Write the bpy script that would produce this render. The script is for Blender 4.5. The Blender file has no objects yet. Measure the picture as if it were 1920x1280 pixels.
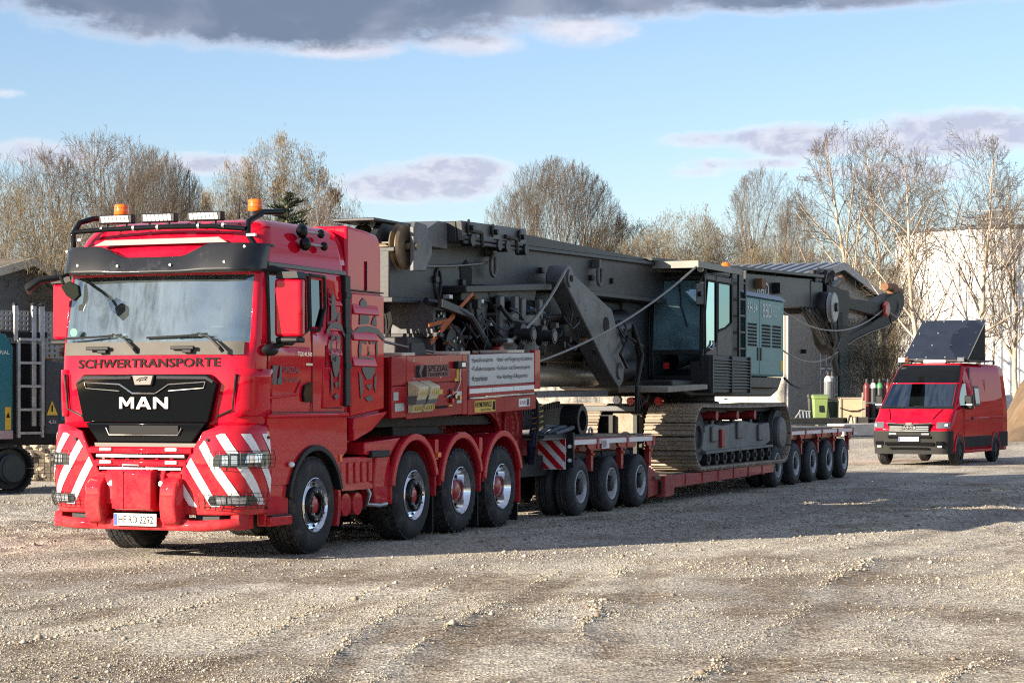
import bpy, bmesh, math, random
import numpy as np
from mathutils import Vector, Matrix
R = math.radians
scene = bpy.context.scene
COL = scene.collection
random.seed(7)

# ------------------------------------------------------------------ camera, sky, sun, exposure
cam_d = bpy.data.cameras.new('camera'); cam = bpy.data.objects.new('camera', cam_d); COL.objects.link(cam)
cam.location = (0, 0, 1.72); cam.rotation_euler = (R(90), 0, 0)
cam_d.sensor_width = 36; cam_d.lens = 76.9; cam_d.shift_y = 105/1920
cam_d.clip_start = 0.1; cam_d.clip_end = 3000
scene.camera = cam
SUN_AZ = R(180+57)      # compass-like, from +Y towards +X
SUN_EL = R(17)
sdir = Vector((math.sin(SUN_AZ)*math.cos(SUN_EL), math.cos(SUN_AZ)*math.cos(SUN_EL), math.sin(SUN_EL)))
sl = bpy.data.lights.new('sun', 'SUN'); sl.energy = 5.0; sl.angle = R(0.5); sl.color = (1.0, 0.86, 0.68)
so = bpy.data.objects.new('sun', sl); COL.objects.link(so)
so.rotation_euler = (-sdir).to_track_quat('-Z', 'Y').to_euler()
vs = scene.view_settings
vs.view_transform = 'Standard'; vs.look = 'None'; vs.gamma = 1; vs.use_curve_mapping = False; vs.exposure = 1.35

world = bpy.data.worlds.new('World'); scene.world = world; world.use_nodes = True
def build_world():
    nt = world.node_tree; nt.nodes.clear(); N = nt.nodes.new; L = nt.links.new
    def math_(op, a, b=None, clamp=False):
        n = N('ShaderNodeMath'); n.operation = op; n.use_clamp = clamp
        for i, x in enumerate((a, b)):
            if x is None: continue
            if isinstance(x, (int, float)): n.inputs[i].default_value = x
            else: L(x, n.inputs[i])
        return n.outputs[0]
    def mixc(f, a, b):
        n = N('ShaderNodeMix'); n.data_type = 'RGBA'; n.clamp_factor = True
        for i, x in ((0, f), (6, a), (7, b)):
            if isinstance(x, (int, float)): n.inputs[i].default_value = x
            elif isinstance(x, tuple): n.inputs[i].default_value = (*x, 1)
            else: L(x, n.inputs[i])
        return n.outputs[2]
    def sstep(x, a, b):
        n = N('ShaderNodeMapRange'); n.interpolation_type = 'SMOOTHSTEP'
        n.inputs[1].default_value = a; n.inputs[2].default_value = b; L(x, n.inputs[0]); return n.outputs[0]
    sky = N('ShaderNodeTexSky'); sky.sky_type = 'NISHITA'; sky.sun_disc = False
    sky.sun_elevation = SUN_EL; sky.sun_rotation = SUN_AZ; sky.air_density = 1.0; sky.dust_density = 0.4; sky.ozone_density = 2.4
    tc = N('ShaderNodeTexCoord'); sep = N('ShaderNodeSeparateXYZ'); L(tc.outputs['Generated'], sep.inputs[0])
    az = math_('MULTIPLY', math_('ARCTAN2', sep.outputs[0], sep.outputs[1]), 57.2958)
    el = math_('MULTIPLY', math_('ARCSINE', sep.outputs[2]), 57.2958)
    cv = N('ShaderNodeCombineXYZ'); L(math_('MULTIPLY', az, 0.55), cv.inputs[0]); L(el, cv.inputs[1])
    def noise(scale, detail, rough, off):
        m = N('ShaderNodeVectorMath'); m.operation = 'ADD'; L(cv.outputs[0], m.inputs[0]); m.inputs[1].default_value = off
        n = N('ShaderNodeTexNoise'); n.inputs['Scale'].default_value = scale; n.inputs['Detail'].default_value = detail
        n.inputs['Roughness'].default_value = rough; n.inputs['Distortion'].default_value = 0.3; L(m.outputs[0], n.inputs['Vector']); return n.outputs[0]
    n1 = noise(0.9, 10, 0.70, (3.1, 7.7, 0)); n2 = noise(0.35, 5, 0.5, (9, 2, 4)); n3 = noise(2.6, 6, 0.6, (1, 5, 2)); nb = noise(0.07, 4, 0.5, (4, 4, 4))
    def blob(a, e, ra, re):
        da = math_('MULTIPLY', math_('SUBTRACT', az, a), 1/ra); de = math_('MULTIPLY', math_('SUBTRACT', el, e), 1/re)
        r2 = math_('ADD', math_('MULTIPLY', da, da), math_('MULTIPLY', de, de))
        return math_('SUBTRACT', 1.0, r2)
    def px(x): return math.degrees(math.atan((x-960)/4100))
    def py(y): return math.degrees(math.atan((745-y)/4100))
    field = None
    # the clouds one can see: x, y, half width, half height in photograph pixels turned into degrees of sky
    for x, y, w, h, k in ((560, 30, 560, 78, 1.3), (220, 8, 300, 56, 1.3), (1000, -8, 520, 58, 1.3), (1500, -14, 560, 50, 1.3), (1085, 56, 120, 40, 1), (860, 80, 150, 30, .9), (640, 92, 170, 26, 1),
                          (790, 342, 190, 46, 1.15), (860, 318, 110, 34, 1.15), (1500, 268, 160, 38, 1.15), (1400, 262, 200, 20, .9), (1800, 262, 240, 52, 1.15), (1400, 310, 140, 14, .6),
                          (1300, 325, 70, 12, .5), (400, 310, 120, 26, .7), (100, 300, 160, 34, .8), (10, 190, 40, 9, .4), (1700, 330, 200, 24, .7)):
        b = math_('MULTIPLY', math_('MAXIMUM', blob(px(x), py(y), w/71.5, h/71.5), -1.0), k)
        field = b if field is None else math_('MAXIMUM', field, b)
        if k > 1.2: big = field
    # the broken deck that goes on overhead and around
    deck = math_('SUBTRACT', math_('MULTIPLY', sstep(el, 9.2, 13), math_('MULTIPLY', nb, 2.0)), 0.55)
    ring = math_('SUBTRACT', math_('MULTIPLY', math_('MULTIPLY', sstep(math_('ABSOLUTE', az), 15, 22), nb), 1.5), 0.85)
    field = math_('MAXIMUM', math_('MAXIMUM', field, deck), ring)
    f2 = math_('ADD', field, math_('MULTIPLY', math_('SUBTRACT', n1, 0.5), 2.1))
    mask = sstep(f2, -.08, .95)
    high = sstep(el, 7.2, 9.0)
    fb = math_('ADD', math_('MAXIMUM', math_('MAXIMUM', big, deck), math_('SUBTRACT', math_('MULTIPLY', field, math_('SUBTRACT', 1.0, high)), math_('MULTIPLY', high, .8))), math_('MULTIPLY', math_('SUBTRACT', n1, 0.5), 1.5))
    thick = sstep(math_('ADD', fb, math_('MULTIPLY', math_('SUBTRACT', n3, 0.5), 0.9)), 0.15, 0.95)
    lit = mixc(sstep(n3, .35, .7), (5.0, 5.1, 5.8), (7.4, 7.1, 7.1))
    lit = mixc(math_('MULTIPLY', high, .65), lit, (4.3, 4.55, 5.4))
    shade = mixc(high, (3.5, 3.7, 4.7), (1.15, 1.45, 2.1))
    shade = mixc(math_('MULTIPLY', sstep(n2, .48, .66), .5), shade, (3.6, 3.7, 4.4))
    ccol = mixc(math_('MULTIPLY', thick, sstep(math_('ADD', n3, math_('MULTIPLY', high, .35)), .30, .58)), lit, shade)
    skyc = N('ShaderNodeVectorMath'); skyc.operation = 'MULTIPLY'; L(sky.outputs[0], skyc.inputs[0]); skyc.inputs[1].default_value = (1.16, 1.12, 1.2)
    col = mixc(math_('MULTIPLY', mask, 0.93), skyc.outputs[0], ccol)
    bg = N('ShaderNodeBackground'); bg.inputs[1].default_value = 0.064; L(col, bg.inputs[0])
    out = N('ShaderNodeOutputWorld'); L(bg.outputs[0], out.inputs[0])
build_world()

# ------------------------------------------------------------------ materials
MATS = {}
def mat(name, col, rough=0.5, metal=0.0, var=0.0, vscale=3.0, dirt=None, dirt_amt=0.0, dscale=2.0, bump=0.0, bscale=40.0, coat=0.0, emit=None, estr=0.0, alpha=None, spec=0.5, dust=None, rnd=0.0):
    if name in MATS: return MATS[name]
    m = bpy.data.materials.new(name); m.use_nodes = True; nt = m.node_tree; N = nt.nodes.new; L = nt.links.new
    p = nt.nodes['Principled BSDF']
    p.inputs['Base Color'].default_value = (*col, 1); p.inputs['Roughness'].default_value = rough; p.inputs['Metallic'].default_value = metal
    p.inputs['Coat Weight'].default_value = coat; p.inputs['Coat Roughness'].default_value = 0.03; p.inputs['Specular IOR Level'].default_value = spec
    if emit: p.inputs['Emission Color'].default_value = (*emit, 1); p.inputs['Emission Strength'].default_value = estr
    tc = N('ShaderNodeTexCoord'); out = None
    def noise(scale, det=5, rg=.6):
        n = N('ShaderNodeTexNoise'); n.inputs['Scale'].default_value = scale; n.inputs['Detail'].default_value = det; n.inputs['Roughness'].default_value = rg
        L(tc.outputs['Object'], n.inputs['Vector']); return n.outputs[0]
    def mix(f, a, b):
        n = N('ShaderNodeMix'); n.data_type = 'RGBA'
        for i, x in ((0, f), (6, a), (7, b)):
            if isinstance(x, tuple): n.inputs[i].default_value = (*x, 1)
            else: L(x, n.inputs[i])
        return n.outputs[2]
    def ramp(x, a, b, lo=0., hi=1.):
        n = N('ShaderNodeMapRange'); n.inputs[1].default_value = a; n.inputs[2].default_value = b; n.inputs[3].default_value = lo; n.inputs[4].default_value = hi; L(x, n.inputs[0]); return n.outputs[0]
    c = None
    if var > 0:
        c = mix(ramp(noise(vscale), .3, .7), tuple(x*(1-var) for x in col), tuple(min(1, x*(1+var)) for x in col))
    if dirt and dirt_amt > 0:
        f = ramp(noise(dscale, 8, .68), .62-.3*dirt_amt, .80-.2*dirt_amt, 0, min(1, .35+dirt_amt))
        c = mix(f, c if c is not None else col, dirt)
        r = N('ShaderNodeMix'); r.data_type = 'FLOAT'; r.inputs[2].default_value = rough; r.inputs[3].default_value = max(rough, .75); L(f, r.inputs[0]); L(r.outputs[0], p.inputs['Roughness'])
    if dust:      # road dust that settles thicker near the wheels: colour, height where it fades out, strength
        sx = N('ShaderNodeSeparateXYZ'); L(tc.outputs['Object'], sx.inputs[0]); h_ = ramp(sx.outputs[2], .15, dust[1], dust[2], 0.04)
        f = N('ShaderNodeMath'); f.operation = 'MULTIPLY'; f.use_clamp = True; L(h_, f.inputs[0]); L(ramp(noise(5.5, 8, .7), .30, .72), f.inputs[1])
        c = mix(f.outputs[0], c if c is not None else col, dust[0])
        q = N('ShaderNodeMath'); q.operation = 'MULTIPLY_ADD'; L(f.outputs[0], q.inputs[0]); q.inputs[1].default_value = -.9*coat; q.inputs[2].default_value = coat; L(q.outputs[0], p.inputs['Coat Weight'])
    if rnd > 0:   # no two pieces quite alike
        oi = N('ShaderNodeObjectInfo'); hs = N('ShaderNodeHueSaturation'); L(ramp(oi.outputs['Random'], 0, 1, 1-rnd, 1+rnd), hs.inputs['Value'])
        if c is not None: L(c, hs.inputs['Color'])
        else: hs.inputs['Color'].default_value = (*col, 1)
        c = hs.outputs[0]
    if c is not None: L(c, p.inputs['Base Color'])
    if bump > 0:
        b = N('ShaderNodeBump'); b.inputs['Strength'].default_value = bump; b.inputs['Distance'].default_value = 0.02
        L(noise(bscale, 4), b.inputs['Height']); L(b.outputs[0], p.inputs['Normal'])
    MATS[name] = m; return m
def glass(name, tint=(.30, .38, .40), refl=0.30, rough=0.0, rc=(.78, .90, 1.0), painted_sheen=None):
    if name in MATS: return MATS[name]
    m = bpy.data.materials.new(name); m.use_nodes = True; nt = m.node_tree; nt.nodes.clear(); N = nt.nodes.new; L = nt.links.new
    t = N('ShaderNodeBsdfTransparent'); t.inputs[0].default_value = (*tint, 1)
    g = N('ShaderNodeBsdfGlossy'); g.inputs[0].default_value = (*rc, 1); g.inputs['Roughness'].default_value = rough
    f = N('ShaderNodeFresnel'); f.inputs[0].default_value = 1.5
    a = N('ShaderNodeMath'); a.operation = 'ADD'; a.use_clamp = True; L(f.outputs[0], a.inputs[0]); a.inputs[1].default_value = refl
    x = N('ShaderNodeMixShader'); L(a.outputs[0], x.inputs[0]); L(t.outputs[0], x.inputs[1]); L(g.outputs[0], x.inputs[2])
    if painted_sheen:      # pale diffuse layer that paints a sky-like sheen onto the pane
        d = N('ShaderNodeBsdfDiffuse'); d.inputs[0].default_value = (*painted_sheen[:3], 1); y = N('ShaderNodeMixShader'); tn = N('ShaderNodeTexNoise'); tn.inputs['Scale'].default_value = 2.5; tn.inputs['Detail'].default_value = 6; tco = N('ShaderNodeTexCoord'); L(tco.outputs['Object'], tn.inputs['Vector'])
        mr_ = N('ShaderNodeMapRange'); mr_.inputs[1].default_value = .3; mr_.inputs[2].default_value = .7; mr_.inputs[3].default_value = painted_sheen[3]*.6; mr_.inputs[4].default_value = painted_sheen[3]*1.3; L(tn.outputs[0], mr_.inputs[0]); L(mr_.outputs[0], y.inputs[0]); L(x.outputs[0], y.inputs[1]); L(d.outputs[0], y.inputs[2]); x = y
    o = N('ShaderNodeOutputMaterial'); L(x.outputs[0], o.inputs[0]); MATS[name] = m; return m

# ------------------------------------------------------------------ geometry helpers
class G:
    def __init__(s): s.v = []; s.f = []
    def add(s, vs_, fs):
        o = len(s.v); s.v += [tuple(p) for p in vs_]; s.f += [tuple(i+o for i in f) for f in fs]; return s
    def box(s, x0, x1, y0, y1, z0, z1):
        return s.add([(x0,y0,z0),(x1,y0,z0),(x1,y1,z0),(x0,y1,z0),(x0,y0,z1),(x1,y0,z1),(x1,y1,z1),(x0,y1,z1)],
                     [(0,3,2,1),(4,5,6,7),(0,1,5,4),(1,2,6,5),(2,3,7,6),(3,0,4,7)])
    def prism(s, pts, a0, a1, ax='y'):
        def P(p, a):
            return {'y': (p[0], a, p[1]), 'x': (a, p[0], p[1]), 'z': (p[0], p[1], a)}[ax]
        n = len(pts)
        return s.add([P(p, a0) for p in pts]+[P(p, a1) for p in pts],
                     [tuple(range(n)), tuple(range(2*n-1, n-1, -1))]+[(i, i+n, (i+1) % n+n, (i+1) % n) for i in range(n)])
    def cyl(s, p0, p1, r0, r1=None, n=16):
        r1 = r0 if r1 is None else r1
        p0 = Vector(p0); p1 = Vector(p1); d = (p1-p0).normalized()
        a = d.orthogonal().normalized(); b = d.cross(a); vs_ = []
        for p, r in ((p0, r0), (p1, r1)):
            for i in range(n):
                t = 2*math.pi*i/n; vs_.append(p+a*(r*math.cos(t))+b*(r*math.sin(t)))
        return s.add(vs_, [tuple(range(n-1, -1, -1)), tuple(range(n, 2*n))]+[(i, (i+1) % n, (i+1) % n+n, i+n) for i in range(n)])
    def tube(s, pts, r, n=8):
        pts = [Vector(p) for p in pts]; m = len(pts); rs = r if isinstance(r, (list, tuple)) else [r]*m
        up = None; rings = []
        for i, p in enumerate(pts):
            d = (pts[min(i+1, m-1)]-pts[max(i-1, 0)]).normalized()
            if up is None: up = d.orthogonal().normalized()
            up = (up-d*up.dot(d))
            up = up.normalized() if up.length > 1e-6 else d.orthogonal().normalized()
            b = d.cross(up)
            rings.append([p+up*(rs[i]*math.cos(2*math.pi*k/n))+b*(rs[i]*math.sin(2*math.pi*k/n)) for k in range(n)])
        vs_ = [q for rg in rings for q in rg]
        fs = [tuple(range(n-1, -1, -1)), tuple(range((m-1)*n, m*n))]
        for i in range(m-1):
            for k in range(n): fs.append((i*n+k, i*n+(k+1) % n, (i+1)*n+(k+1) % n, (i+1)*n+k))
        return s.add(vs_, fs)
    def lathe(s, prof, c=(0, 0, 0), ax='y', n=32, closed=True):
        vs_ = []; m = len(prof)
        for i in range(n):
            t = 2*math.pi*i/n; ct, st = math.cos(t), math.sin(t)
            for r, a in prof:
                q = {'y': (r*ct, a, r*st), 'x': (a, r*ct, r*st), 'z': (r*ct, r*st, a)}[ax]
                vs_.append((q[0]+c[0], q[1]+c[1], q[2]+c[2]))
        fs = []; jm = m if closed else m-1
        for i in range(n):
            for j in range(jm): fs.append((i*m+j, i*m+(j+1) % m, ((i+1) % n)*m+(j+1) % m, ((i+1) % n)*m+j))
        return s.add(vs_, fs)
    def grid(s, rows, skip=None):
        nr, nc = len(rows), len(rows[0])
        return s.add([p for r in rows for p in r], [(i*nc+j, i*nc+j+1, (i+1)*nc+j+1, (i+1)*nc+j) for i in range(nr-1) for j in range(nc-1) if not (skip and skip(i, j))])
    def sphere(s, c, r, n=12, m=8, sc=(1, 1, 1)):
        rows = []
        for j in range(m+1):
            ph = math.pi*j/m
            rows.append([(c[0]+sc[0]*r*math.sin(ph)*math.cos(2*math.pi*i/n), c[1]+sc[1]*r*math.sin(ph)*math.sin(2*math.pi*i/n), c[2]+sc[2]*r*math.cos(ph)) for i in range(n+1)])
        return s.grid(rows)
    def obox(s, p0, p1, w, h, up=(0, 0, 1)):     # a bar from p0 to p1, w across, h along up
        p0 = Vector(p0); p1 = Vector(p1); d = (p1-p0).normalized(); a = d.cross(Vector(up)).normalized(); b = a.cross(d)
        vs_ = [p+a*x*w/2+b*y*h/2 for p in (p0, p1) for x, y in ((-1, -1), (1, -1), (1, 1), (-1, 1))]
        return s.add(vs_, [(0,1,2,3),(7,6,5,4),(0,4,5,1),(1,5,6,2),(2,6,7,3),(3,7,4,0)])

class Thing:
    """an Empty at the base of a thing; parts are written in the frame coordinates it is given"""
    def __init__(s, name, label, cat, frame=None, off=(0, 0, 0), group=None):
        s.frame = frame or Matrix.Identity(4); s.off = Vector(off)
        s.o = bpy.data.objects.new(name, None); COL.objects.link(s.o); s.o.empty_display_size = .3
        s.o.matrix_world = s.frame @ Matrix.Translation(s.off)
        s.o['label'] = label; s.o['category'] = cat
        if group: s.o['group'] = group
def mesh(name, g, m, smooth=40, recalc=True):
    me = bpy.data.meshes.new(name); me.from_pydata(g.v, [], g.f)
    if recalc:
        bm = bmesh.new(); bm.from_mesh(me); bmesh.ops.remove_doubles(bm, verts=bm.verts, dist=1e-5); bmesh.ops.recalc_face_normals(bm, faces=bm.faces); bm.to_mesh(me); bm.free()
    if smooth:
        me.polygons.foreach_set('use_smooth', [True]*len(me.polygons)); me.set_sharp_from_angle(angle=R(smooth))
    if m: me.materials.append(m)
    return me
def part(name, g, m, t, parent=None, bevel=0.0, smooth=40, recalc=True, seg=2):
    """a mesh under thing t (or under one of its parts); vertices in the thing's frame"""
    if t.off.length: g.v = [(x-t.off.x, y-t.off.y, z-t.off.z) for x, y, z in g.v]
    o = bpy.data.objects.new(name, mesh(name, g, m, smooth, recalc)); COL.objects.link(o)
    o.parent = parent or t.o
    if bevel: bev(o, bevel, seg)
    return o
def bev(o, w, seg=2):
    b = o.modifiers.new('bevel', 'BEVEL'); b.width = w; b.segments = seg; b.limit_method = 'ANGLE'; b.angle_limit = R(40)
def solo(name, g, m, label=None, cat=None, group=None, kind=None, base=None, bevel=0, smooth=40, recalc=True):
    """a thing that is one mesh, its origin at base (world)"""
    b = Vector(base or (0, 0, 0)); g.v = [(x-b.x, y-b.y, z-b.z) for x, y, z in g.v]
    o = bpy.data.objects.new(name, mesh(name, g, m, smooth, recalc)); COL.objects.link(o); o.location = b
    if label: o['label'] = label
    if cat: o['category'] = cat
    if group: o['group'] = group
    if kind: o['kind'] = kind
    if bevel: bev(o, bevel)
    return o
def inst(name, me, parent, M):
    o = bpy.data.objects.new(name, me); COL.objects.link(o); o.parent = parent; o.matrix_local = M; return o
def T(x, y, z): return Matrix.Translation((x, y, z))
def text(s, w, h, m, t, org, right, up, name='lettering', parent=None, ext=0.004, off=0.0, italic=0.0, spacing=1.0, fit=True, warp=None):
    """flat lettering in the thing's frame: org = lower left corner, right / up = directions"""
    cu = bpy.data.curves.new('txt', 'FONT'); cu.body = s; cu.size = 1; cu.offset = off; cu.shear = italic; cu.space_character = spacing; cu.resolution_u = 3
    tmp = bpy.data.objects.new('txt', cu); COL.objects.link(tmp)
    dg = bpy.context.evaluated_depsgraph_get(); me = bpy.data.meshes.new_from_object(tmp.evaluated_get(dg))
    bpy.data.objects.remove(tmp); bpy.data.curves.remove(cu)
    co = np.array([v.co[:] for v in me.vertices]); mn = co.min(0); mx = co.max(0)
    sx = w/(mx[0]-mn[0]); sy = h/(mx[1]-mn[1]) if fit else sx
    rt = Vector(right).normalized(); u = Vector(up).normalized(); n = rt.cross(u); o0 = Vector(org)-t.off
    g = G(); vs_ = []; faces = [tuple(p.vertices) for p in me.polygons]
    for c in co: vs_.append(o0+rt*float((c[0]-mn[0])*sx)+u*float((c[1]-mn[1])*sy)+n*ext)
    if warp: vs_ = [Vector(warp(*(p+t.off)))-t.off for p in vs_]
    g.add(vs_, faces); bpy.data.meshes.remove(me)
    o = bpy.data.objects.new(name, mesh(name, g, m, 0, False)); COL.objects.link(o); o.parent = parent or t.o
    return o
def block_man(w, h, m, t, org, name, parent, d=.02):
    """the three bold block letters, cut as solid pieces; org = lower left corner seen from the front, running towards -y"""
    lw = w/3.25
    L_ = {'M': [[(0, 0), (0, 1), (.26, 1), (.5, .52), (.74, 1), (1, 1), (1, 0), (.78, 0), (.78, .62), (.58, .2), (.42, .2), (.22, .62), (.22, 0)]],
          'A': [[(0, 0), (.37, 1), (.5, 1), (.5, .74), (.37, .38), (.5, .38), (.5, .20), (.30, .20), (.23, 0)], [(1, 0), (.63, 1), (.5, 1), (.5, .74), (.63, .38), (.5, .38), (.5, .20), (.70, .20), (.77, 0)]],
          'N': [[(0, 0), (0, 1), (.24, 1), (.77, .36), (.77, 1), (1, 1), (1, 0), (.78, 0), (.23, .66), (.23, 0)]]}
    for i, ch in enumerate('MAN'):
        g = G()
        for poly in L_[ch]: g.prism([(org[1]-(i*lw*1.125+x*lw), org[2]+z*h) for x, z in poly], org[0]-d, org[0], 'x')
        part(name, g, m, t, parent, bevel=.004 if ch != 'A' else 0)
def arc(cx, cz, r, a0, a1, n, rz=None):
    rz = rz or r
    return [(cx+r*math.cos(R(a0+(a1-a0)*i/n)), cz+rz*math.sin(R(a0+(a1-a0)*i/n))) for i in range(n+1)]

# shared materials
RED = mat('red_paint', (.56, .002, .022), .5, coat=.85, var=.05, vscale=1.5, spec=.0, dust=((.30, .21, .15), 1.5, .42))
REDT = mat('trailer_red_paint', (.36, .006, .016), .5, coat=.45, var=.14, vscale=2, dirt=(.20, .10, .08), dirt_amt=.10, dscale=2.2, spec=.1, dust=((.30, .23, .17), 1.3, .6), rnd=.10)
BLACK = mat('black_plastic', (.014, .015, .017), .45, var=.2, vscale=6, spec=.22)
GLOSSBLK = mat('gloss_black', (.005, .006, .007), .6, coat=.55, spec=.0)
RUBBER = mat('tyre_rubber', (.022, .022, .024), .78, var=.3, vscale=9, dirt=(.17, .145, .115), dirt_amt=.28, dscale=5, bump=.3, bscale=60)
RUBBER2 = mat('trailer_tyre_rubber', (.026, .028, .032), .72, var=.25, vscale=8, dirt=(.14, .125, .11), dirt_amt=.24, dscale=6, bump=.3, bscale=50)
CHROME = mat('polished_aluminium', (.82, .83, .85), .09, 1.0, var=.04, vscale=5)
WHEELP = mat('silver_wheel_paint', (.55, .56, .58), .38, .3, var=.12, vscale=7, dirt=(.16, .14, .12), dirt_amt=.3, dscale=6)
STEEL = mat('galvanised_steel', (.42, .43, .43), .42, .7, var=.18, vscale=8)
DARKST = mat('dark_chassis_steel', (.030, .030, .033), .62, .2, var=.3, vscale=5, dirt=(.16, .13, .10), dirt_amt=.25, dscale=4)
WHITE = mat('white_reflective_film', (.80, .80, .80), .35, var=.05, vscale=4)
WHITER = mat('white_retroreflective', (.86, .86, .86), .4)
REDF = mat('red_reflective_film', (.56, .012, .022), .35)
BLKTXT = mat('black_film', (.02, .014, .015), .7, spec=.1)
CREAM = mat('cream_plastic', (.62, .54, .34), .5, var=.15, vscale=9)
YELLOW = mat('yellow_sticker', (.72, .46, .05), .5)
AMBER = mat('amber_lens', (.85, .16, .01), .18, coat=.6)
LENS = mat('clear_lens', (.62, .66, .70), .06, .6, coat=1.0)
LAMPON = mat('white_lamp', (.9, .9, .88), .2, coat=1)
GLASS = glass('vehicle_glass', (.36, .46, .47), .27, rc=(.78, .95, 1.0), painted_sheen=(.42, .52, .52, .10)); GLASSV = glass('van_glass', (.14, .18, .19), .22); GLASSD = glass('dark_side_glass', (.10, .13, .14), .08)
SEAT = mat('dark_interior_fabric', (.03, .033, .037), .85)
DASH = mat('dashboard_plastic', (.075, .08, .085), .6)
REDLENS = mat('red_lens', (.5, .01, .01), .2, coat=.5)
HOSE = mat('hose_rubber', (.014, .014, .015), .55)
TH = R(22.04); S_, C_ = math.sin(TH), math.cos(TH)
X0_, D1_ = -370*24.1/4100, 24.1
TF = Matrix.Translation((X0_, D1_, 0)) @ Matrix.Rotation(R(90)-TH, 4, 'Z')     # truck frame: x rearwards, y to the far side, z up
def smooth01(x): x = max(0., min(1., x)); return x*x*(3-2*x)
def gz(x, y): return 0.62*smooth01((y-60)/25.0)
# ------------------------------------------------------------------ ground
rng = np.random.default_rng(11)
def vnoise(x, y, sc, seed):
    r = np.random.default_rng(seed).random((256, 256)); x = x*sc; y = y*sc
    xi = np.floor(x).astype(int); yi = np.floor(y).astype(int); fx = x-xi; fy = y-yi; fx = fx*fx*(3-2*fx); fy = fy*fy*(3-2*fy)
    a = r[xi % 256, yi % 256]; b = r[(xi+1) % 256, yi % 256]; c = r[xi % 256, (yi+1) % 256]; d = r[(xi+1) % 256, (yi+1) % 256]
    return (a*(1-fx)+b*fx)*(1-fy)+(c*(1-fx)+d*fx)*fy-.5
PS = R(24)
def ground_relief(x, y):
    w = x*math.cos(PS)-y*math.sin(PS); l = x*math.sin(PS)+y*math.cos(PS)
    h = .07*vnoise(x, y, .16, 1)+.035*vnoise(x, y, .6, 2)+.022*vnoise(x, y, 1.9, 3)+.016*vnoise(x, y, 4.5, 4)
    rut = vnoise(w+.5*vnoise(l, w*.3, .25, 9), l*.06, 1.15, 5)
    amp = np.clip(vnoise(x, y, .12, 6)*2.2+.45, 0, 1)
    h += .07*amp*rut+.06*amp*np.abs(vnoise(w, l*.12, 2.6, 7))+(.10*vnoise(x, y, 3.2, 12)+.06*vnoise(x, y, 7.0, 13))*amp*np.clip(vnoise(w, l*.15, .9, 14)*3+.5, 0, 1)
    rd, ln, _ = tracks(x, y)
    h += .020*rd*(.5+1.8*np.abs(vnoise(x, y, 9.0, 15)))-.014*ln+.016*rd*vnoise(x, y, 14., 16)
    near = np.clip((y-11)/3, 0, 1)*np.clip((60-y)/25, 0, 1)
    # flat where wheels stand
    d = np.abs(w-(-11.6)); stand = np.clip((np.abs(w+11.15)-2.2)/1.5, .12, 1)
    return h*near*stand, amp, rut
RIDGES = [[(-3.55, 15.2), (-3.12, 15.9), (-2.80, 16.8), (-2.48, 18.8), (-2.02, 20.7), (-1.66, 22.7)], [(-2.47, 13.3), (-2.03, 14.85), (-1.64, 16.8), (-1.43, 18.3), (-1.1, 20.2)], [(-.91, 13.3), (-.61, 15.5), (-.25, 17.4), (.15, 19.6), (.5, 21.5)],
          [(.45, 15.5), (.90, 19.3), (1.15, 22.4)], [(-4.2, 17.85), (-3.6, 19.3), (-2.9, 22.0)], [(1.1, 13.4), (2.3, 17.4), (3.1, 21.0), (4.0, 23.4)], [(-1.3, 13.3), (-1.05, 16.6), (-.5, 21.0)], [(-4.6, 14.2), (-3.9, 15.8), (-3.5, 17.6)], [(2.6, 13.2), (4.2, 16.4), (5.6, 19.6)], [(-6, 24), (-5.2, 26), (-4.6, 30)], [(3.0, 24), (4.8, 27), (6.5, 31)]]
PATCHES = [(-2.2, 14.2, 2.2, 1.1), (-3.3, 15.0, 1.2, .8), (-2.0, 20.8, 1.0, 1.4), (.9, 18.6, 1.3, .9), (.2, 20.6, 1.4, 1.6), (-.6, 16.2, 1.0, 1.3), (2.6, 14.3, 1.6, .8), (3.2, 20.8, 1.8, 1.2), (-4.0, 21.5, 1.6, 1.2), (1.8, 17.0, .7, 1.2), (4.0, 17.0, 1.2, .8), (-1.2, 13.4, 1.4, .5)]
def ridge_dist(x, y):
    best = np.full(x.shape, 9.0); side = np.zeros(x.shape)
    for ln in RIDGES:
        for (ax, ay), (bx, by) in zip(ln, ln[1:]):
            dx, dy = bx-ax, by-ay; L2 = dx*dx+dy*dy; t = np.clip(((x-ax)*dx+(y-ay)*dy)/L2, 0, 1); ex, ey = x-ax-t*dx, y-ay-t*dy; d = np.hypot(ex, ey)
            m = d < best; best[m] = d[m]; side[m] = ((ex*dy-ey*dx)/math.sqrt(L2))[m]
    return best, side
def tracks(x, y):
    d, s_ = ridge_dist(x+.10*vnoise(x, y, 1.3, 41)+.06*vnoise(x, y, 3.7, 42), y+.2*vnoise(x, y, 1.1, 43))
    brk = np.clip(vnoise(x, y, .8, 44)*3.2+.75, 0, 1)
    ridge = np.exp(-(d/.065)**2)*brk; lane = np.exp(-((s_-.28)/.17)**2)*(d < .8)
    damp = np.zeros(x.shape)
    for cx, cy, rx, ry in PATCHES: damp = np.maximum(damp, 1-((x-cx)/rx)**2-((y-cy)/ry)**2)
    damp = np.clip(damp*1.2+1.9*vnoise(x, y, .9, 45)+1.2*vnoise(x*1.0, y*.6, 2.6, 46)-.1, 0, 1)
    return ridge, lane, damp
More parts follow.
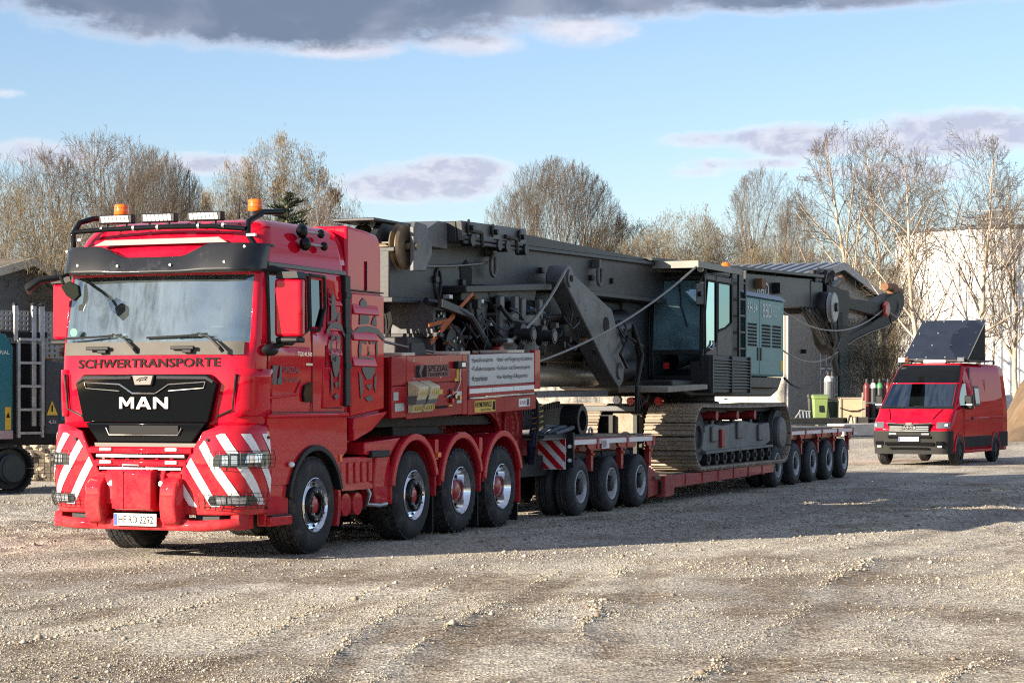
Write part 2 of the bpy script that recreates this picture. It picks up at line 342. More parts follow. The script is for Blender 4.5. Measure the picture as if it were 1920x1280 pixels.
def build_ground():
    def axis(lo, hi, st, far0, far1, k):
        a = list(np.arange(lo, hi, st)); x = hi; s = st
        while x < far1: a.append(x); s *= k; x += s
        b = []; x = lo; s = st
        while x > far0: s *= k; x -= s; b.append(x)
        return np.array(b[::-1]+a)
    xs = axis(-7, 11, .085, -900, 900, 1.13); ys = axis(11.5, 46, .09, -60, 1500, 1.10)
    X, Y = np.meshgrid(xs, ys); h, _, _ = ground_relief(X, Y)
    t = np.clip((Y-60)/25, 0, 1); Z = h+.62*t*t*(3-2*t)
    t2 = np.clip((np.abs(Y)-150)/100, 0, 1); Z = Z*(1-0*t2)
    co = np.stack([X, Y, Z], -1).reshape(-1, 3); nr, nc = X.shape
    idx = np.arange(nr*nc).reshape(nr, nc)
    f = np.stack([idx[:-1, :-1], idx[:-1, 1:], idx[1:, 1:], idx[1:, :-1]], -1).reshape(-1, 4)
    me = bpy.data.meshes.new('ground'); me.from_pydata(co.tolist(), [], f.tolist()); me.polygons.foreach_set('use_smooth', [True]*len(me.polygons))
    rd, ln, damp = tracks(X, Y); at = me.attributes.new('damp_soil', 'FLOAT', 'POINT'); at.data.foreach_set('value', np.clip(.9*damp+.55*ln, 0, 1).astype(np.float32).ravel())
    m = bpy.data.materials.new('gravel_ground'); m.use_nodes = True; nt = m.node_tree; N = nt.nodes.new; L = nt.links.new; p = nt.nodes['Principled BSDF']
    tc = N('ShaderNodeTexCoord'); mp = N('ShaderNodeMapping'); mp.inputs['Rotation'].default_value = (0, 0, PS); L(tc.outputs['Object'], mp.inputs[0])
    mp2 = N('ShaderNodeMapping'); mp2.inputs['Scale'].default_value = (1, .22, 1); L(mp.outputs[0], mp2.inputs[0])
    def noise(src, sc, det=6, rg=.6):
        n = N('ShaderNodeTexNoise'); n.inputs['Scale'].default_value = sc; n.inputs['Detail'].default_value = det; n.inputs['Roughness'].default_value = rg; L(src, n.inputs['Vector']); return n.outputs[0]
    def mr(x, a, b, lo=0., hi=1.):
        n = N('ShaderNodeMapRange'); n.inputs[1].default_value = a; n.inputs[2].default_value = b; n.inputs[3].default_value = lo; n.inputs[4].default_value = hi; L(x, n.inputs[0]); return n.outputs[0]
    def mix(f, a, b):
        n = N('ShaderNodeMix'); n.data_type = 'RGBA'
        for i, x in ((0, f), (6, a), (7, b)):
            if isinstance(x, tuple): n.inputs[i].default_value = (*x, 1)
            else: L(x, n.inputs[i])
        return n.outputs[2]
    O = tc.outputs['Object']
    c = mix(mr(noise(O, .35), .35, .65), (.435, .40, .32), (.525, .49, .41))
    c = mix(mr(noise(mp2.outputs[0], .9), .50, .62, 0, .9), c, (.215, .15, .095))
    c = mix(mr(noise(mp2.outputs[0], .45), .43, .57, 0, .8), c, (.325, .312, .285))
    c = mix(mr(noise(O, 14, 3), .55, .72, 0, .6), c, (.20, .165, .13))
    c = mix(mr(noise(O, 34, 3), .56, .66, 0, .7), c, (.56, .51, .44))
    an = N('ShaderNodeAttribute'); an.attribute_name = 'damp_soil'; dm = N('ShaderNodeMath'); dm.operation = 'MULTIPLY'; L(an.outputs['Fac'], dm.inputs[0]); L(mr(noise(O, 7, 6, .7), .32, .58, .25, 1), dm.inputs[1])
    c = mix(dm.outputs[0], c, (.18, .14, .10))
    L(c, p.inputs['Base Color']); p.inputs['Roughness'].default_value = .95; p.inputs['Specular IOR Level'].default_value = .12
    v = N('ShaderNodeTexVoronoi'); v.inputs['Scale'].default_value = 34; L(O, v.inputs['Vector']); v2 = N('ShaderNodeTexVoronoi'); v2.inputs['Scale'].default_value = 75; L(O, v2.inputs['Vector'])
    for vv, lo_, hi_ in ((v, .58, 1.50), (v2, .70, 1.42)):      # each pebble its own tone
        sp = N('ShaderNodeSeparateColor'); L(vv.outputs['Color'], sp.inputs[0]); hs = N('ShaderNodeHueSaturation'); L(mr(sp.outputs[0], 0, 1, lo_, hi_), hs.inputs['Value']); L(c, hs.inputs['Color']); c = hs.outputs[0]
    L(c, p.inputs['Base Color'])
    b1 = N('ShaderNodeBump'); b1.inputs['Strength'].default_value = .75; b1.inputs['Distance'].default_value = .03; L(v.outputs[0], b1.inputs['Height'])
    b2 = N('ShaderNodeBump'); b2.inputs['Strength'].default_value = .85; b2.inputs['Distance'].default_value = .05; L(noise(O, 9, 8, .7), b2.inputs['Height']); L(b1.outputs[0], b2.inputs['Normal'])
    L(b2.outputs[0], p.inputs['Normal']); me.materials.append(m)
    o = bpy.data.objects.new('ground', me); COL.objects.link(o); o['kind'] = 'structure'
build_ground()

# earth bank beyond the van
EARTH = mat('bare_earth', (.155, .105, .062), .95, var=.35, vscale=1.1, dirt=(.13, .10, .07), dirt_amt=.3, dscale=1.6, bump=1.0, bscale=3.5)
def earth_bank():
    xs = np.linspace(14.4, 60, 130); ys = np.linspace(68, 92, 60); X, Y = np.meshgrid(xs, ys)
    prof = np.clip((Y-71)/4.5, 0, 1)*np.clip((92-Y)/8, 0, 1); edge = np.clip((X-15.2-.25*(Y-72))/2.2, 0, 1); edge = edge*edge*(3-2*edge)
    Z = -.3+(2.3+.9*vnoise(X, Y, .35, 21))*prof*edge+.8*vnoise(X, Y, 1.1, 22)*edge+.5*vnoise(X, Y, 2.6, 23)*edge
    g = G(); g.grid([[(float(X[i, j]), float(Y[i, j]), float(Z[i, j])+gz(0, Y[i, j])) for j in range(X.shape[1])] for i in range(X.shape[0])])
    solo('earth_bank', g, EARTH, kind='structure', smooth=60)
earth_bank()

# ------------------------------------------------------------------ grey hall with a metal roof
HALL_SHADED = mat('hall_cladding_shaded', (.135, .122, .113), .5, var=.06, vscale=.6, dirt=(.25, .22, .2), dirt_amt=.12, dscale=.6)  # same cladding as the long wall, darkened to paint in the gable's shade
HALLC = mat('hall_cream_cladding', (.62, .56, .46), .5, var=.04, vscale=.6)
ROOFM = mat('hall_roof_sheet', (.24, .27, .31), .35, .3, var=.07, vscale=.8)
TRIM = mat('hall_trim', (.23, .24, .26), .45, var=.05)
DKPANEL = mat('hall_dark_panel', (.055, .07, .075), .5)
GLAZE = mat('hall_window_pane', (.13, .12, .12), .15, coat=.6)
def hall():
    # frame: x along the gable (away), y along the long wall (to the camera's left), z up
    a = R(24); gx = Vector((math.sin(a), math.cos(a), 0)); ly = Vector((-math.cos(a), math.sin(a), 0))
    F = Matrix.Identity(4); F.col[0][:3] = gx; F.col[1][:3] = ly; F.col[3][:3] = (11.05, 88, .60)
    t = Thing('grey_hall', 'long grey hall with ribbed metal roof and dark gable behind the drilling rig', 'hall', F, (7.2, 18, 0))
    W, EV, RI, LN = 14.4, 5.75, 6.85, 36.0
    def zt(x): return EV+(RI-EV)*(1-abs(x-W/2)/(W/2))
    g = G(); g.prism([(0, -.4), (W, -.4), (W, EV-.02), (W/2, RI-.02), (0, EV-.02)], .06, LN, 'y'); part('shell', g, HALLC, t)
    x = 0.0; n = 0
    while x < W-.01:      # upright cladding panels of the gable
        w = min(.72, W-x); g = G(); x1 = x+w-.015
        if not (4.7 < x+w/2 < 8.4 and True):
            pts = [(x, 0), (x1, 0), (x1, zt(x1)-.05)]+([(W/2, RI-.05)] if x < W/2 < x1 else [])+[(x, zt(x)-.05)]
            g.prism(pts, 0.0, .045, 'y')
        else:
            pts = [(x, 3.6), (x1, 3.6), (x1, zt(x1)-.05)]+([(W/2, RI-.05)] if x < W/2 < x1 else [])+[(x, zt(x)-.05)]
            g.prism(pts, 0.0, .045, 'y')
        part('wall_panel', g, HALL_SHADED, t); x += w; n += 1
    y = .1
    while y < LN-.1:      # panels of the long, sunlit wall
        g = G(); g.box(-.03, .0, y, y+.985, 0, EV-.05); part('wall_panel', g, HALLC, t); y += 1.0
    for sgn in (0, 1):    # two roof slopes with standing ribs
        xe, xr = (-.35, W/2) if sgn == 0 else (W+.35, W/2)
        ze = EV-.35*(RI-EV)/(W/2)
        g = G(); g.prism([(xe, ze), (xr, RI), (xr, RI+.09), (xe, ze+.09)], -.32, LN+.2, 'y'); ro = part('roof', g, ROOFM, t)
        if sgn == 0:
            for k in range(72):
                yy = -.2+k*.5
                if yy > 22: break
                g = G(); g.prism([(xe-.01, ze+.085), (xr, RI+.085), (xr, RI+.16), (xe-.01, ze+.16)], yy, yy+.09, 'y'); part('roof_rib', g, ROOFM, t, ro)
        g = G(); g.prism([(xe, ze-.22), (xr, RI-.22), (xr, RI+.11), (xe, ze+.11)], -.42, -.325, 'y'); part('verge_trim', g, TRIM, t)
    g = G(); g.box(-.02, .06, -.06, -.005, 0, EV); part('corner_trim', g, mat('pale_corner_trim', (.6, .6, .58), .4), t)
    # sectional gate with glazed panes and a dark side panel
    g = G(); g.box(4.75, 8.35, .05, .10, 0, 3.58); gate = part('gate', g, DKPANEL, t)
    for i in range(3):
        for j in range(2):
            g = G(); g.box(4.95+i*.86, 4.95+i*.86+.74, .02, .045, 1.35+j*1.1, 1.35+j*1.1+.92); part('pane', g, GLAZE, t, gate)
    for xx in (4.80, 5.72, 6.58, 7.46):
        g = G(); g.box(xx, xx+.09, -.015, .048, 0, 3.55); part('mullion', g, STEEL, t, gate)
    for zz in (1.2, 2.3, 3.4):
        g = G(); g.box(4.8, 7.55, -.012, .046, zz, zz+.10); part('rail', g, STEEL, t, gate)
    g = G(); g.box(7.7, 9.3, -.09, -.01, 0, 4.6); part('sliding_door', g, mat('dark_green_door', (.05, .075, .075), .5), t)
    g = G(); g.box(2.0, 2.45, -.14, -.01, 3.0, 3.06); g.box(2.05, 2.12, -.2, -.01, 2.93, 3.1); part('wall_lamp', g, BLACK, t)
    g = G(); g.box(-.055, -.031, 1.6, 2.7, .02, 2.15); d = part('door', g, HALLC, t); g = G(); g.box(-.11, -.056, 2.5, 2.62, 1.05, 1.09); part('door_handle', g, BLACK, t, d)
    return t
hall()

# ------------------------------------------------------------------ white storage tank
TANKM = mat('tank_white_sheet', (.74, .74, .74), .5, var=.05, vscale=.5, dirt=(.5, .47, .42), dirt_amt=.15, dscale=.35)
def tank():
    d = 117.0; cx = (1885-960)*d/4100; Rr = 5.75; z0 = .4; z1 = 10.35
    t = Thing('storage_tank', 'tall white corrugated round storage tank behind the bare birches', 'tank', Matrix.Translation((cx, d, z0)))
    n = 340; g = G(); rows = []
    hs = [0, 1.6, 3.2, 4.8, 6.4, 8.0, z1-z0]
    for z in hs:
        rows.append([((Rr+.045*(1 if (i % 4) < 2 else -1))*math.cos(2*math.pi*i/n), (Rr+.045*(1 if (i % 4) < 2 else -1))*math.sin(2*math.pi*i/n), z) for i in range(n+1)])
    g.grid(rows); part('shell', g, TANKM, t, smooth=0)
    for z in hs[1:-1]:
        g = G(); g.lathe([(Rr+.03, z-.012), (Rr+.055, z-.012), (Rr+.055, z+.012), (Rr+.03, z+.012)], n=90, ax='z'); part('sheet_joint', g, TANKM, t)
    for k in range(24):
        a = 2*math.pi*k/24; g = G(); g.box(Rr+.02, Rr+.056, -.02, .02, 0, z1-z0); o = part('seam', g, TANKM, t); o.rotation_euler.z = a
    h = z1-z0
    g = G(); g.lathe([(Rr+.15, h), (Rr+.15, h+.12), (Rr*.6, h+.35), (.3, h+.5), (.01, h+.5), (.01, h)], n=64, ax='z'); part('domed_roof', g, mat('tank_roof', (.10, .11, .12), .6), t)
    g = G()
    for k in range(26):
        a = 2*math.pi*k/26; x, y = 2.6*math.cos(a), 2.6*math.sin(a); g.cyl((x, y, h+.2), (x, y, h+1.2), .03, n=6)
    for zz in (h+.75, h+1.17): g.tube([(2.6*math.cos(2*math.pi*k/40), 2.6*math.sin(2*math.pi*k/40), zz) for k in range(41)], .03, 5)
    part('railing', g, STEEL, t)
    g = G(); g.box(-1.3, .2, -1.2, .4, h+.4, h+1.2); g.box(-.6, -.2, -1.3, -.9, h+1.2, h+1.5); part('roof_unit', g, STEEL, t)
tank()

# ------------------------------------------------------------------ grey shed with a low roof at the left edge
SHEDW = mat('shed_render', (.145, .155, .165), .8, var=.08, vscale=.5, dirt=(.06, .06, .06), dirt_amt=.16, dscale=1.2)
def shed():
    gx = Vector((.15, .9887, 0)); ly = Vector((-.9887, .15, 0)); F = Matrix.Identity(4); F.col[0][:3] = gx; F.col[1][:3] = ly; F.col[3][:3] = (-13.23, 58, 0)
    t = Thing('grey_shed', 'dark grey rendered shed with low pitched roof behind the teal excavator', 'building', F, (0, 4, 0))
    hw = 4.2
    g = G(); g.prism([(-hw, -.3), (hw, -.3), (hw, 4.55), (0, 5.25), (-hw, 4.55)], 0, 9, 'y'); part('wall', g, SHEDW, t)
    RS = mat('shed_roof_sheet', (.20, .175, .14), .7, var=.15)
    for sg in (-1, 1):
        g = G(); g.prism([(sg*(hw+.5), 4.50), (0, 5.285), (0, 5.40), (sg*(hw+.5), 4.62)], -.55, 9.3, 'y'); part('roof', g, RS, t)
        g = G(); g.prism([(sg*(hw+.5), 4.42), (0, 5.20), (0, 5.42), (sg*(hw+.5), 4.64)], -.60, -.556, 'y'); part('verge_board', g, mat('pale_board', (.42, .39, .33), .7), t)
shed()

# ------------------------------------------------------------------ trees
BARK = mat('grey_brown_bark', (.22, .175, .125), .9, var=.3, vscale=3, bump=.5, bscale=12)
BARKB = mat('birch_bark', (.46, .38, .29), .85, var=.3, vscale=2.5, dirt=(.10, .08, .06), dirt_amt=.3, dscale=4)
TWIG = mat('brown_twigs', (.115, .090, .066), .9, var=.25, vscale=.7)
TWIGY = mat('straw_twigs', (.185, .148, .092), .9, var=.3, vscale=.6)
TWIGR = mat('reddish_twigs', (.17, .122, .092), .9, var=.25, vscale=.6)
NEEDLE = mat('dark_needles', (.035, .045, .018), .8, var=.4, vscale=1.5)
BUD = mat('catkins', (.17, .138, .088), .9, var=.3, vscale=1)
def prisms(segs, n=3):
    """segs: array (k,8) p0 p1 r0 r1 -> mesh data of n-sided tapered bars"""
    s = np.array(segs, float); p0, p1, r0, r1 = s[:, :3], s[:, 3:6], s[:, 6], s[:, 7]
    d = p1-p0; d /= np.linalg.norm(d, axis=1)[:, None]+1e-9
    ref = np.where(np.abs(d[:, 2:3]) > .9, np.array([[1., 0, 0]]), np.array([[0, 0, 1.]])); a = np.cross(d, ref); a /= np.linalg.norm(a, axis=1)[:, None]; b = np.cross(d, a)
    k = len(s); V = np.zeros((k, 2*n, 3))
    for i in range(n):
        c, q = math.cos(2*math.pi*i/n), math.sin(2*math.pi*i/n)
        V[:, i] = p0+(a*c+b*q)*r0[:, None]; V[:, n+i] = p1+(a*c+b*q)*r1[:, None]
    base = (np.arange(k)*2*n)[:, None]; F = []
    for i in range(n):
        j = (i+1) % n; F.append(np.concatenate([base+i, base+j, base+n+j, base+n+i], 1))
    F = np.stack(F, 1).reshape(-1, 4)
    return V.reshape(-1, 3), F
def np_mesh(name, V, F, m, smooth=True):
    me = bpy.data.meshes.new(name); nv, nf = len(V), len(F); k = F.shape[1]
    me.vertices.add(nv); me.vertices.foreach_set('co', V.astype(np.float32).ravel()); me.loops.add(nf*k); me.loops.foreach_set('vertex_index', F.astype(np.int32).ravel())
    me.polygons.add(nf); me.polygons.foreach_set('loop_start', (np.arange(nf)*k).astype(np.int32)); me.polygons.foreach_set('loop_total', np.full(nf, k, np.int32))
    if smooth: me.polygons.foreach_set('use_smooth', [True]*nf)
    me.update(calc_edges=True); me.validate(); me.materials.append(m); return me
def unit(v): return v/(np.linalg.norm(v)+1e-9)
def grow(seed, H, stems, spread, lv, ratio, nchild, ang, up, env, droop=0., t0=.2, wig=.06, stemr=.16, minr=.0045, taper=.12):
    """one tree: list of segments by level; branches run out to the envelope (half width, centre height, half height)"""
    r = np.random.default_rng(seed); out = [[] for _ in range(lv+1)]; tips = []; ea = np.array([env[0], env[0], env[2]]); ec = np.array([0, 0, env[1]])
    def reach(q, d):
        p = (q-ec)/ea; e = d/ea; A = e@e; B = p@e; C = p@p-1; D = B*B-A*C
        return max(.25, (-B+math.sqrt(D))/A) if D > 0 else .25
    def branch(p, d, L, rad, level):
        ns = 8 if level == 0 else (5 if level < 3 else 3); pts = [p]; rr = [rad]
        for i in range(ns):
            d = unit(d+r.normal(0, wig, 3)+np.array([0, 0, (up if level < 3 else up-droop)*.16]))
            p = p+d*(L/ns); pts.append(p); rr.append(max(minr, rad*(1-(1-(taper if level == 0 else .25))*(i+1)/ns)))
            out[level].append((*pts[-2], *pts[-1], rr[-2], rr[-1]))
        if level >= lv: tips.append(p); return
        for c in range(nchild[level]):
            t = t0+(1-t0)*(c+r.random())/nchild[level] if level == 0 else .12+.88*(c+r.random())/nchild[level]
            k = min(ns-1, int(t*ns)); f = t*ns-k; q = pts[k]*(1-f)+pts[k+1]*f; rq = rr[k]*(1-f)+rr[k+1]*f
            dd = unit(pts[k+1]-pts[k]); ax = unit(np.cross(dd, r.normal(0, 1, 3))); an = R(ang[level]*(.7+.6*r.random()))
            nd = dd*math.cos(an)+np.cross(ax, dd)*math.sin(an)
            Lc = min(L*ratio[level]*(.8+.5*r.random()), reach(q, unit(nd+np.array([0, 0, up*.3])))*(.75+.3*r.random()))
            branch(q, nd, Lc, max(minr, rq*(.60 if level else .55)), level+1)
    for k in range(stems):
        a = 2*math.pi*(k+r.random()*.6)/stems; sp = spread*(.25+.75*r.random()) if stems > 1 else spread*.3
        p0 = np.array([.25*math.cos(a)*(stems > 1), .25*math.sin(a)*(stems > 1), -.3]); d0 = unit(np.array([math.cos(a)*sp, math.sin(a)*sp, 1.]))
        branch(p0, d0, (reach(ec+np.array([0, 0, -env[2]*.9]), d0)+env[1]-env[2]*.9)*(.88+.1*r.random()), stemr*(.8+.4*r.random()), 0)
    zmax = max(s[5] for l in out for s in l); k = H/zmax
    out = [[(s[0]*k, s[1]*k, s[2]*k, s[3]*k, s[4]*k, s[5]*k, s[6], s[7]) for s in l] for l in out]
    return out, np.array(tips)*k
TREES = {}
def tree_kind(key, bark, twig, bud=None, **kw):
    out, tips = grow(**kw)
    V, F = prisms(out[0]+out[1][:0], 7); tr = np_mesh('trunk', V, F, bark)
    V1, F1 = prisms(out[1], 4); tw = [s for l in out[2:] for s in l]; V2, F2 = prisms(tw, 3)
    cr = np_mesh('crown', np.concatenate([V1, V2]), np.concatenate([F1, F2+len(V1)]), bark); cr.materials.append(twig)
    cr.polygons.foreach_set('material_index', np.concatenate([np.zeros(len(F1), np.int32), np.ones(len(F2), np.int32)]))
    bd = None
    if bud:
        r = np.random.default_rng(5); n = len(tips)*2; c = tips[r.integers(0, len(tips), n)]+r.normal(0, .12, (n, 3)); e = c+np.stack([r.normal(0, .02, n), r.normal(0, .02, n), -.06-.05*r.random(n)], 1)
        V3, F3 = prisms(np.concatenate([c, e, np.full((n, 1), .014), np.full((n, 1), .008)], 1), 3); bd = np_mesh('catkins', V3, F3, bud)
    TREES[key] = (tr, cr, bd)
tree_kind('vase', BARK, TWIG, seed=3, H=10, stems=5, spread=.55, lv=4, ratio=(.62, .6, .55, .5), nchild=(8, 6, 5, 4), ang=(34, 34, 36, 38), up=.25, env=(4.3, 5.4, 4.6), t0=.22, stemr=.14)
tree_kind('round', BARK, TWIG, seed=8, H=10, stems=7, spread=.75, lv=4, ratio=(.62, .6, .55, .5), nchild=(9, 7, 6, 4), ang=(24, 26, 30, 34), up=.22, env=(4.8, 5.2, 4.8), t0=.25, stemr=.13, wig=.045)
tree_kind('birch', BARKB, TWIG, seed=5, H=10, stems=1, spread=.25, lv=4, ratio=(.42, .55, .55, .5), nchild=(24, 6, 4, 3), ang=(44, 38, 38, 38), up=.28, env=(2.7, 5.8, 4.3), t0=.26, stemr=.14, taper=.12)
tree_kind('birch_b', BARKB, TWIG, seed=15, H=10, stems=1, spread=.6, lv=4, ratio=(.42, .55, .55, .5), nchild=(22, 6, 4, 3), ang=(46, 38, 38, 38), up=.28, env=(2.7, 5.8, 4.3), t0=.3, stemr=.13, wig=.08, taper=.12)
tree_kind('ash', BARK, TWIG, bud=BUD, seed=21, H=10, stems=3, spread=.32, lv=4, ratio=(.5, .55, .5, .45), nchild=(12, 7, 5, 3), ang=(38, 38, 40, 42), up=.22, env=(3.2, 6.0, 4.0), t0=.3, stemr=.12, wig=.07)
tree_kind('weeping', BARKB, TWIGR, seed=31, H=10, stems=1, spread=.2, lv=4, ratio=(.42, .6, .9, .6), nchild=(20, 7, 6, 3), ang=(50, 40, 45, 25), up=.4, env=(2.6, 5.5, 4.5), droop=4.5, t0=.3, stemr=.13, taper=.15)
tree_kind('willow', BARK, TWIGY, bud=BUD, seed=41, H=10, stems=7, spread=.8, lv=4, ratio=(.6, .6, .55, .5), nchild=(7, 5, 5, 3), ang=(30, 32, 34, 36), up=.2, env=(4.2, 5.0, 5.0), t0=.12, stemr=.09, wig=.09)
tree_kind('sparse', BARKB, TWIG, seed=51, H=10, stems=2, spread=.25, lv=3, ratio=(.45, .5, .5), nchild=(11, 6, 4), ang=(48, 42, 42), up=.2, env=(2.2, 5.5, 4.5), t0=.25, stemr=.08, wig=.12, taper=.2)
def tree(key, name, px_, py_top, d, label, group, rot=0., wx=1.0, lean=0.0, base_z=None):
    """a tree whose top stands at pixel (px, py_top) of the photograph when it is d metres away"""
    X = (px_-960)*d/4100; zt = 1.72+(745-py_top)*d/4100; zb = gz(X, d)-.05 if base_z is None else base_z; k = (zt-zb)/10.0
    t = bpy.data.objects.new(name, None); COL.objects.link(t); t.location = (X, d, zb); t.rotation_euler = (0, lean, rot); t.scale = (k*wx, k*wx, k)
    t['label'] = label; t['category'] = 'tree'; t['group'] = group
    tr, cr, bd = TREES[key]
    for nm, me in (('trunk', tr), ('crown', cr), ('catkins', bd)):
        if me:
            o = bpy.data.objects.new(nm, me); COL.objects.link(o); o.parent = t
    return t
GL, GM, GR = 'bare trees behind the truck cab', 'bare trees behind the boom', 'tall bare trees in front of the tank'
tree('vase', 'bare_tree', 60, 262, 66, 'spreading bare tree above the grey shed at the photo edge', GL, .4, .72)
tree('vase', 'bare_tree', 185, 228, 70, 'tallest bushy bare tree rising behind the beacon on the far cab side', GL, 2.1, .80)
tree('round', 'bare_tree', 285, 268, 64, 'bare tree with upswept boughs behind the middle roof lamp', GL, 1.0, .50)
tree('willow', 'bare_tree', 20, 330, 58, 'straw coloured bare willow just above the shed roof', GL, .2, .9)
tree('ash', 'bare_tree', 530, 246, 74, 'tall airy bare tree with catkins behind the near amber beacon', GL, .6, .66)
tree('ash', 'bare_tree', 440, 300, 84, 'smaller pale bare tree between the two cab beacons', GL, 2.6, .5)
tree('weeping', 'birch_tree', 612, 322, 72, 'weeping birch with thin hanging twigs behind the cab roof horns', GL, 1.4, .62)
tree('weeping', 'birch_tree', 648, 365, 76, 'low drooping birch at the outer side of the weeping birch', GL, 3.0, .5)
tree('willow', 'bare_shrub', 375, 345, 80, 'reddish brown twiggy bush behind the third roof lamp', GL, 1.1, .7)
tree('round', 'bare_tree', 1040, 288, 122, 'large round crowned bare tree standing alone behind the boom', GM, .9, .66)
for i, (x, y, d, w, lb) in enumerate(((945, 425, 126, .7, 'low straw coloured willow beside the round crowned tree, cab side'), (1150, 405, 128, .55, 'straw coloured willow under the round crowned tree, rig side'), (1185, 405, 124, .8, 'small straw coloured willow left of the rig cab roof'),
                                      (1280, 385, 122, .7, 'broad yellowish willow above the rig cab roof'), (1345, 415, 124, .8, 'low yellowish willow above the rig beacon'), (1230, 425, 120, .75, 'lowest yellowish willow just over the boom line'))):
    tree('willow', 'willow_tree', x, y, d, lb, GM, i*1.3, w)
tree('vase', 'bare_tree', 1440, 300, 120, 'dark bare tree with spreading boughs above the hall roof ridge', GM, 4.0, .55)
tree('vase', 'bare_tree', 1500, 352, 126, 'bare tree behind the hall gable peak', GM, 5.2, .5)
tree('willow', 'willow_tree', 1460, 450, 118, 'yellowish willow behind the hall roof', GM, 2.2, 1.0)
tree('willow', 'willow_tree', 1570, 455, 118, 'yellowish willow behind the hall gable peak', GM, .7, .9)
tree('birch', 'birch_tree', 1604, 222, 104, 'tall slim birch at the outer edge of the row, nearest the hall', GR, .3, .85)
tree('birch_b', 'birch_tree', 1668, 218, 104, 'tall slim pale birch second from the hall', GR, 1.8, .8, R(1))
tree('birch', 'birch_tree', 1735, 262, 82, 'birch whose pale trunk leans over the tank edge', GR, 2.5, .85, R(7))
tree('birch_b', 'birch_tree', 1812, 232, 84, 'leaning tall birch in front of the middle of the tank', GR, 4.2, .9, R(7))
tree('sparse', 'bare_tree', 1846, 330, 86, 'thin dark young tree in front of the tank', GR, .6, .7)
tree('birch', 'birch_tree', 1905, 300, 88, 'birch at the far photo edge in front of the tank', GR, 5.6, .9)
tree('sparse', 'bare_tree', 1782, 420, 84, 'small twisted bare tree low in front of the tank', GR, 3.6, .8)
tree('willow', 'bare_shrub', 1668, 565, 96, 'olive bramble thicket between the hall and the tank', GR, 1.2, 1.1)
tree('willow', 'bare_shrub', 1650, 640, 98, 'low bramble thicket beside the hall corner', GR, 3.2, 1.2)
tree('willow', 'bare_shrub', 1640, 480, 116, 'yellowish brush rising behind the hall verge', GR, 4.4, .9)
# conifer behind the cab
def conifer():
    d = 62; X = (538-960)*d/4100; zt = 1.72+(745-366)*d/4100; t = Thing('conifer_tree', 'dark green conifer tip showing behind the near amber beacon', 'tree', Matrix.Translation((X, d, 0)))
    g = G(); g.cyl((0, 0, -.2), (0, 0, zt-.3), .16, .03, 8); part('trunk', g, BARK, t)
    r = np.random.default_rng(3); segs = []
    for i in range(150):
        z = 1+(zt-1.1)*(i/150)**.9; L = .15+1.5*(1-(z/zt))**.75*(.7+.5*r.random())+.1; a = r.random()*6.28; dr = np.array([math.cos(a), math.sin(a), -.05+.4*(z/zt)])
        for j in range(30):
            f = r.random(); p = np.array([0, 0, z])+dr*L*f; q = p+np.array([r.normal(0, .09), r.normal(0, .09), .02+.12*r.random()])+dr*.08; segs.append((*p, *q, .022, .006))
    V, F = prisms(segs, 3); me = np_mesh('crown', V, F, NEEDLE); o = bpy.data.objects.new('crown', me); COL.objects.link(o); o.parent = t.o
conifer()
# the mass of far undergrowth that closes the view under the crowns
def far_wood():
    r = np.random.default_rng(77); segs = []
    for i in range(5200):
        x = r.uniform(-55, 60); y = r.uniform(118, 150); h = r.uniform(2.5, 6.2)*(.8+.35*math.sin(x*.31)+.2*math.sin(x*.9)); z0 = .6
        p = np.array([x, y, z0]); d = unit(np.array([r.normal(0, .25), r.normal(0, .25), 1.]))
        for k in range(3):
            q = p+d*h/3; segs.append((*p, *q, .035-.01*k, .025-.01*k)); 
            for j in range(3):
                e = p+(q-p)*r.random(); dd = unit(d+r.normal(0, .6, 3)); segs.append((*e, *(e+dd*h*.25), .014, .006))
            p = q; d = unit(d+r.normal(0, .25, 3))
    V, F = prisms(segs, 3); me = np_mesh('far_wood', V, F, TWIGY); o = bpy.data.objects.new('far_wood', me); COL.objects.link(o); o['kind'] = 'stuff'; o['label'] = 'far straw coloured undergrowth along the edge of the yard'; o['category'] = 'undergrowth'
far_wood()

# unseen wooded edge added behind the camera to darken reflections in paint and glass
def yard_edge():
    g = G(); n = 240; rows = []; r = random.Random(5)
    tops = [3.4+.7*math.sin(k*.31)+.5*math.sin(k*.83+1)+r.uniform(-.4, .4) for k in range(n+1)]
    for j in range(6):
        row = []
        for k in range(n+1):
            a = R(35)+R(290)*k/n; rad = 95+12*math.sin(k*.17)+j*1.4+r.uniform(-1.2, 1.2); f = (0, .3, .6, .85, 1.0, .2)[j]
            row.append((rad*math.sin(a), rad*math.cos(a), -.3+tops[k]*f+(r.uniform(-.5, .5) if 0 < j < 5 else 0)))
        rows.append(row)
    g.grid(rows); solo('unseen_wooded_bank', g, mat('dark_thicket', (.075, .062, .042), .95, var=.5, vscale=.5, bump=1, bscale=2), kind='structure', smooth=0)
yard_edge()

# unseen sand heap added beside the camera for the truck paint to reflect
def unseen_sand_heap():
    r = random.Random(8); g = G(); rows = []
    for j in range(13):
        f = j/12; row = []
        for k in range(49):
            a = 2*math.pi*k/48; rad = (1-f)*(9+1.2*math.sin(3*a)+.6*math.sin(7*a))+.05; row.append((34+rad*math.cos(a)*1.6, 14+rad*math.sin(a), -.1+4.6*(f**.9)+r.uniform(-.12, .12)))
        rows.append(row)
    g.grid(rows); solo('unseen_sand_heap', g, mat('ochre_sand', (.42, .24, .12), .95, var=.25, vscale=.8, bump=.6, bscale=6), kind='structure', smooth=60)
unseen_sand_heap()
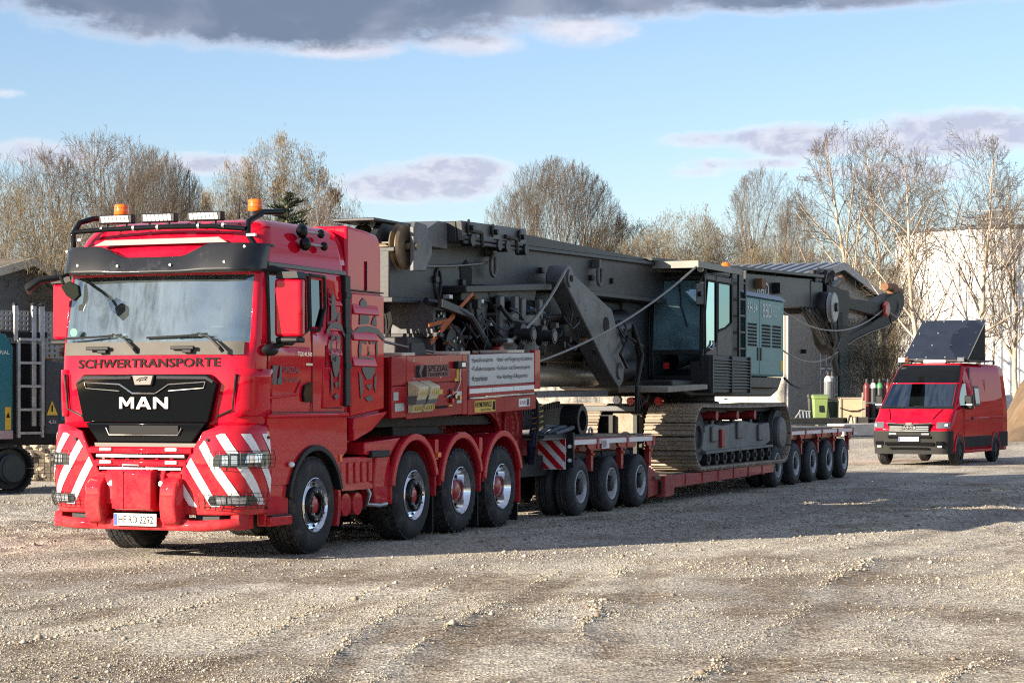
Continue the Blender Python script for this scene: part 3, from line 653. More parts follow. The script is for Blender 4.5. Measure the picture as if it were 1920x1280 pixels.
# ------------------------------------------------------------------ wheels (meshes shared by all copies; axis = y, outer face at y = 0)
def ring_blocks(R0, R1, y0, y1, n, fill, skew=0.0, ph=0.0):
    g = G(); st = 2*math.pi/n
    for i in range(n):
        a = (i+ph)*st; vs_ = []
        for rr in (R0, R1):
            for yy, sk in ((y0, 0), (y1, skew)):
                for da in (0, fill*st): t = a+da+sk*st; vs_.append((rr*math.cos(t), yy, rr*math.sin(t)))
        g.add(vs_, [(0,1,3,2),(4,6,7,5),(0,4,5,1),(2,3,7,6),(0,2,6,4),(1,5,7,3)])
    return g
def tyre(Rt, w, rr, groove=None):
    prof = [(rr, .028), (rr+.012, .004), (rr+.05, -.008), (rr+(Rt-rr)*.5, -.016), (Rt-.055, -.002), (Rt-.018, .022), (Rt, .048)]
    if groove:
        k = groove
        for i in range(1, k): 
            y = .048+(w-.096)*i/k; prof += [(Rt, y-.009), (Rt-.016, y-.006), (Rt-.016, y+.006), (Rt, y+.009)]
    prof += [(Rt, w-.048), (Rt-.018, w-.022), (Rt-.055, w+.002), (rr+(Rt-rr)*.5, w+.012), (rr+.012, w), (rr, w-.03)]
    return G().lathe(prof, n=56)
def nuts(r, y0, y1, n=10, s=.016):
    g = G()
    for i in range(n):
        a = 2*math.pi*i/n; g.cyl((r*math.cos(a), y1, r*math.sin(a)), (r*math.cos(a), y0, r*math.sin(a)), s, s*.85, 6)
    return g
WM = {}
def wheel_set(key, lst): WM[key] = [(n, mesh(n, g, m, 40, True)) for n, g, m in lst]
REDH = mat('red_hub_paint', (.40, .012, .018), .35, coat=.5, var=.1)
g1 = ring_blocks(.518, .537, .035, .10, 38, .80, .25)
for y0, y1, ph in ((.112, .165, .4), (.175, .215, .1), (.225, .275, .6), (.287, .352, .2)):
    q = ring_blocks(.518, .537, y0, y1, 38, .80, .25, ph); g1.add(q.v, q.f)
TY = tyre(.522, .385, .292)
RIMF = G().lathe([(.305, .004), (.303, -.008), (.296, -.012), (.288, .006), (.262, .045), (.24, .05), (.218, .034), (.2, .016), (.2, .06), (.29, .06)], n=48)
HUBB = G().lathe([(.205, .014), (.196, -.022), (.186, -.03), (.128, -.034), (.112, -.026), (.102, .01), (.102, .05), (.2, .05)], n=40)
HUBR = G().lathe([(.103, .03), (.098, .0), (.06, -.012), (.02, -.014), (.001, -.014), (.001, .05), (.1, .05)], n=28)
HOLES = nuts(.243, .036, .06, 10, .017)
wheel_set('steer', [('tyre', TY, RUBBER), ('tread', g1, RUBBER), ('rim', RIMF, CHROME), ('hand_holes', HOLES, DARKST), ('hub', HUBB, GLOSSBLK), ('hub_cap', HUBR, REDH), ('wheel_nuts', nuts(.158, -.062, -.02), STEEL)])
g2 = ring_blocks(.514, .539, .02, .145, 30, .62, .45); q = ring_blocks(.514, .539, .16, .30, 30, .62, -.45, .5); g2.add(q.v, q.f)
RIMD = G().lathe([(.305, .004), (.303, -.008), (.296, -.012), (.288, .006), (.28, .03), (.268, .05), (.262, .16), (.25, .185), (.15, .19), (.15, .2), (.29, .2)], n=48)
HUBD = G().lathe([(.19, .186), (.185, .165), (.135, .15), (.128, .07), (.10, .045), (.06, .035), (.001, .035), (.001, .19)], n=32)
wheel_set('drive', [('tyre', tyre(.522, .32, .292), RUBBER), ('tread', g2, RUBBER), ('rim', RIMD, CHROME), ('hub', HUBD, REDH), ('wheel_nuts', nuts(.168, .135, .18), DARKST)])
RIMT = G().lathe([(.243, .006), (.241, -.006), (.234, -.01), (.226, .006), (.215, .03), (.205, .085), (.19, .1), (.13, .105), (.13, .12), (.23, .12)], n=40)
HUBT = G().lathe([(.14, .105), (.13, .06), (.095, .03), (.09, -.01), (.05, -.025), (.001, -.025), (.001, .1)], n=28)
HOLT = nuts(.168, .094, .12, 8, .028)
wheel_set('trailer', [('tyre', tyre(.418, .262, .232, 4), RUBBER2), ('rim', RIMT, WHEELP), ('hand_holes', HOLT, mat('dark_opening', (.006, .006, .007), .8)), ('hub', HUBT, DARKST), ('wheel_nuts', nuts(.11, -.0, .06, 10, .014), DARKST)])
def wheel(t, key, u, v, z, far=False, turn=0.0, name='wheel'):
    e = bpy.data.objects.new(name, None); COL.objects.link(e); e.parent = t.o; e.empty_display_size = .2
    e.matrix_local = T(u-t.off.x, v-t.off.y, z-t.off.z) @ Matrix.Rotation(math.pi if far else 0, 4, 'Z') @ Matrix.Rotation(turn, 4, 'Z')
    for n, me in WM[key]:
        o = inst(n, me, e, Matrix.Identity(4))
        if n in ('tread', 'hand_holes', 'wheel_nuts'): o['kind'] = 'stuff'
    return e
def clip(poly, a, b, c):      # keep a*x+b*y <= c
    out = []
    for i in range(len(poly)):
        p, q = poly[i], poly[(i+1) % len(poly)]; dp, dq = a*p[0]+b*p[1]-c, a*q[0]+b*q[1]-c
        if dp <= 0: out.append(p)
        if (dp < 0 < dq) or (dq < 0 < dp): k = dp/(dp-dq); out.append((p[0]+(q[0]-p[0])*k, p[1]+(q[1]-p[1])*k))
    return out

# ------------------------------------------------------------------ the truck
VC = 1.22
TR = Thing('heavy_haulage_truck', 'red four-axle heavy haulage truck with tall cab and striped bumper, coupled to the low loader', 'truck', TF, (2.3, VC, 0))
def interp(x, tab):
    for (a, ya), (b, yb) in zip(tab, tab[1:]):
        if x <= b: k = (x-a)/(b-a); return ya+(yb-ya)*max(0, k)
    return tab[-1][1]
UF = [(1.40, -1.49), (1.6, -1.51), (1.95, -1.51), (2.18, -1.485), (2.32, -1.46), (3.02, -1.315), (3.12, -1.29), (3.28, -1.22), (3.45, -1.12), (3.54, -1.04), (3.60, -.93), (3.64, -.74), (3.66, -.45)]
HWT = [(1.40, 1.20), (1.9, 1.215), (2.4, 1.215), (3.02, 1.195), (3.25, 1.17), (3.45, 1.125), (3.54, 1.08), (3.60, 1.02), (3.64, .93), (3.66, .75)]
CAB_R = .84
def plan(z, off=0.0):
    """outline of the cab at height z from the near rear corner round the front to the far rear corner"""
    uf = interp(z, UF)-off; hw = interp(z, HWT)+off; us = max(-1.08, uf+.30); rv = .40; pts = []
    for u in (CAB_R, .72, .23, -.085, -.15, -.62, -1.0): pts.append((max(u, us+.001) if u < us else u, -hw))
    for i in range(0, 8):
        a = math.pi/2*i/7; e = 2/2.5
        pts.append((us-(us-uf-.05)*(math.sin(a)**e), -hw+rv*(1-math.cos(a)**e)))
    for k in (.72, .45, .2): 
        v0 = -(hw-rv)*k; pts.append((uf+.05*(k**2), v0))
    mir = [(u, -v) for u, v in pts[::-1]]
    return pts+[(uf, 0)]+mir
ZL = [1.40, 1.47, 1.6, 1.8, 1.98, 2.18, 2.30, 2.5, 2.75, 3.02, 3.09, 3.2, 3.32, 3.45, 3.52, 3.57, 3.61, 3.64, 3.66]
def cabrow(z, off=0.0): return [(u, VC+v, z) for u, v in plan(z, off)]
def cab():
    rows = [cabrow(z) for z in ZL]; nc = len(rows[0]); mid = (nc-1)//2
    iW0, iW1 = ZL.index(2.30), ZL.index(3.02)
    ws0, ws1 = 10, nc-1-11
    def ws(i, j): return iW0 <= i < iW1 and ws0 <= j <= ws1
    def sw(i, j):
        for jj in (j, nc-2-j):
            if iW0 <= i < iW1 and (4 <= jj <= 5): return True
            if iW0+1 <= i < iW1 and jj == 2: return True
        return False
    g = G(); g.grid(rows, lambda i, j: ws(i, j) or sw(i, j))
    top = rows[-1]; g.add([p for p in top], [tuple(range(nc))])                    # roof
    back = [p for r_ in rows for p in (r_[0], r_[-1])]
    g.add([rows[0][0], rows[0][-1], rows[-1][-1], rows[-1][0]], [(0, 1, 2, 3)])
    shell = part('cab_shell', g, RED, TR, smooth=50)
    shell.modifiers.new('thick', 'SOLIDIFY').thickness = .02; shell.modifiers['thick'].offset = -1
    # glass
    def pane(name, js, iz0, iz1, m, off=-.012):
        g = G(); g.grid([[cabrow(ZL[i], off)[j] for j in js] for i in range(iz0, iz1+1)]); return part(name, g, m, TR)
    pane('windscreen', range(ws0, ws1+2), iW0, iW1, GLASS)
    for jj in (0, 1):
        s1 = [4, 5, 6]; s2 = [2, 3]
        if jj: s1 = [nc-1-k for k in s1]; s2 = [nc-1-k for k in s2]
        pane('door_window', s1, iW0, iW1, GLASSD); pane('quarter_window', s2, iW0+1, iW1, GLASSD)
    # black surround of the screen and grey cowl beneath it
    g = G(); lo = [cabrow(2.17, .012)[j] for j in range(11, nc-11)]; hi = [cabrow(2.31, .012)[j] for j in range(11, nc-11)]; g.grid([lo, hi]); cowl = part('wiper_cowl', g, mat('grey_cowl', (.10, .095, .085), .6, var=.15, spec=.2), TR)
    g = G()
    for j0, j1 in ((9, 11), (nc-12, nc-10)):
        g.grid([[cabrow(z, .004)[j] for j in range(j0, j1+1)] for z in (2.25, 2.5, 2.75, 3.05)])
    # side window frames
    for sgn in (0, 1):
        v = VC-1.222 if sgn == 0 else VC+1.222
        g = G()
        for loop in ([(-1.06, 3.05), (-.13, 3.06), (-.13, 2.47), (-.55, 2.30), (-1.06, 2.28)], [(-.10, 3.06), (.26, 3.06), (.26, 2.72), (.10, 2.46), (-.10, 2.46)]):
            lp = [(u, v+(.02 if sgn == 0 else -.02)*max(0, (z-2.4)/.7), z) for u, z in loop]; g.tube(lp+[lp[0]], .022, 6)
        part('window_frame', g, BLACK, TR)
    # lower filler of the door glass (sloping sill)
    g = G(); g.prism([(-1.04, 2.27), (-.1, 2.27), (-.1, 2.50), (-.16, 2.48), (-.55, 2.32), (-1.04, 2.31)], .003, .017); part('door_sill', g, RED, TR)
    # dark interior
    g = G(); g.box(-1.25, -.75, .16, 2.28, 1.75, 2.36); g.box(-1.38, -1.2, .3, 2.15, 2.1, 2.3); g.box(-1.05, -.7, .25, .85, 2.3, 2.46); dash = part('dashboard', g, DASH, TR, bevel=.04)
    g = G(); g.box(-1.2, .78, .08, 2.36, 1.5, 1.72); g.box(.70, .80, .10, 2.34, 1.6, 3.2); g.box(-.7, .7, .3, 2.14, 3.3, 3.36); part('cab_interior', g, SEAT, TR)
    for v in (.3, 1.45):
        g = G(); g.box(-.55, -.02, v, v+.55, 2.0, 2.2); g.prism([(-.08, 2.15), (.1, 2.15), (.22, 2.95), (.06, 2.95)], v+.03, v+.52); g.prism([(.08, 2.93), (.2, 2.93), (.24, 3.14), (.13, 3.14)], v+.14, v+.41); part('seat', g, SEAT, TR, bevel=.03)
    g = G(); g.tube([(-.62+.09*math.cos(a), .58+.23*math.sin(a), 2.42+.2*math.cos(a)) for a in [k*2*math.pi/24 for k in range(25)]], .016, 6); g.cyl((-.62, .58, 2.42), (-.85, .58, 2.3), .03); part('steering_wheel', g, BLACK, TR)
    pap = mat('dashboard_papers', (.72, .70, .64), .7)
    for (u, v, z, a, b, c) in ((-1.1, 1.2, 2.37, .14, .22, .01), (-1.12, .5, 2.47, .1, .16, .01), (-1.05, 1.75, 2.365, .08, .2, .05)):
        g = G(); g.box(u, u+a, v, v+b, z, z+c); part('dash_paper', g, pap, TR, dash)
    # windscreen toll sticker
    g = G(); g.lathe([(.001, 0), (.045, 0), (.045, .004), (.001, .004)], n=20, ax='x'); st = mat('green_sticker', (.05, .33, .18), .5)
    g.v = [(x-1.452, y+2.16, z+2.42) for x, y, z in g.v]; part('sticker', g, st, TR)
    return shell
cab()
def truck_front():
    nc = len(plan(2.0)); 
    # sun visor: a deep black board wrapped round the front, dipped in the middle
    def top(v): k = smooth01((abs(v)-.30)/.42); return 3.215+.13*k
    cols = []
    for s in np.linspace(-1, 1, 49):
        a = abs(s); v = s*1.235; 
        corner = max(0., (a-.80)/.20); u = -1.50+.06*a*a+.30*corner**2.0
        cols.append((u, VC+v*(1 if corner < 1 else 1), v))
    g = G(); th = .045
    rows = []
    for k, (du, f) in enumerate(((0, 0), (0, .12), (0, .88), (.02, 1.0), (.10, 1.0))):
        rows.append([(u+du+.10*f, v, (3.045+(top(vv)-3.045)*f)) for u, v, vv in cols])
    g.grid(rows); vis = part('sun_visor', g, mat('visor_black', (.016, .018, .022), .4, coat=.3, var=.15, dirt=(.12, .12, .12), dirt_amt=.12, dscale=3, spec=.2), TR, smooth=35); vis.modifiers.new('t', 'SOLIDIFY').thickness = .03
    for v, z in ((.12, 3.30), (.32, 3.14), (.95, 3.12), (1.6, 3.12), (2.12, 3.14), (2.3, 3.3)):
        g = G(); u = -1.50+.10*(z-3.045)/.28; g.lathe([(.013, -.012), (.013, .01), (.001, .01), (.001, -.012)], n=10, ax='x'); g.v = [(x+u+.06*((v-VC)/1.22)**2, y+v, zz+z) for x, y, zz in g.v]; part('screw', g, STEEL, TR, vis)
    # bright strip between visor and roof
    g = G(); g.prism([(VC-.82, 3.36), (VC+.82, 3.36), (VC+.70, 3.42), (VC-.70, 3.42)], -1.245, -1.215, 'x'); g.v = [(x+(z-3.36)*.55, y, z) for x, y, z in g.v]; part('name_strip', g, mat('brushed_strip', (.55, .52, .47), .3, .6), TR)
    # grille
    oct_ = [(VC-.83, 1.46), (VC+.83, 1.46), (VC+.86, 1.86), (VC+.74, 1.965), (VC-.74, 1.965), (VC-.86, 1.86)]
    oct_ = [(VC-.76, 1.46), (VC+.76, 1.46), (VC+.86, 1.87), (VC+.76, 1.965), (VC-.76, 1.965), (VC-.86, 1.87)]
    g = G(); g.prism(oct_, -1.545, -1.46, 'x'); gr = part('grille_panel', g, GLOSSBLK, TR, bevel=.012)
    GT = mat('grille_trim', (.10, .10, .105), .15, .6, coat=1)
    for sg in (-1, 1):
        g = G(); g.tube([(-1.553, VC+sg*.16, 1.93), (-1.556, VC+sg*.75, 1.925), (-1.548, VC+sg*.83, 1.88)], .018, 6); part('trim_bar', g, GT, TR, gr)
        g = G(); g.tube([(-1.556, VC+sg*.74, 1.885), (-1.558, VC+sg*.30, 1.86), (-1.556, VC+sg*.20, 1.80)], .009, 6); g.tube([(-1.556, VC+sg*.74, 1.885), (-1.556, VC+sg*.72, 1.82), (-1.558, VC+sg*.30, 1.79)], .007, 6); part('trim_bar', g, CHROME, TR, gr)
    g = G(); g.tube([(-1.56, VC-.2, 1.80), (-1.56, VC-.14, 1.765), (-1.56, VC+.14, 1.765), (-1.56, VC+.2, 1.80)], .010, 6); part('trim_bar', g, CHROME, TR, gr)
    g = G(); g.prism([(VC-.10, 1.85), (VC+.10, 1.85), (VC+.13, 1.955), (VC-.13, 1.955)], -1.585, -1.545, 'x'); em = part('emblem', g, mat('emblem_plate', (.13, .12, .11), .5, .2), TR, bevel=.008)
    # the running lion, drawn with a bent wire
    lion = [(-.075, .0), (-.055, .012), (-.035, .028), (-.01, .034), (.02, .036), (.04, .048), (.058, .044), (.05, .028), (.035, .02), (.045, .0), (.03, .012), (.0, .012), (-.02, .01), (-.04, -.012)]
    g = G(); g.tube([(-1.589, VC-x, 1.90+z*.8) for x, z in lion], .0045, 5); part('lion_mark', g, DARKST, TR, em)
    block_man(.60, .125, mat('brushed_letter', (.62, .59, .54), .28, .75), TR, (-1.5455, VC+.30, 1.60), 'maker_letter', gr, .022)
    text('SCHWERTRANSPORTE', 1.74, .098, BLKTXT, TR, (-1.50, VC+.88, 2.03), (0, -1, .008), (0, 0, 1), 'front_lettering', ext=0, off=.024, spacing=1.06, warp=lambda u, v, z: (interp(z, UF)+.05*min(1, abs(v-VC)/(interp(z, HWT)-.40))**2-.012, v, z))
    # black lower grille
    g = G(); g.prism([(VC-.74, 1.455), (VC+.74, 1.455), (VC+.58, 1.24), (VC-.58, 1.24)], -1.55, -1.40, 'x'); lg = part('lower_grille', g, GLOSSBLK, TR, bevel=.02)
    g = G(); g.box(-1.565, -1.551, VC-.42, VC+.42, 1.335, 1.425); part('air_slot', g, mat('dark_opening', (.006, .006, .007), .8), TR, lg)
    g = G(); g.tube([(-1.568, VC-.46, 1.40), (-1.57, VC-.42, 1.325), (-1.57, VC+.42, 1.325), (-1.568, VC+.46, 1.40)], .008, 6); part('trim_bar', g, CHROME, TR, lg)
    # corner flaps of the cab front (raised air deflectors)
    for sg in (-1, 1):
        w = .30 if sg < 0 else .30; pts = []
        g = G(); outer = []; inner = []
        for k in range(7):
            z = 2.02-.5*k/6; pl = plan(z, .022); n = len(pl)
            jj = (6, 7, 8, 9, 10, 11, 12) if sg < 0 else tuple(n-1-x for x in (6, 7, 8, 9, 10, 11, 12))
            cut = 5 if k < 1 else 6
            outer.append([(pl[j][0], VC+pl[j][1], z) for j in jj])
        g.grid(outer); o = part('corner_deflector', g, RED, TR); o.modifiers.new('t', 'SOLIDIFY').thickness = .045
        g = G(); pl0 = plan(1.98, .03); pl1 = plan(1.62, .03); j0 = 12 if sg < 0 else len(pl0)-13
        a = (pl0[j0][0]-.004, VC+pl0[j0][1], 1.97); b = (pl1[j0][0]-.004, VC+pl1[j0][1]*.97, 1.60); g.tube([a, b, (b[0], b[1]+(.18*(1 if sg < 0 else -1)), 1.52)], .012, 6); part('deflector_gap', g, BLACK, TR, o)
    # bumper corners with hazard film
    def bcurve():
        pts = []
        for k in range(6): v = .78-(.78-.42)*k/5; pts.append((-1.60+.02*(k/5)**2, v))
        for k in range(1, 15):
            a = math.pi/2*k/14; e = 2/2.4; pts.append((-1.58+.50*(1-math.cos(a)**e), .42-.42*math.sin(a)**e))
        return pts
    bc = bcurve(); ss = [0]
    for p, q in zip(bc, bc[1:]): ss.append(ss[-1]+math.hypot(q[0]-p[0], q[1]-p[1]))
    SM = ss[-1]
    def bpt(s, z, off=0.0, far=False):
        s = max(0, min(SM, s)); k = max(0, min(len(ss)-2, next((i for i in range(len(ss)-1) if s <= ss[i+1]+1e-9), len(ss)-2)))
        f = (s-ss[k])/(ss[k+1]-ss[k]); u = bc[k][0]+(bc[k+1][0]-bc[k][0])*f; v = bc[k][1]+(bc[k+1][1]-bc[k][1])*f
        du, dv = bc[k+1][0]-bc[k][0], bc[k+1][1]-bc[k][1]; n = math.hypot(du, dv); nu, nv = dv/n, -du/n
        bow = .045*math.sin(max(0, min(1, (z-.5)/.95))*math.pi)       # slight barrel shape
        u += nu*(off+bow-.02); v += nv*(off+bow-.02)
        return (u, 2*VC-v if far else v, z)
    out = [(0.0, .62), (.06, .50), (SM, .50), (SM, 1.43), (.50, 1.43), (.30, 1.36), (.15, 1.10), (0, .84)]
    film = [(.02, .80), (.14, .60), (.2, .58), (SM-.015, .60), (SM-.015, 1.34), (.50, 1.345), (.32, 1.27), (.17, 1.08)]
    def sheet(poly, off, far):
        g = G(); st = SM/22
        for i in range(22):
            q = clip(clip(poly, 1, 0, (i+1)*st), -1, 0, -i*st)
            if len(q) < 3: continue
            for z0 in np.arange(.4, 1.5, .12):
                r_ = clip(clip(q, 0, 1, z0+.12), 0, -1, -z0)
                if len(r_) >= 3: g.add([bpt(s, z, off, far) for s, z in r_], [tuple(range(len(r_)))])
        return g
    for far in (False, True):
        b = part('bumper_corner', sheet(out, 0, far), RED, TR, smooth=50); b.modifiers.new('t', 'SOLIDIFY').thickness = .05; b.modifiers['t'].offset = 0
        b.modifiers['t'].use_rim = True
        wdt = .088
        for k in range(-4, 14):
            c0 = k*2*wdt*1.25; n = (1/math.sqrt(1+.62**2), .62/math.sqrt(1+.62**2))
            q = clip(clip(film, n[0], n[1], .42+c0+wdt*1.0-.0), -n[0], -n[1], -(.42+c0-.0))
            if len(q) >= 3: part('hazard_stripe', sheet(q, .031, far), WHITER, TR, b, smooth=50)
        # headlamp with stone guard
        hl = [(.43, 1.00), (SM-.06, 1.00), (SM-.05, 1.10), (SM-.10, 1.155), (.47, 1.13), (.43, 1.09)]
        h = part('headlight', sheet(hl, .036, far), mat('headlight_housing', (.05, .055, .06), .15, .3, coat=1), TR)
        for s0, s1 in ((.52, .575), (.60, .655)):
            g = sheet([(s0, 1.02), (s1, 1.02), (s1, 1.115), (s0, 1.115)], .042, far); part('lamp_lens', g, LENS, TR, h)
        g = sheet([(.72, 1.04), (.90, 1.045), (.92, 1.135), (.74, 1.125)], .046, far); part('lamp_reflector', g, mat('bright_reflector', (.9, .92, .95), .12, .8, coat=1), TR, h)
        g = G()
        for k in range(9):
            s = .42+(SM-.44-.0)*k/8; g.tube([bpt(s, .985, .07, far), bpt(s, 1.08, .085, far), bpt(s, 1.165, .07, far)], .004, 4)
        for z in (.985, 1.03, 1.075, 1.12, 1.165): g.tube([bpt(.42+(SM-.44)*k/14, z, .075, far) for k in range(15)], .004, 4)
        part('stone_guard', g, BLACK, TR, h)
        # fog lamp with stone guard
        fl = [(.40, .60), (SM-.28, .60), (SM-.22, .65), (SM-.28, .70), (.40, .70), (.36, .65)]
        f = part('fog_light', sheet(fl, .036, far), mat('headlight_housing', (.05, .055, .06), .15), TR)
        for s0, s1 in ((.46, .55), (.57, .74)):
            part('lamp_lens', sheet([(s0, .615), (s1, .615), (s1, .685), (s0, .685)], .042, far), LENS, TR, f)
        g = G()
        for k in range(12):
            s = .28+(SM-.40)*k/11; g.tube([bpt(s, .565, .06, far), bpt(s, .65, .085, far), bpt(s, .725, .06, far)], .0035, 4)
        for z in (.565, .60, .64, .68, .725): g.tube([bpt(.28+(SM-.40)*k/12, z, .075, far) for k in range(13)], .0035, 4)
        part('stone_guard', g, BLACK, TR, f)
        for s, z in ((.36, 1.28), (SM-.05, 1.30), (.05, .80), (SM-.06, .56)):
            p = bpt(s, z, .03, far); q_ = bpt(s, z, .045, far); g = G(); g.cyl(p, q_, .017, n=10); part('bolt', g, BLACK, TR, b)
    # red slats between the corners
    for i, (z, hw) in enumerate(((1.17, .66), (1.035, .60), (.91, .54))):
        g = G(); g.prism([(-1.60, z+.035), (-1.665, z+.012), (-1.655, z-.035), (-1.575, z-.055), (-1.55, z)], VC-hw+.03, VC+hw-.03, 'y'); sl_ = part('grille_slat', g, RED, TR, bevel=.008)
        if i < 2:
            for v in (VC-.40, VC+.40):
                g = G(); g.box(-1.685, -1.655, v-.07, v+.07, z-.012, z+.022); part('position_lamp', g, LAMPON, TR, sl_, bevel=.006)
            for k in range(5):
                v = VC-.36+.18*k; g = G(); g.box(-1.60, -1.575, v-.02, v+.02, z-.11, z-.03); part('slat_web', g, RED, TR, sl_)
    for z, hw in ((1.105, .54), (.972, .50)):
        g = G(); g.prism([(-1.60, z+.022), (-1.64, z+.018), (-1.645, z-.016), (-1.60, z-.022)], VC-hw, VC+hw); part('bright_bar', g, CHROME, TR, bevel=.006)
    g = G(); g.box(-1.54, -1.42, VC-.62, VC+.62, .80, 1.24); part('radiator', g, mat('radiator_grey', (.16, .15, .13), .6), TR)
    # towing gear: centre box, two horned cheeks, cross member
    g = G(); g.prism([(-1.55, .97), (-1.76, .97), (-1.80, .93), (-1.80, .56), (-1.74, .53), (-1.55, .53)], VC-.23, VC+.23); box_ = part('coupling_box', g, RED, TR, bevel=.014)
    g = G(); g.box(-1.808, -1.801, VC+.10, VC+.235, .56, .95); part('coupling_cover', g, RED, TR, box_)
    g = G(); g.tube([(-1.70, VC+.17, .97), (-1.70, VC+.17, 1.01), (-1.70, VC-.02, 1.01), (-1.70, VC-.02, .97)], .008, 6); part('pin_handle', g, STEEL, TR, box_)
    for sg in (-1, 1):
        a, b = sorted((VC+sg*.33, VC+sg*.58))
        g = G(); g.prism([(-1.5, .88), (-1.70, .88), (-1.80, .80), (-1.82, .60), (-1.78, .42), (-1.66, .37), (-1.5, .40)], a+.05, b); o = part('towing_cheek', g, RED, TR, bevel=.03, seg=3)
        g = G(); g.prism([(-1.5, .92), (-1.66, .96), (-1.70, .90), (-1.70, .60), (-1.5, .55)], VC+sg*.24-.03, VC+sg*.24+.12*sg+.03); part('cheek_plate', g, RED, TR, o, bevel=.01)
        g = G(); g.cyl((-1.72, VC+sg*.30, .82), (-1.68, VC+sg*.30, .82), .028, n=12); part('bolt', g, STEEL, TR, o)
    g = G(); g.box(-1.68, -1.3, VC-.62, VC+.62, .33, .45); part('cross_member', g, RED, TR, bevel=.02)
    for sg in (-1, 1):
        g = G(); g.tube([(-1.64, VC+sg*.50, .385), (-1.66, VC+sg*.75, .385), (-1.60, VC+sg*1.0, .40), (-1.50, VC+sg*1.10, .41)], [.055, .06, .06, .055], 10); part('bumper_tube', g, RED, TR)
        g = G(); g.box(-1.52, -1.2, VC+sg*1.08-.04, VC+sg*1.08+.06, .34, .50); part('tube_bracket', g, RED, TR, bevel=.01)
        g = G(); g.box(-1.54, -1.25, VC+sg*.62, VC+sg*.9, .44, .52); part('towing_eye', g, DARKST, TR)
    # number plate
    g = G(); g.box(-1.735, -1.722, VC-.26, VC+.26, .375, .505); npl = part('number_plate', g, mat('plate_white', (.75, .75, .72), .4, var=.06), TR, bevel=.004)
    g = G(); g.box(-1.738, -1.7355, VC+.215, VC+.255, .38, .50); part('plate_band', g, mat('plate_blue', (.02, .06, .35), .4), TR, npl)
    text('HF\u00b7RD 2292', .42, .078, BLKTXT, TR, (-1.736, VC+.20, .402), (0, -1, 0), (0, 0, 1), 'plate_lettering', npl, ext=.003)
    # wipers
    for v in (1.56, .52):
        g = G(); g.tube([(-1.50, v-.22, 2.20), (-1.53, v-.20, 2.24), (-1.50, v-.05, 2.36), (-1.475, v+.1, 2.395)], [.022, .022, .013, .009], 6); g.tube([(-1.475, v+.35, 2.36), (-1.468, v+.1, 2.385), (-1.475, v-.02, 2.39)], .009, 5); g.tube([(-1.468, v+.72, 2.352), (-1.466, v+.1, 2.375)], .012, 5); part('wiper', g, BLACK, TR)
        g = G(); g.box(-1.53, -1.49, v+.12, v+.40, 2.225, 2.262); g.box(-1.525, -1.485, v+.15, v+.26, 2.19, 2.225); part('washer_bracket', g, BLACK, TR, bevel=.006)
    # roof bar, lamps, beacons, aerials
    g = G(); pts = [(-1.18, .10, 3.33), (-1.20, .17, 3.44), (-1.10, .22, 3.58), (-.86, .18, 3.70), (-.5, .13, 3.73)]; g.tube(pts, .031, 10)
    g.tube([(-1.24, 2.30, 3.34), (-1.25, 2.30, 3.50), (-1.20, 2.25, 3.62), (-1.0, 2.20, 3.68), (-.6, 2.2, 3.70)], .031, 10)
    g.tube([(-1.19, .20, 3.50), (-1.215, .6, 3.535), (-1.22, VC, 3.545), (-1.225, 1.9, 3.535), (-1.24, 2.28, 3.52)], .028, 10); bar = part('roof_bar', g, GLOSSBLK, TR)
    for v in (.45, .75, 1.25, 1.55, 1.95):
        g = G(); g.lathe([(.029, -.012), (.032, -.012), (.032, .012), (.029, .012)], n=12); g.v = [(x-1.22, y+v, z+3.542) for x, y, z in g.v]; part('bar_clamp', g, STEEL, TR, bar)
    for v in (.72, 1.29, 1.82):
        g = G(); g.box(-1.17, -1.08, v-.21, v+.21, 3.60, 3.70); lamp = part('light_bar', g, BLACK, TR, bevel=.012)
        for k in range(7):
            g = G(); y = v-.175+.05*k; g.prism([(y, 3.617), (y+.038, 3.617), (y+.052, 3.683), (y+.014, 3.683)], -1.178, -1.168, 'x'); part('lamp_lens', g, LAMPON, TR, lamp)
        [part('lamp_foot', G().cyl((-1.14, v+q, 3.56), (-1.13, v+q, 3.61), .015), BLACK, TR, lamp) for q in (-.12, .12)]
    for v in (.30, 1.97):
        c = (-.80, v, 3.66)
        g = G(); g.lathe([(.001, 0), (.085, 0), (.085, .055), (.001, .055)], ax='z', n=24, c=c); b = part('beacon', g, BLACK, TR)
        g = G(); g.lathe([(.001, .055), (.078, .055), (.082, .065), (.080, .165), (.07, .182), (.001, .182)], ax='z', n=28, c=c); part('beacon_lens', g, AMBER, TR, b)
        g = G(); g.lathe([(.083, .10), (.086, .103), (.083, .106)], ax='z', n=28, c=c, closed=False); g.lathe([(.081, .14), (.084, .143), (.081, .146)], ax='z', n=28, c=c, closed=False); part('lens_ring', g, AMBER, TR, b)
    for v, h in ((1.10, .48), (.48, .20)):
        g = G(); g.tube([(-.85, v, 3.64), (-.84, v, 3.72), (-.82, v, 3.66+h)], [.022, .008, .0035], 6); part('aerial', g, BLACK, TR)
    for v in (.12, 2.27):
        g = G(); g.box(-1.235, -1.20, v-.055, v+.055, 3.415, 3.445); part('marker_lamp', g, LAMPON, TR, bevel=.006)
truck_front()
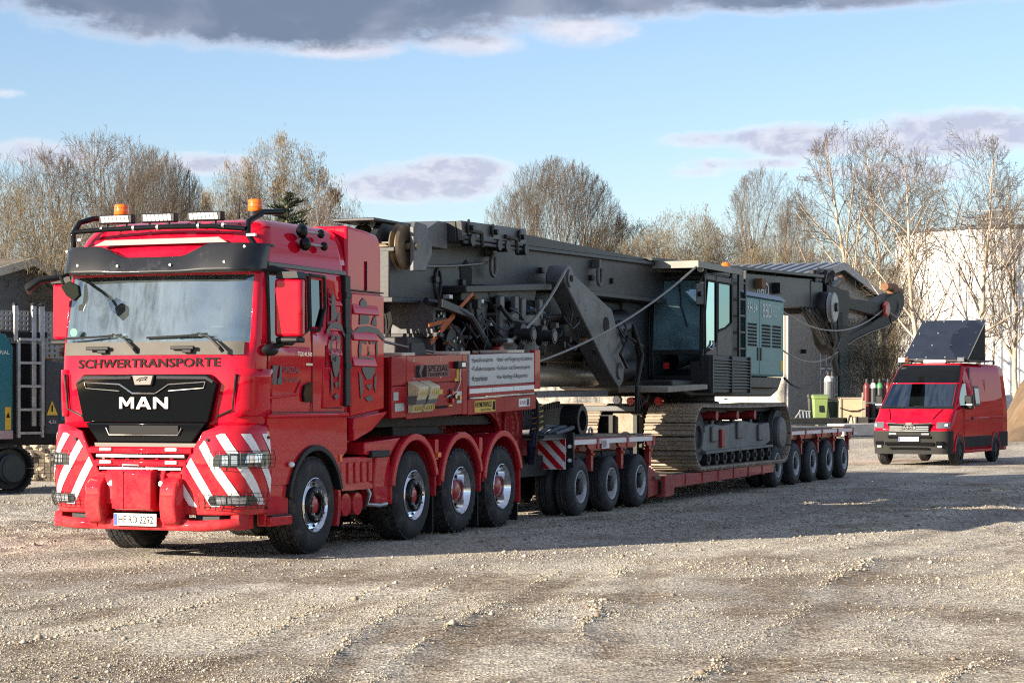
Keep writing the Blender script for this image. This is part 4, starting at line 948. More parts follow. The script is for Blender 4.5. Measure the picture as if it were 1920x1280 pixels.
def truck_side():
    SEAM = mat('dark_seam', (.03, .004, .006), .6)
    for far in (0, 1):
        Y = (lambda v: 2*VC-v) if far else (lambda v: v)
        def pr(g, pts, a, b): return g.prism(pts, *sorted((Y(a), Y(b))))
        # skirt with wheel arch
        arch = arc(0.0, .535, .66, 158, 22, 16)
        pts = [(-1.09, 1.50), (-1.09, .79), (-.61, .79)]+arch+[(.64, 1.02), (.80, 1.12), (.80, 1.50)]
        g = G(); pr(g, pts, 0.0, .10); part('side_skirt', g, RED, TR, bevel=.012)
        g = G(); pr(g, [(-1.10, 1.50), (.80, 1.50), (.80, 1.555), (-1.10, 1.545)], -.035, .12); part('skirt_ledge', g, RED, TR, bevel=.018)
        tr = arc(0, .535, .665, 170, 14, 18); ti = arc(0, .535, .60, 170, 14, 18)
        g = G(); pr(g, tr+ti[::-1], -.035, .06); part('arch_trim', g, BLACK, TR, bevel=.008)
        g = G(); pr(g, arc(0, .535, .64, 172, 8, 18)+arc(0, .535, .60, 172, 8, 18)[::-1], .06, .48); part('wheel_arch', g, DARKST, TR)
        g = G(); g.sphere((-.60, Y(-.03), 1.0), .035, sc=(1.4, 1, .9)); part('arch_lamp', g, LAMPON, TR)
        # steps
        g = G(); pr(g, [(-1.10, .80), (-1.10, .36), (-.62, .36), (-.58, .44), (-.58, .70), (-.64, .80)], .015, .12); st = part('step_well', g, RED, TR, bevel=.015)
        g = G(); pr(g, [(-1.08, .36), (-.60, .36), (-.60, .46), (-1.08, .46)], -.045, .014); part('step', g, RED, TR, st, bevel=.012)
        g = G(); pr(g, [(-1.06, .462), (-.62, .462), (-.62, .475), (-1.06, .475)], -.04, .05); part('step_tread', g, BLACK, TR, st)
        # mudguard behind the front wheel
        g = G(); pr(g, arc(0, .535, .66, 20, -24, 8)+arc(0, .535, .60, -24, 20, 8), .0, .42); part('mudguard', g, RED, TR, bevel=.01)
        # door shut lines, swage, handle
        V = -.005
        for a, b in (((-1.07, 1.56), (-1.07, 2.24)), ((-.055, 1.56), (-.055, 2.44)), ((-1.07, 1.56), (.80, 1.56)), ((.33, 2.94), (.30, 2.5)), ((.28, 2.3), (.28, 1.60)), ((.28, 1.60), (.70, 1.60)), ((.28, 2.1), (.6, 2.1))):
            g = G(); g.obox((a[0], Y(V+.006), a[1]), (b[0], Y(V+.006), b[1]), .008, .010, (0, 1, 0)); part('shut_line', g, SEAM, TR)
        g = G(); pr(g, [(.20, 1.60), (.62, 1.60), (.62, 1.62), (.62, 2.02), (.60, 2.06), (.20, 2.06)], -.006, .02); part('side_locker', g, RED, TR, bevel=.02)
        g = G(); pr(g, [(-.27, 1.67), (-.10, 1.67), (-.08, 1.72), (-.08, 1.86), (-.12, 1.89), (-.27, 1.85), (-.30, 1.75)], -.022, .01); h = part('door_handle', g, GLOSSBLK, TR, bevel=.008)
        g = G(); pr(g, [(-1.08, 1.70), (-.42, 1.74), (-.30, 1.90), (-.33, 1.91), (-.46, 1.77), (-1.08, 1.73)], -.012, .02); part('door_swage', g, RED, TR, bevel=.01)
        # rain gutter above the doors, louvres behind
        g = G(); g.obox((-1.02, Y(.035), 3.135), (.82, Y(.03), 3.125), .03, .05, (0, 0, 1)); part('gutter', g, mat('gutter_black', (.05, .055, .06), .35), TR, bevel=.008)
        for k in range(3):
            z = 2.86-.28*k; g = G(); g.prism([(Y(.035-.02*(k > 0)), z), (Y(-.02), z-.10), (Y(-.018), z-.115), (Y(.03), z-.12)], .33, .66, 'x'); part('air_louvre', g, RED, TR, bevel=.01)
        g = G(); pr(g, [(.72, 1.62), (.84, 1.62), (.84, 3.10), (.70, 3.10)], -.03, .05); fin = part('cab_rear_fin', g, BLACK, TR, bevel=.01)
        for z in (2.05, 2.45, 2.85):
            g = G(); pr(g, [(.70, z), (.845, z), (.845, z+.06), (.70, z+.06)], -.045, -.031); part('fin_clip', g, BLACK, TR, fin)
        # mirrors: main housing, arms, kerb mirror
        g = G(); a, b = sorted((Y(-.04), Y(-.33)))
        g.prism([(a, 2.36), (b, 2.36), (b, 2.98), (a, 2.98)], -1.02, -.84, 'x'); g.v = [(x+(.07 if abs(y-Y(-.33)) < .01 and x < -.9 else 0), y, z) for x, y, z in g.v]
        mir = part('mirror_housing', g, RED, TR, bevel=.035, seg=3)
        g = G(); g.prism([(a+.01, 2.30), (b-.01, 2.30), (b-.01, 2.36), (a+.01, 2.36)], -1.01, -.83, 'x'); part('mirror_foot', g, BLACK, TR, mir, bevel=.02)
        g = G(); g.prism([(a+.01, 2.98), (b-.01, 2.98), (b-.03, 3.05), (a+.03, 3.05)], -1.0, -.82, 'x'); part('mirror_cap', g, BLACK, TR, mir)
        part('mirror_arm', G().tube([(-.9, Y(-.15), 3.03), (-.98, Y(-.02), 3.08), (-1.08, Y(.05), 3.08)], .04, 8), BLACK, TR, mir); part('mirror_arm', G().tube([(-.9, Y(-.15), 2.33), (-.98, Y(-.02), 2.25), (-1.06, Y(.03), 2.24)], .035, 8), BLACK, TR, mir)
        g = G(); g.box(-.838, -.83, a+.025, b-.025, 2.40, 2.95); part('mirror_glass', g, mat('mirror_glass', (.8, .85, .9), .02, 1.0), TR, mir)
        g = G(); g.sphere((-1.10, Y(-.04), 2.22), .075, sc=(1.9, 1.0, .85)); part('kerb_mirror', g, BLACK, TR)
    # front mirror hanging at the far screen corner
    g = G(); g.tube([(-1.42, 2.32, 3.02), (-1.62, 2.48, 2.98), (-1.68, 2.58, 2.9), (-1.55, 2.66, 2.86)], [.03, .045, .05, .03], 8); part('front_mirror_arm', g, BLACK, TR)
    g = G(); g.tube([(-1.42, 2.25, 3.05), (-1.70, 2.16, 3.0), (-1.76, 2.08, 2.92)], .02, 6); g.prism([(2.03, 2.80), (1.93, 2.74), (1.86, 2.80), (1.88, 2.90), (2.0, 2.95), (2.10, 2.90)], -1.80, -1.75, 'x'); part('front_mirror', g, mat('mirror_back', (.012, .016, .012), .8, spec=.1), TR, bevel=.015)
    # tower behind the cab
    prof = [(.92, 1.18), (1.42, 1.30), (1.80, 1.50), (1.83, 1.60), (1.83, 3.40), (1.80, 3.55), (1.72, 3.62), (1.45, 3.655), (.92, 3.685)]
    g = G(); g.prism(prof, .06, 2*VC-.06); tw = part('rear_tower', g, RED, TR, bevel=.035, seg=3)
    for far in (0, 1):
        Y = (lambda v: 2*VC-v) if far else (lambda v: v)
        def pr(g, pts, a, b): return g.prism(pts, *sorted((Y(a), Y(b))))
        g = G(); pr(g, [(.925, 1.50), (1.81, 1.58), (1.81, 2.92), (.925, 2.92)], .01, .06); part('tower_side', g, RED, TR, tw, bevel=.02)
        g = G(); pr(g, [(.925, 1.22), (1.40, 1.335), (1.80, 1.53), (1.81, 1.56), (.925, 1.485)], -.03, .06); part('tower_skirt', g, RED, TR, tw, bevel=.02)
        for k in range(3):
            z = 2.80-.30*k; g = G(); g.prism([(Y(.012), z), (Y(-.022), z-.11), (Y(-.02), z-.125), (Y(.012), z-.13)], .95, 1.62-.03*k, 'x'); part('air_louvre', g, RED, TR, tw, bevel=.01)
        g = G(); pr(g, [(.925, 2.94), (1.82, 2.94), (1.82, 2.955), (.925, 2.955)], .02, .061); part('tower_seam', g, mat('dark_seam', (.03, .004, .006), .6), TR, tw)
        g = G(); pr(g, [(1.40, 2.96), (1.41, 2.96), (1.41, 3.3), (1.40, 3.3)], .04, .061); part('tower_seam', g, MATS['dark_seam'], TR, tw)
    # printed mural reduced to plain dark hats and shapes
    INK = mat('dark_mural_film', (.035, .038, .045), .35)
    def decal(pts, v, name='mural_film', par=None): g = G(); g.prism(pts, v, v+.004); part(name, g, INK, TR, par)
    def face(c, z, w, v, par=None):      # a plain hatted head: brim, crown, band, brows, nose, moustache, beard, collar
        q = lambda pts: decal([(c+a*w, z+b) for a, b in pts], v, par=par)
        q([(-.52, .27), (-.30, .34), (0, .36), (.30, .34), (.52, .26), (.54, .31), (.30, .41), (0, .43), (-.30, .41), (-.54, .33)])
        q([(-.28, .435), (.02, .455), (.05, .52), (-.02, .56), (-.05, .70), (-.16, .75), (-.26, .70)]); q([(.10, .45), (.28, .43), (.25, .56), (.17, .53)])
        for m in (-1, 1):
            q([(m*.04, .25), (m*.12, .285), (m*.24, .26), (m*.22, .225), (m*.13, .235), (m*.06, .215)])
        q([(-.26, .31), (-.20, .24), (-.23, .10), (-.19, .02), (-.28, -.02), (-.31, .14)]); q([(.29, .31), (.31, .12), (.27, .05), (.25, .2)])
        q([(.00, .20), (.05, .11), (.09, .10), (.04, .085), (-.02, .095), (.02, .11)])
        q([(-.20, .055), (-.06, .075), (.04, .06), (.18, .055), (.24, .0), (.20, -.11), (.06, -.19), (-.06, -.19), (-.18, -.10), (-.23, .0), (-.10, .03), (.0, .005), (.08, .03), (-.02, -.03), (-.12, -.005)])
        q([(-.30, -.10), (-.20, -.16), (-.16, -.30), (-.24, -.42), (-.27, -.30)]); q([(.20, -.16), (.28, -.12), (.24, -.34), (.19, -.28)])
        q([(-.08, -.26), (.12, -.24), (.05, -.32)]); q([(-.12, -.40), (.10, -.37), (.16, -.42), (.0, -.45)])
    face(.48, 2.14, .42, -.022); face(1.36, 2.12, .82, .0, tw)
    # company logo and type plate on the door
    decal([(-.99, 1.86), (-.90, 1.86), (-.90, 1.96), (-.86, 2.06), (-.99, 2.06)], -.012, 'company_logo'); decal([(-.88, 1.86), (-.78, 1.86), (-.78, 2.06), (-.82, 2.06), (-.84, 1.94), (-.88, 1.92)], -.012, 'company_logo')
    text('SPEZIAL', .40, .065, INK, TR, (-.75, -.004, 1.985), (1, 0, 0), (0, 0, 1), ext=.01); text('TRANSPORTE', .40, .05, INK, TR, (-.75, -.004, 1.885), (1, 0, 0), (0, 0, 1), ext=.01)
    text('TGX 41.540', .33, .045, CHROME, TR, (-.42, -.004, 2.17), (1, 0, 0), (0, 0, 1), 'type_lettering', ext=.01)
    g = G(); g.box(-.22, -.07, -.012, 0, 2.07, 2.095); part('type_badge', g, CHROME, TR)
    # air horns on the roof side
    for z, v in ((3.54, .10), (3.40, .06)):
        g = G(); g.cyl((-.20, v-.045, z), (.24, v-.045, z), .012, n=8); h = part('air_horn', g, STEEL, TR)
        for u, r_ in ((-.20, .078), (.25, .052)):
            g = G(); g.sphere((u, v-.05, z), r_, 18, 12, (1, .8, 1)); part('horn_bell', g, GLOSSBLK, TR, h)
truck_side()
def truck_chassis():
    for v in (.62, 1.72):
        g = G(); g.box(-1.3, 6.6, v, v+.10, .78, 1.06); part('chassis_rail', g, DARKST, TR)
    g = G(); g.box(2.4, 5.9, .5, 1.94, 1.12, 1.22); g.box(3.2, 4.6, .55, 1.9, 1.22, 1.42); g.box(1.0, 2.2, .7, 1.75, 1.06, 1.4); part('fifth_wheel_deck', g, DARKST, TR, bevel=.02)
    g = G(); g.prism([(3.3, 1.40), (4.7, 1.40), (5.1, 1.30), (5.1, 1.22), (3.2, 1.22)], .7, 1.74); part('fifth_wheel', g, DARKST, TR, bevel=.02)
    for i, (a, b) in enumerate(((-.4, .4), (2.2, 3.0), (3.6, 4.5), (5.0, 5.9))):
        u = (0, 2.62, 4.05, 5.43)[i]; g = G(); g.cyl((u, .35, .52), (u, 2.1, .52), .09, n=12); g.sphere((u, VC, .52), .26, 14, 10, (1, 1.1, 1)); part('axle', g, DARKST, TR)
    g = G(); g.box(-.9, .9, .45, 2.0, .62, 1.45); part('engine_block', g, DARKST, TR, bevel=.04)
    # tank box with pressed ribs, red air bottles, crank
    for far in (0, 1):
        Y = (lambda v: 2*VC-v) if far else (lambda v: v)
        def bx(g, u0, u1, a, b, z0, z1): a, b = sorted((Y(a), Y(b))); return g.box(u0, u1, a, b, z0, z1)
        g = G(); bx(g, .74, 1.66, .05, .55, .70, 1.04); tk = part('tool_box', g, RED, TR, bevel=.02)
        for k in range(4):
            g = G(); bx(g, .90+.18*k, .99+.18*k, .03, .052, .74, .98); part('box_rib', g, RED, TR, tk, bevel=.012)
        g = G(); bx(g, .75, 1.66, .035, .06, .66, .72); part('box_lip', g, RED, TR, tk)
        for u in (.86, 1.16):
            g = G(); a = Y(.32); g.cyl((u-.0, a-.28, .50), (u, a+.28, .50), .13, n=20); part('air_bottle', g, RED, TR)
        g = G(); g.tube([(1.45, Y(.08), .70), (1.50, Y(.05), .60), (1.42, Y(.05), .48), (1.62, Y(-.02), .46), (1.80, Y(-.02), .47)], .025, 8); part('stand_crank', g, STEEL, TR)
        g = G(); bx(g, 1.2, 1.75, .2, .6, .40, .68); part('battery_tray', g, DARKST, TR, bevel=.02)
        # rear fenders
        for i, u in enumerate((2.62, 4.05, 5.43)):
            a0, a1 = (178, 8)
            o = arc(u, .60, .665, a0, a1, 22, .66); i_ = arc(u, .60, .625, a0, a1, 22, .62)
            if i == 0: o = [(u-.665, .46)]+o; i_ = [(u-.625, .46)]+i_
            lo = .50 if i < 2 else .30
            o = o+[(u+.655, lo)]; i_ = i_+[(u+.615, lo)]
            g = G(); g.prism(o+i_[::-1], *sorted((Y(-.01), Y(.60)))); f = part('fender', g, RED, TR, bevel=.012)
            o2 = arc(u, .60, .69, a0-4, a1+6, 20, .685); i2 = arc(u, .60, .60, a0-4, a1+6, 20, .60)
            g = G(); g.prism(o2+i2[::-1], *sorted((Y(-.04), Y(.035)))); part('fender_lip', g, RED, TR, f, bevel=.015)
            g = G(); bx(g, u+.60, u+.625, .02, .58, .06, lo); part('mudflap', g, BLACK, TR, f)
        g = G(); g.prism([(1.30, 1.20), (2.3, 1.24), (2.0, 1.02), (1.97, .46), (1.60, .44), (1.55, .72), (1.62, 1.04), (1.30, 1.06)], *sorted((Y(.02), Y(.5)))); part('fender_panel', g, RED, TR, bevel=.015)
        g = G(); bx(g, 1.42, 1.92, -.02, .03, 1.02, 1.10); part('fender_catch', g, BLACK, TR, bevel=.01)
        for u in (3.33, 4.74):
            g = G(); bx(g, u-.05, u+.05, .01, .3, .95, 1.2); part('fender_joint', g, RED, TR)
        g = G(); bx(g, 3.30, 3.40, -.02, .012, .98, 1.04); part('side_marker', g, AMBER, TR)
        g = G(); bx(g, .60, .66, -.012, .03, 1.0, 1.08); part('side_marker', g, AMBER, TR)
        wheel(TR, 'steer', 0, Y(0.0), .537, far); wheel(TR, 'steer', 2.62, Y(0.0), .537, far)
        for u in (4.05, 5.43):
            wheel(TR, 'drive', u, Y(0.0), .539, far); wheel(TR, 'drive', u, Y(.345), .539, far, name='inner_wheel')
truck_chassis()
# ------------------------------------------------------------------ the low loader trailer
TL = Thing('low_loader_trailer', 'red low loader trailer with gooseneck, three front and five rear axle lines', 'trailer', TF, (13.5, VC, 0))
def trailer():
    rise = .0293
    def Z(u, z): return z+(u-1.9)*rise       # the neck climbs a little towards the rear
    def sk(g): g.v = [(x, y, z+(x-1.9)*rise) for x, y, z in g.v]; return g
    N0, N1 = -.04, 2*VC+.04
    g = G(); g.prism([(2.0, 1.47), (4.2, 1.44), (4.22, 1.62), (6.70, 1.72), (6.70, 2.20), (2.0, 2.20)], N0+.05, N1-.05); neck = part('gooseneck', sk(g), REDT, TL, bevel=.015)
    for far in (0, 1):
        Y = (lambda v: 2*VC-v) if far else (lambda v: v)
        def bx(g, u0, u1, a, b, z0, z1): a, b = sorted((Y(a), Y(b))); return g.box(u0, u1, a, b, z0, z1)
        # plate panels of the neck side
        for (u0, u1, z0, z1) in ((1.93, 2.335, 1.47, 1.845), (1.93, 2.335, 1.855, 2.205), (2.345, 4.03, 1.87, 2.205), (2.345, 4.03, 1.445, 1.86)):
            g = G(); bx(g, u0, u1, -.03, .012, z0, z1); part('side_plate', sk(g), REDT, TL, neck, bevel=.008)
        g = G(); bx(g, 4.04, 4.20, -.03, .012, 1.44, 2.205); part('side_plate', sk(g), REDT, TL, neck, bevel=.006)
        for u in (2.1, 2.55, 2.95, 3.35, 3.7):
            for z in (1.93, 2.14, 2.17):
                if (int(u*100)+int(z*100)) % 3: continue
                g = G(); g.cyl((u, Y(-.035), Z(u, z)), (u, Y(-.028), Z(u, z)), .014, n=8); part('bolt', g, STEEL, TL, neck)
        # company board
        g = G(); bx(g, 4.24, 6.50, -.045, .0, 1.795, 2.20); bd = part('company_board', sk(g), mat('board_silver', (.48, .49, .50), .4, .1, var=.05), TL, bevel=.006)
        if not far:
            INK = MATS['black_film']
            for i, s in enumerate(('\u2022Spezialtransporte', '\u2022Tiefladertransporte', '\u2022Kranarbeiten')):
                text(s, (.70, .78, .53)[i], .072, INK, TL, (4.30, -.05, Z(4.3, 2.085-.115*i)), (1, 0, rise), (0, 0, 1), 'board_lettering', bd, ext=.003)
            for i, s in enumerate(('\u2022Sattel- und H\u00e4ngerzug mit Ladekran', '\u2022Gro\u00dfraum- und Schwertransporte', '\u2022Lkw- Abschlepp- & Bergeservice')):
                text(s, (1.28, 1.18, 1.10)[i], .072, INK, TL, (5.14, -.05, Z(5.14, 2.085-.115*i)), (1, 0, rise), (0, 0, 1), 'board_lettering', bd, ext=.003)
        g = G(); bx(g, 6.51, 6.72, -.05, .03, 1.70, 2.24); part('neck_end_plate', sk(g), REDT, TL, neck, bevel=.01)
        g = G(); bx(g, 4.22, 6.52, -.04, .02, 1.655, 1.79); rb = part('neck_beam', sk(g), REDT, TL, bevel=.006)
        for k in range(3):
            g = G(); bx(g, 4.24+.76*k, 4.24+.76*k+.745, -.045, -.041, 1.70, 1.76); part('reflector_strip', sk(g), WHITE, TL, rb)
        g = G(); bx(g, 4.24, 6.5, -.05, -.03, 1.635, 1.652); part('cable_rail', sk(g), STEEL, TL, rb)
        g = G(); g.prism([(4.22, 1.425), (6.60, 1.425), (6.60, 1.63), (4.22, 1.63)], *sorted((Y(-.03), Y(.05)))); lb = part('lower_beam', sk(g), REDT, TL, bevel=.008)
        if not far:
            g = G(); bx(g, 4.42, 5.12, -.038, -.031, 1.45, 1.60); pl = part('maker_plate', sk(g), YELLOW, TL, lb)
            text('FAYMONVILLE', .55, .07, MATS['black_film'], TL, (4.44, -.039, Z(4.44, 1.515)), (1, 0, rise), (0, 0, 1), 'plate_lettering', lb, ext=.003, off=.01); text('THE ART OF TRANSPORT'[:0] or 'trailers to the MAX'.upper(), .34, .03, MATS['black_film'], TL, (4.62, -.039, Z(4.62, 1.465)), (1, 0, rise), (0, 0, 1), 'plate_lettering', lb, ext=.003)
            g = G(); g.prism([(5.02, 1.47), (5.10, 1.47), (5.10, 1.58), (5.04, 1.58)], -.041, -.0385); part('plate_mark', sk(g), MATS['black_film'], TL, lb)
            g = G(); bx(g, 5.95, 6.36, -.038, -.031, 1.475, 1.585); lab = part('warning_label', sk(g), WHITE, TL, lb)
            text('ACHTUNG', .22, .05, mat('red_ink', (.45, .02, .03), .5), TL, (5.98, -.039, Z(5.98, 1.505)), (1, 0, rise), (0, 0, 1), 'label_lettering', lb, ext=.003)
            for k in range(5):
                g = G(); bx(g, 6.24+.02*k, 6.25+.02*k, -.040, -.0385, 1.485, 1.575); part('label_bar', sk(g), MATS['black_film'], TL, lb)
        # neck leg down to the bogie
        g = G(); g.prism([(5.55, 1.45), (6.60, 1.45), (6.60, 1.10), (6.25, 1.10), (6.15, 1.25), (5.9, 1.38)], *sorted((Y(.35), Y(.42)))); part('neck_gusset', sk(g), REDT, TL)
    g = G(); g.box(6.3, 6.95, .30, 2.14, .75, 1.60); part('neck_post', g, REDT, TL, bevel=.02)
    g = G(); g.box(2.4, 6.3, .45, 2.0, 1.36, 1.47); part('neck_keel', g, DARKST, TL)
    # fittings on the near neck side
    INK = MATS['black_film']
    g = G(); g.prism([(2.58, 1.935), (3.62, 1.935), (3.62, 2.09), (2.58, 2.09)], -.034, -.031); lg = part('logo_frame', sk(g), mat('dark_red_film', (.12, .008, .01), .4), TL, neck)
    g = G(); g.prism([(2.60, 1.94), (2.76, 1.94), (2.70, 2.0), (2.74, 2.085), (2.60, 2.085)], -.037, -.0345); g.prism([(2.80, 1.94), (2.92, 1.94), (2.92, 2.085), (2.86, 2.085), (2.78, 2.0)], -.037, -.0345); part('company_logo', sk(g), INK, TL, neck)
    text('SPEZIAL', .62, .075, INK, TL, (2.96, -.034, Z(2.96, 2.005)), (1, 0, rise), (0, 0, 1), ext=.003, parent=neck); text('TRANSPORTE', .62, .045, INK, TL, (2.96, -.034, Z(2.96, 1.945)), (1, 0, rise), (0, 0, 1), ext=.003, parent=neck)
    for k in range(2):       # two plastic wheel chocks in their holders
        u = 2.36+.34*k
        g = G(); g.prism([(-.20, 1.83), (-.05, 1.90), (-.035, 1.90), (-.035, 1.52), (-.10, 1.52), (-.13, 1.62), (-.19, 1.74)], u, u+.27, 'x'); ck = part('wheel_chock', sk(g), CREAM, TL, bevel=.012)
        g = G(); g.prism([(-.17, 1.73), (-.038, 1.72), (-.038, 1.62), (-.145, 1.62)], u-.008, u+.278, 'x'); part('chock_holder', sk(g), mat('grey_plastic', (.14, .14, .13), .6), TL, ck)
        for j in range(4):
            g = G(); g.box(u+.04+.06*j, u+.065+.06*j, -.197, -.17, 1.735, 1.80); g.box(u+.04+.06*j, u+.065+.06*j, -.135, -.10, 1.55, 1.60); part('chock_tooth', sk(g), mat('ochre', (.5, .36, .06), .5), TL, ck)
    for (u0, u1, z0, z1, m) in ((3.28, 3.40, 1.72, 1.78, YELLOW), (3.84, 3.95, 1.90, 2.02, YELLOW), (3.78, 3.98, 1.87, 1.905, YELLOW), (3.05, 3.15, 1.55, 1.58, YELLOW), (3.2, 3.55, 1.545, 1.575, INK), (3.6, 3.7, 1.56, 1.58, YELLOW), (2.0, 2.26, 1.55, 1.645, STEEL), (1.96, 2.10, 1.68, 1.78, STEEL), (3.62, 3.72, 1.60, 1.78, BLACK), (3.84, 3.99, 1.59, 1.74, STEEL)):
        g = G(); g.box(u0, u1, -.04, -.031, z0, z1); part('label_plate', sk(g), m, TL, neck)
    g = G(); g.box(3.75, 4.02, -.10, -.03, 2.03, 2.12); lp = part('work_lamp', sk(g), BLACK, TL, bevel=.01); g = G(); g.box(3.86, 3.97, -.105, -.101, 2.05, 2.10); part('lamp_lens', sk(g), LAMPON, TL, lp)
    g = G(); g.tube([(3.92, -.05, Z(3.9, 2.03)), (3.92, -.05, Z(3.9, 1.85)), (3.80, -.05, Z(3.8, 1.74)), (3.5, -.05, Z(3.5, 1.68))], .010, 6); part('lamp_cable', g, STEEL, TL)
    for u, z, m in ((3.66, 1.73, REDLENS), (3.66, 1.63, REDLENS), (3.76, 1.68, CHROME), (3.9, 1.66, mat('brass', (.5, .3, .1), .3, .8))):
        g = G(); g.cyl((u, -.03, Z(u, z)), (u, -.07, Z(u, z)), .03, n=14); part('control_knob', g, m, TL, neck)
    for u0, u1 in ((2.25, 2.62), (4.0, 4.32), (5.6, 6.2)):     # bleached timber pads on the neck
        g = G(); g.box(u0, u1, -.02, .5, 2.205, 2.245); part('timber_pad', sk(g), mat('pale_timber', (.62, .55, .42), .8, var=.15), TL, bevel=.006)
    g = G(); g.prism([(2.68, 2.21), (3.15, 2.21), (3.05, 2.36), (2.70, 2.36)], .06, .1); part('pad_bracket', sk(g), DARKST, TL)
    # blue and black service hoses with a yellow coil at the neck end
    BLUE = mat('blue_hose', (.025, .05, .13), .6, var=.3, vscale=6)
    for k, (du, m, r_) in enumerate(((0, HOSE, .022), (.1, BLUE, .045), (.2, HOSE, .02), (.3, BLUE, .05), (.38, HOSE, .02))):
        g = G(); g.tube([(6.68+du*.3, .05+.06*k, 1.80), (6.78+du, .02+.05*k, 1.62), (6.85+du, .03+.06*k, 1.36), (6.8+du*.8, .05+.06*k, 1.05), (6.95+du, .15+.05*k, .8)], r_, 8); part('service_hose', g, m, TL)
    g = G(); g.tube([(6.95+.07*math.cos(a), .08+.07*math.sin(a), 1.25+a*.012) for a in [k*.5 for k in range(70)]], .013, 5); part('spiral_cable', g, mat('yellow_cable', (.40, .30, .07), .5), TL)
    # bogies
    def bogie(u0, u1, axles, z1, name):
        P = []
        g = G(); g.box(u0 if u0 < 10 else 20.2, u1, .42, 2.02, z1-.26, z1-.03); fr = part(name, g, REDT, TL, bevel=.01)
        g = G(); g.box(u0+.05 if u0 < 10 else 20.3, u1-.05, .35, 2.1, z1-.55, z1-.26); part('bogie_spine', g, DARKST, TL, fr)
        # deck planks
        ud = u0 if u0 < 10 else 20.2; n = int((u1-ud)/.42)
        for k in range(n):
            g = G(); w = (u1-ud)/n; g.box(ud+k*w, ud+(k+1)*w-.012, .0, 2.44, z1-.028, z1); part('deck_plate', g, mat('deck_plate', (.13, .12, .115), .6, .3, var=.25, vscale=4, dirt=(.25, .2, .15), dirt_amt=.3), TL, fr)
        for far in (0, 1):
            Y = (lambda v: 2*VC-v) if far else (lambda v: v)
            us = 7.95 if u0 < 10 else 20.2
            pts = [(us, z1-.03), (us, z1-.20)]
            for a in axles:
                if a-.33 > u0: pts += [(a-.36, z1-.20), (a-.26, z1-.17)]+arc(a, z1-.16, .25, 165, 15, 8, .10)+[(a+.26, z1-.17), (a+.36, z1-.20)]
            pts = [p for p in pts if us <= p[0] <= u1]+[(u1, z1-.20), (u1, z1-.03)]
            g = G(); g.prism(pts, *sorted((Y(-.04), Y(.0)))); sd = part('bogie_side', g, REDT, TL, bevel=.005)
            ends = [us+.03]+[a+.68 for a in axles[:-1] if a+.68 > us+.3]+[u1-.03]
            for p, q in zip(ends, ends[1:]):
                g = G(); a_, b_ = sorted((Y(-.045), Y(-.041))); g.box(p+.06, q-.06, a_, b_, z1-.115, z1-.045); part('reflector_strip', g, WHITE, TL, sd)
            for e in ends:
                g = G(); a_, b_ = sorted((Y(-.055), Y(-.04))); g.box(e-.045, e+.045, a_, b_, z1-.19, z1-.035); part('lashing_post', g, REDT, TL, sd)
            for a in axles:
                for du in ((.55,) if a > 20 or a < 12 else ()):
                    g = G(); a_, b_ = sorted((Y(.02), Y(.10))); g.box(a+du, a+du+.10, a_, b_, z1-.52, z1-.20); part('hanger', g, REDT, TL, sd)
                    g = G(); g.sphere((a+du+.05, Y(-.0), z1-.27), .022); part('side_marker', g, AMBER, TL, sd)
                wheel(TL, 'trailer', a, Y(-.02), .42, far); wheel(TL, 'trailer', a, Y(.29), .42, far, name='inner_wheel')
                g = G(); g.cyl((a, Y(.2), .42), (a, Y(.62), .42), .08, n=12); g.obox((a, Y(.58), .42), (a+.35, Y(.58), .85), .12, .16, (0, 1, 0)); part('axle_arm', g, DARKST, TL)
                g = G(); g.tube([(a+.28, Y(.25), .9), (a+.34, Y(.22), .75), (a+.2, Y(.4), .6)], .02, 6); part('brake_hose', g, BLUE, TL)
        return fr
    bogie(6.95, 11.75, (8.41, 9.77, 11.13), 1.15, 'front_bogie')
    bogie(18.95, 25.55, (19.36, 20.72, 22.08, 23.44, 24.80), 1.10, 'rear_bogie')
    g = G(); g.box(7.0, 8.15, .0, 2.44, 1.15, 1.19); part('ramp_frame', g, DARKST, TL)
    # small printed label, lashing ring, marker plate with lamps
    g = G(); g.box(9.22, 9.55, -.062, -.056, .96, 1.10); lab = part('warning_label', g, WHITE, TL); g = G(); g.box(9.24, 9.42, -.0645, -.0625, .975, 1.085); part('label_print', g, mat('faded_print', (.42, .28, .28), .6, var=.5, vscale=40), TL, lab)
    g = G(); g.tube([(8.95+.07*math.cos(a), .02, 1.20+.07*math.sin(a)) for a in [k*math.pi/8 for k in range(9)]], .018, 6); part('lashing_ring', g, STEEL, TL)
    for far in (0, 1):
        v0 = 0.0 if not far else 2*VC-.44
        g = G(); g.box(7.84, 7.852, v0, v0+.44, .69, 1.13); pl = part('hazard_plate', g, WHITER, TL)
        sq = [(v0+.004, .694), (v0+.436, .694), (v0+.436, 1.126), (v0+.004, 1.126)]; n = (1/math.sqrt(2), 1/math.sqrt(2)); sgn = -1 if not far else 1
        for k in range(-6, 7):
            c0 = k*.155+.0775-.01; cx, cz = v0+.22, .91
            q = [(p[0]-cx, p[1]-cz) for p in sq]
            q = clip(clip(q, n[0]*sgn, -n[1]*sgn*-1 if far else n[1]*-1*-1, c0+.0775), -n[0]*sgn, n[1]*sgn*-1 if far else -n[1], -c0)
            if len(q) >= 3:
                g = G(); g.prism([(a+cx, b+cz) for a, b in q], 7.835, 7.8385, 'x'); part('hazard_stripe', g, REDF, TL, pl)
        vl = -.11 if not far else 2*VC+.02
        g = G(); g.box(7.86, 7.92, vl, vl+.10, .72, 1.22); lb = part('lamp_board', g, BLACK, TL, bevel=.008)
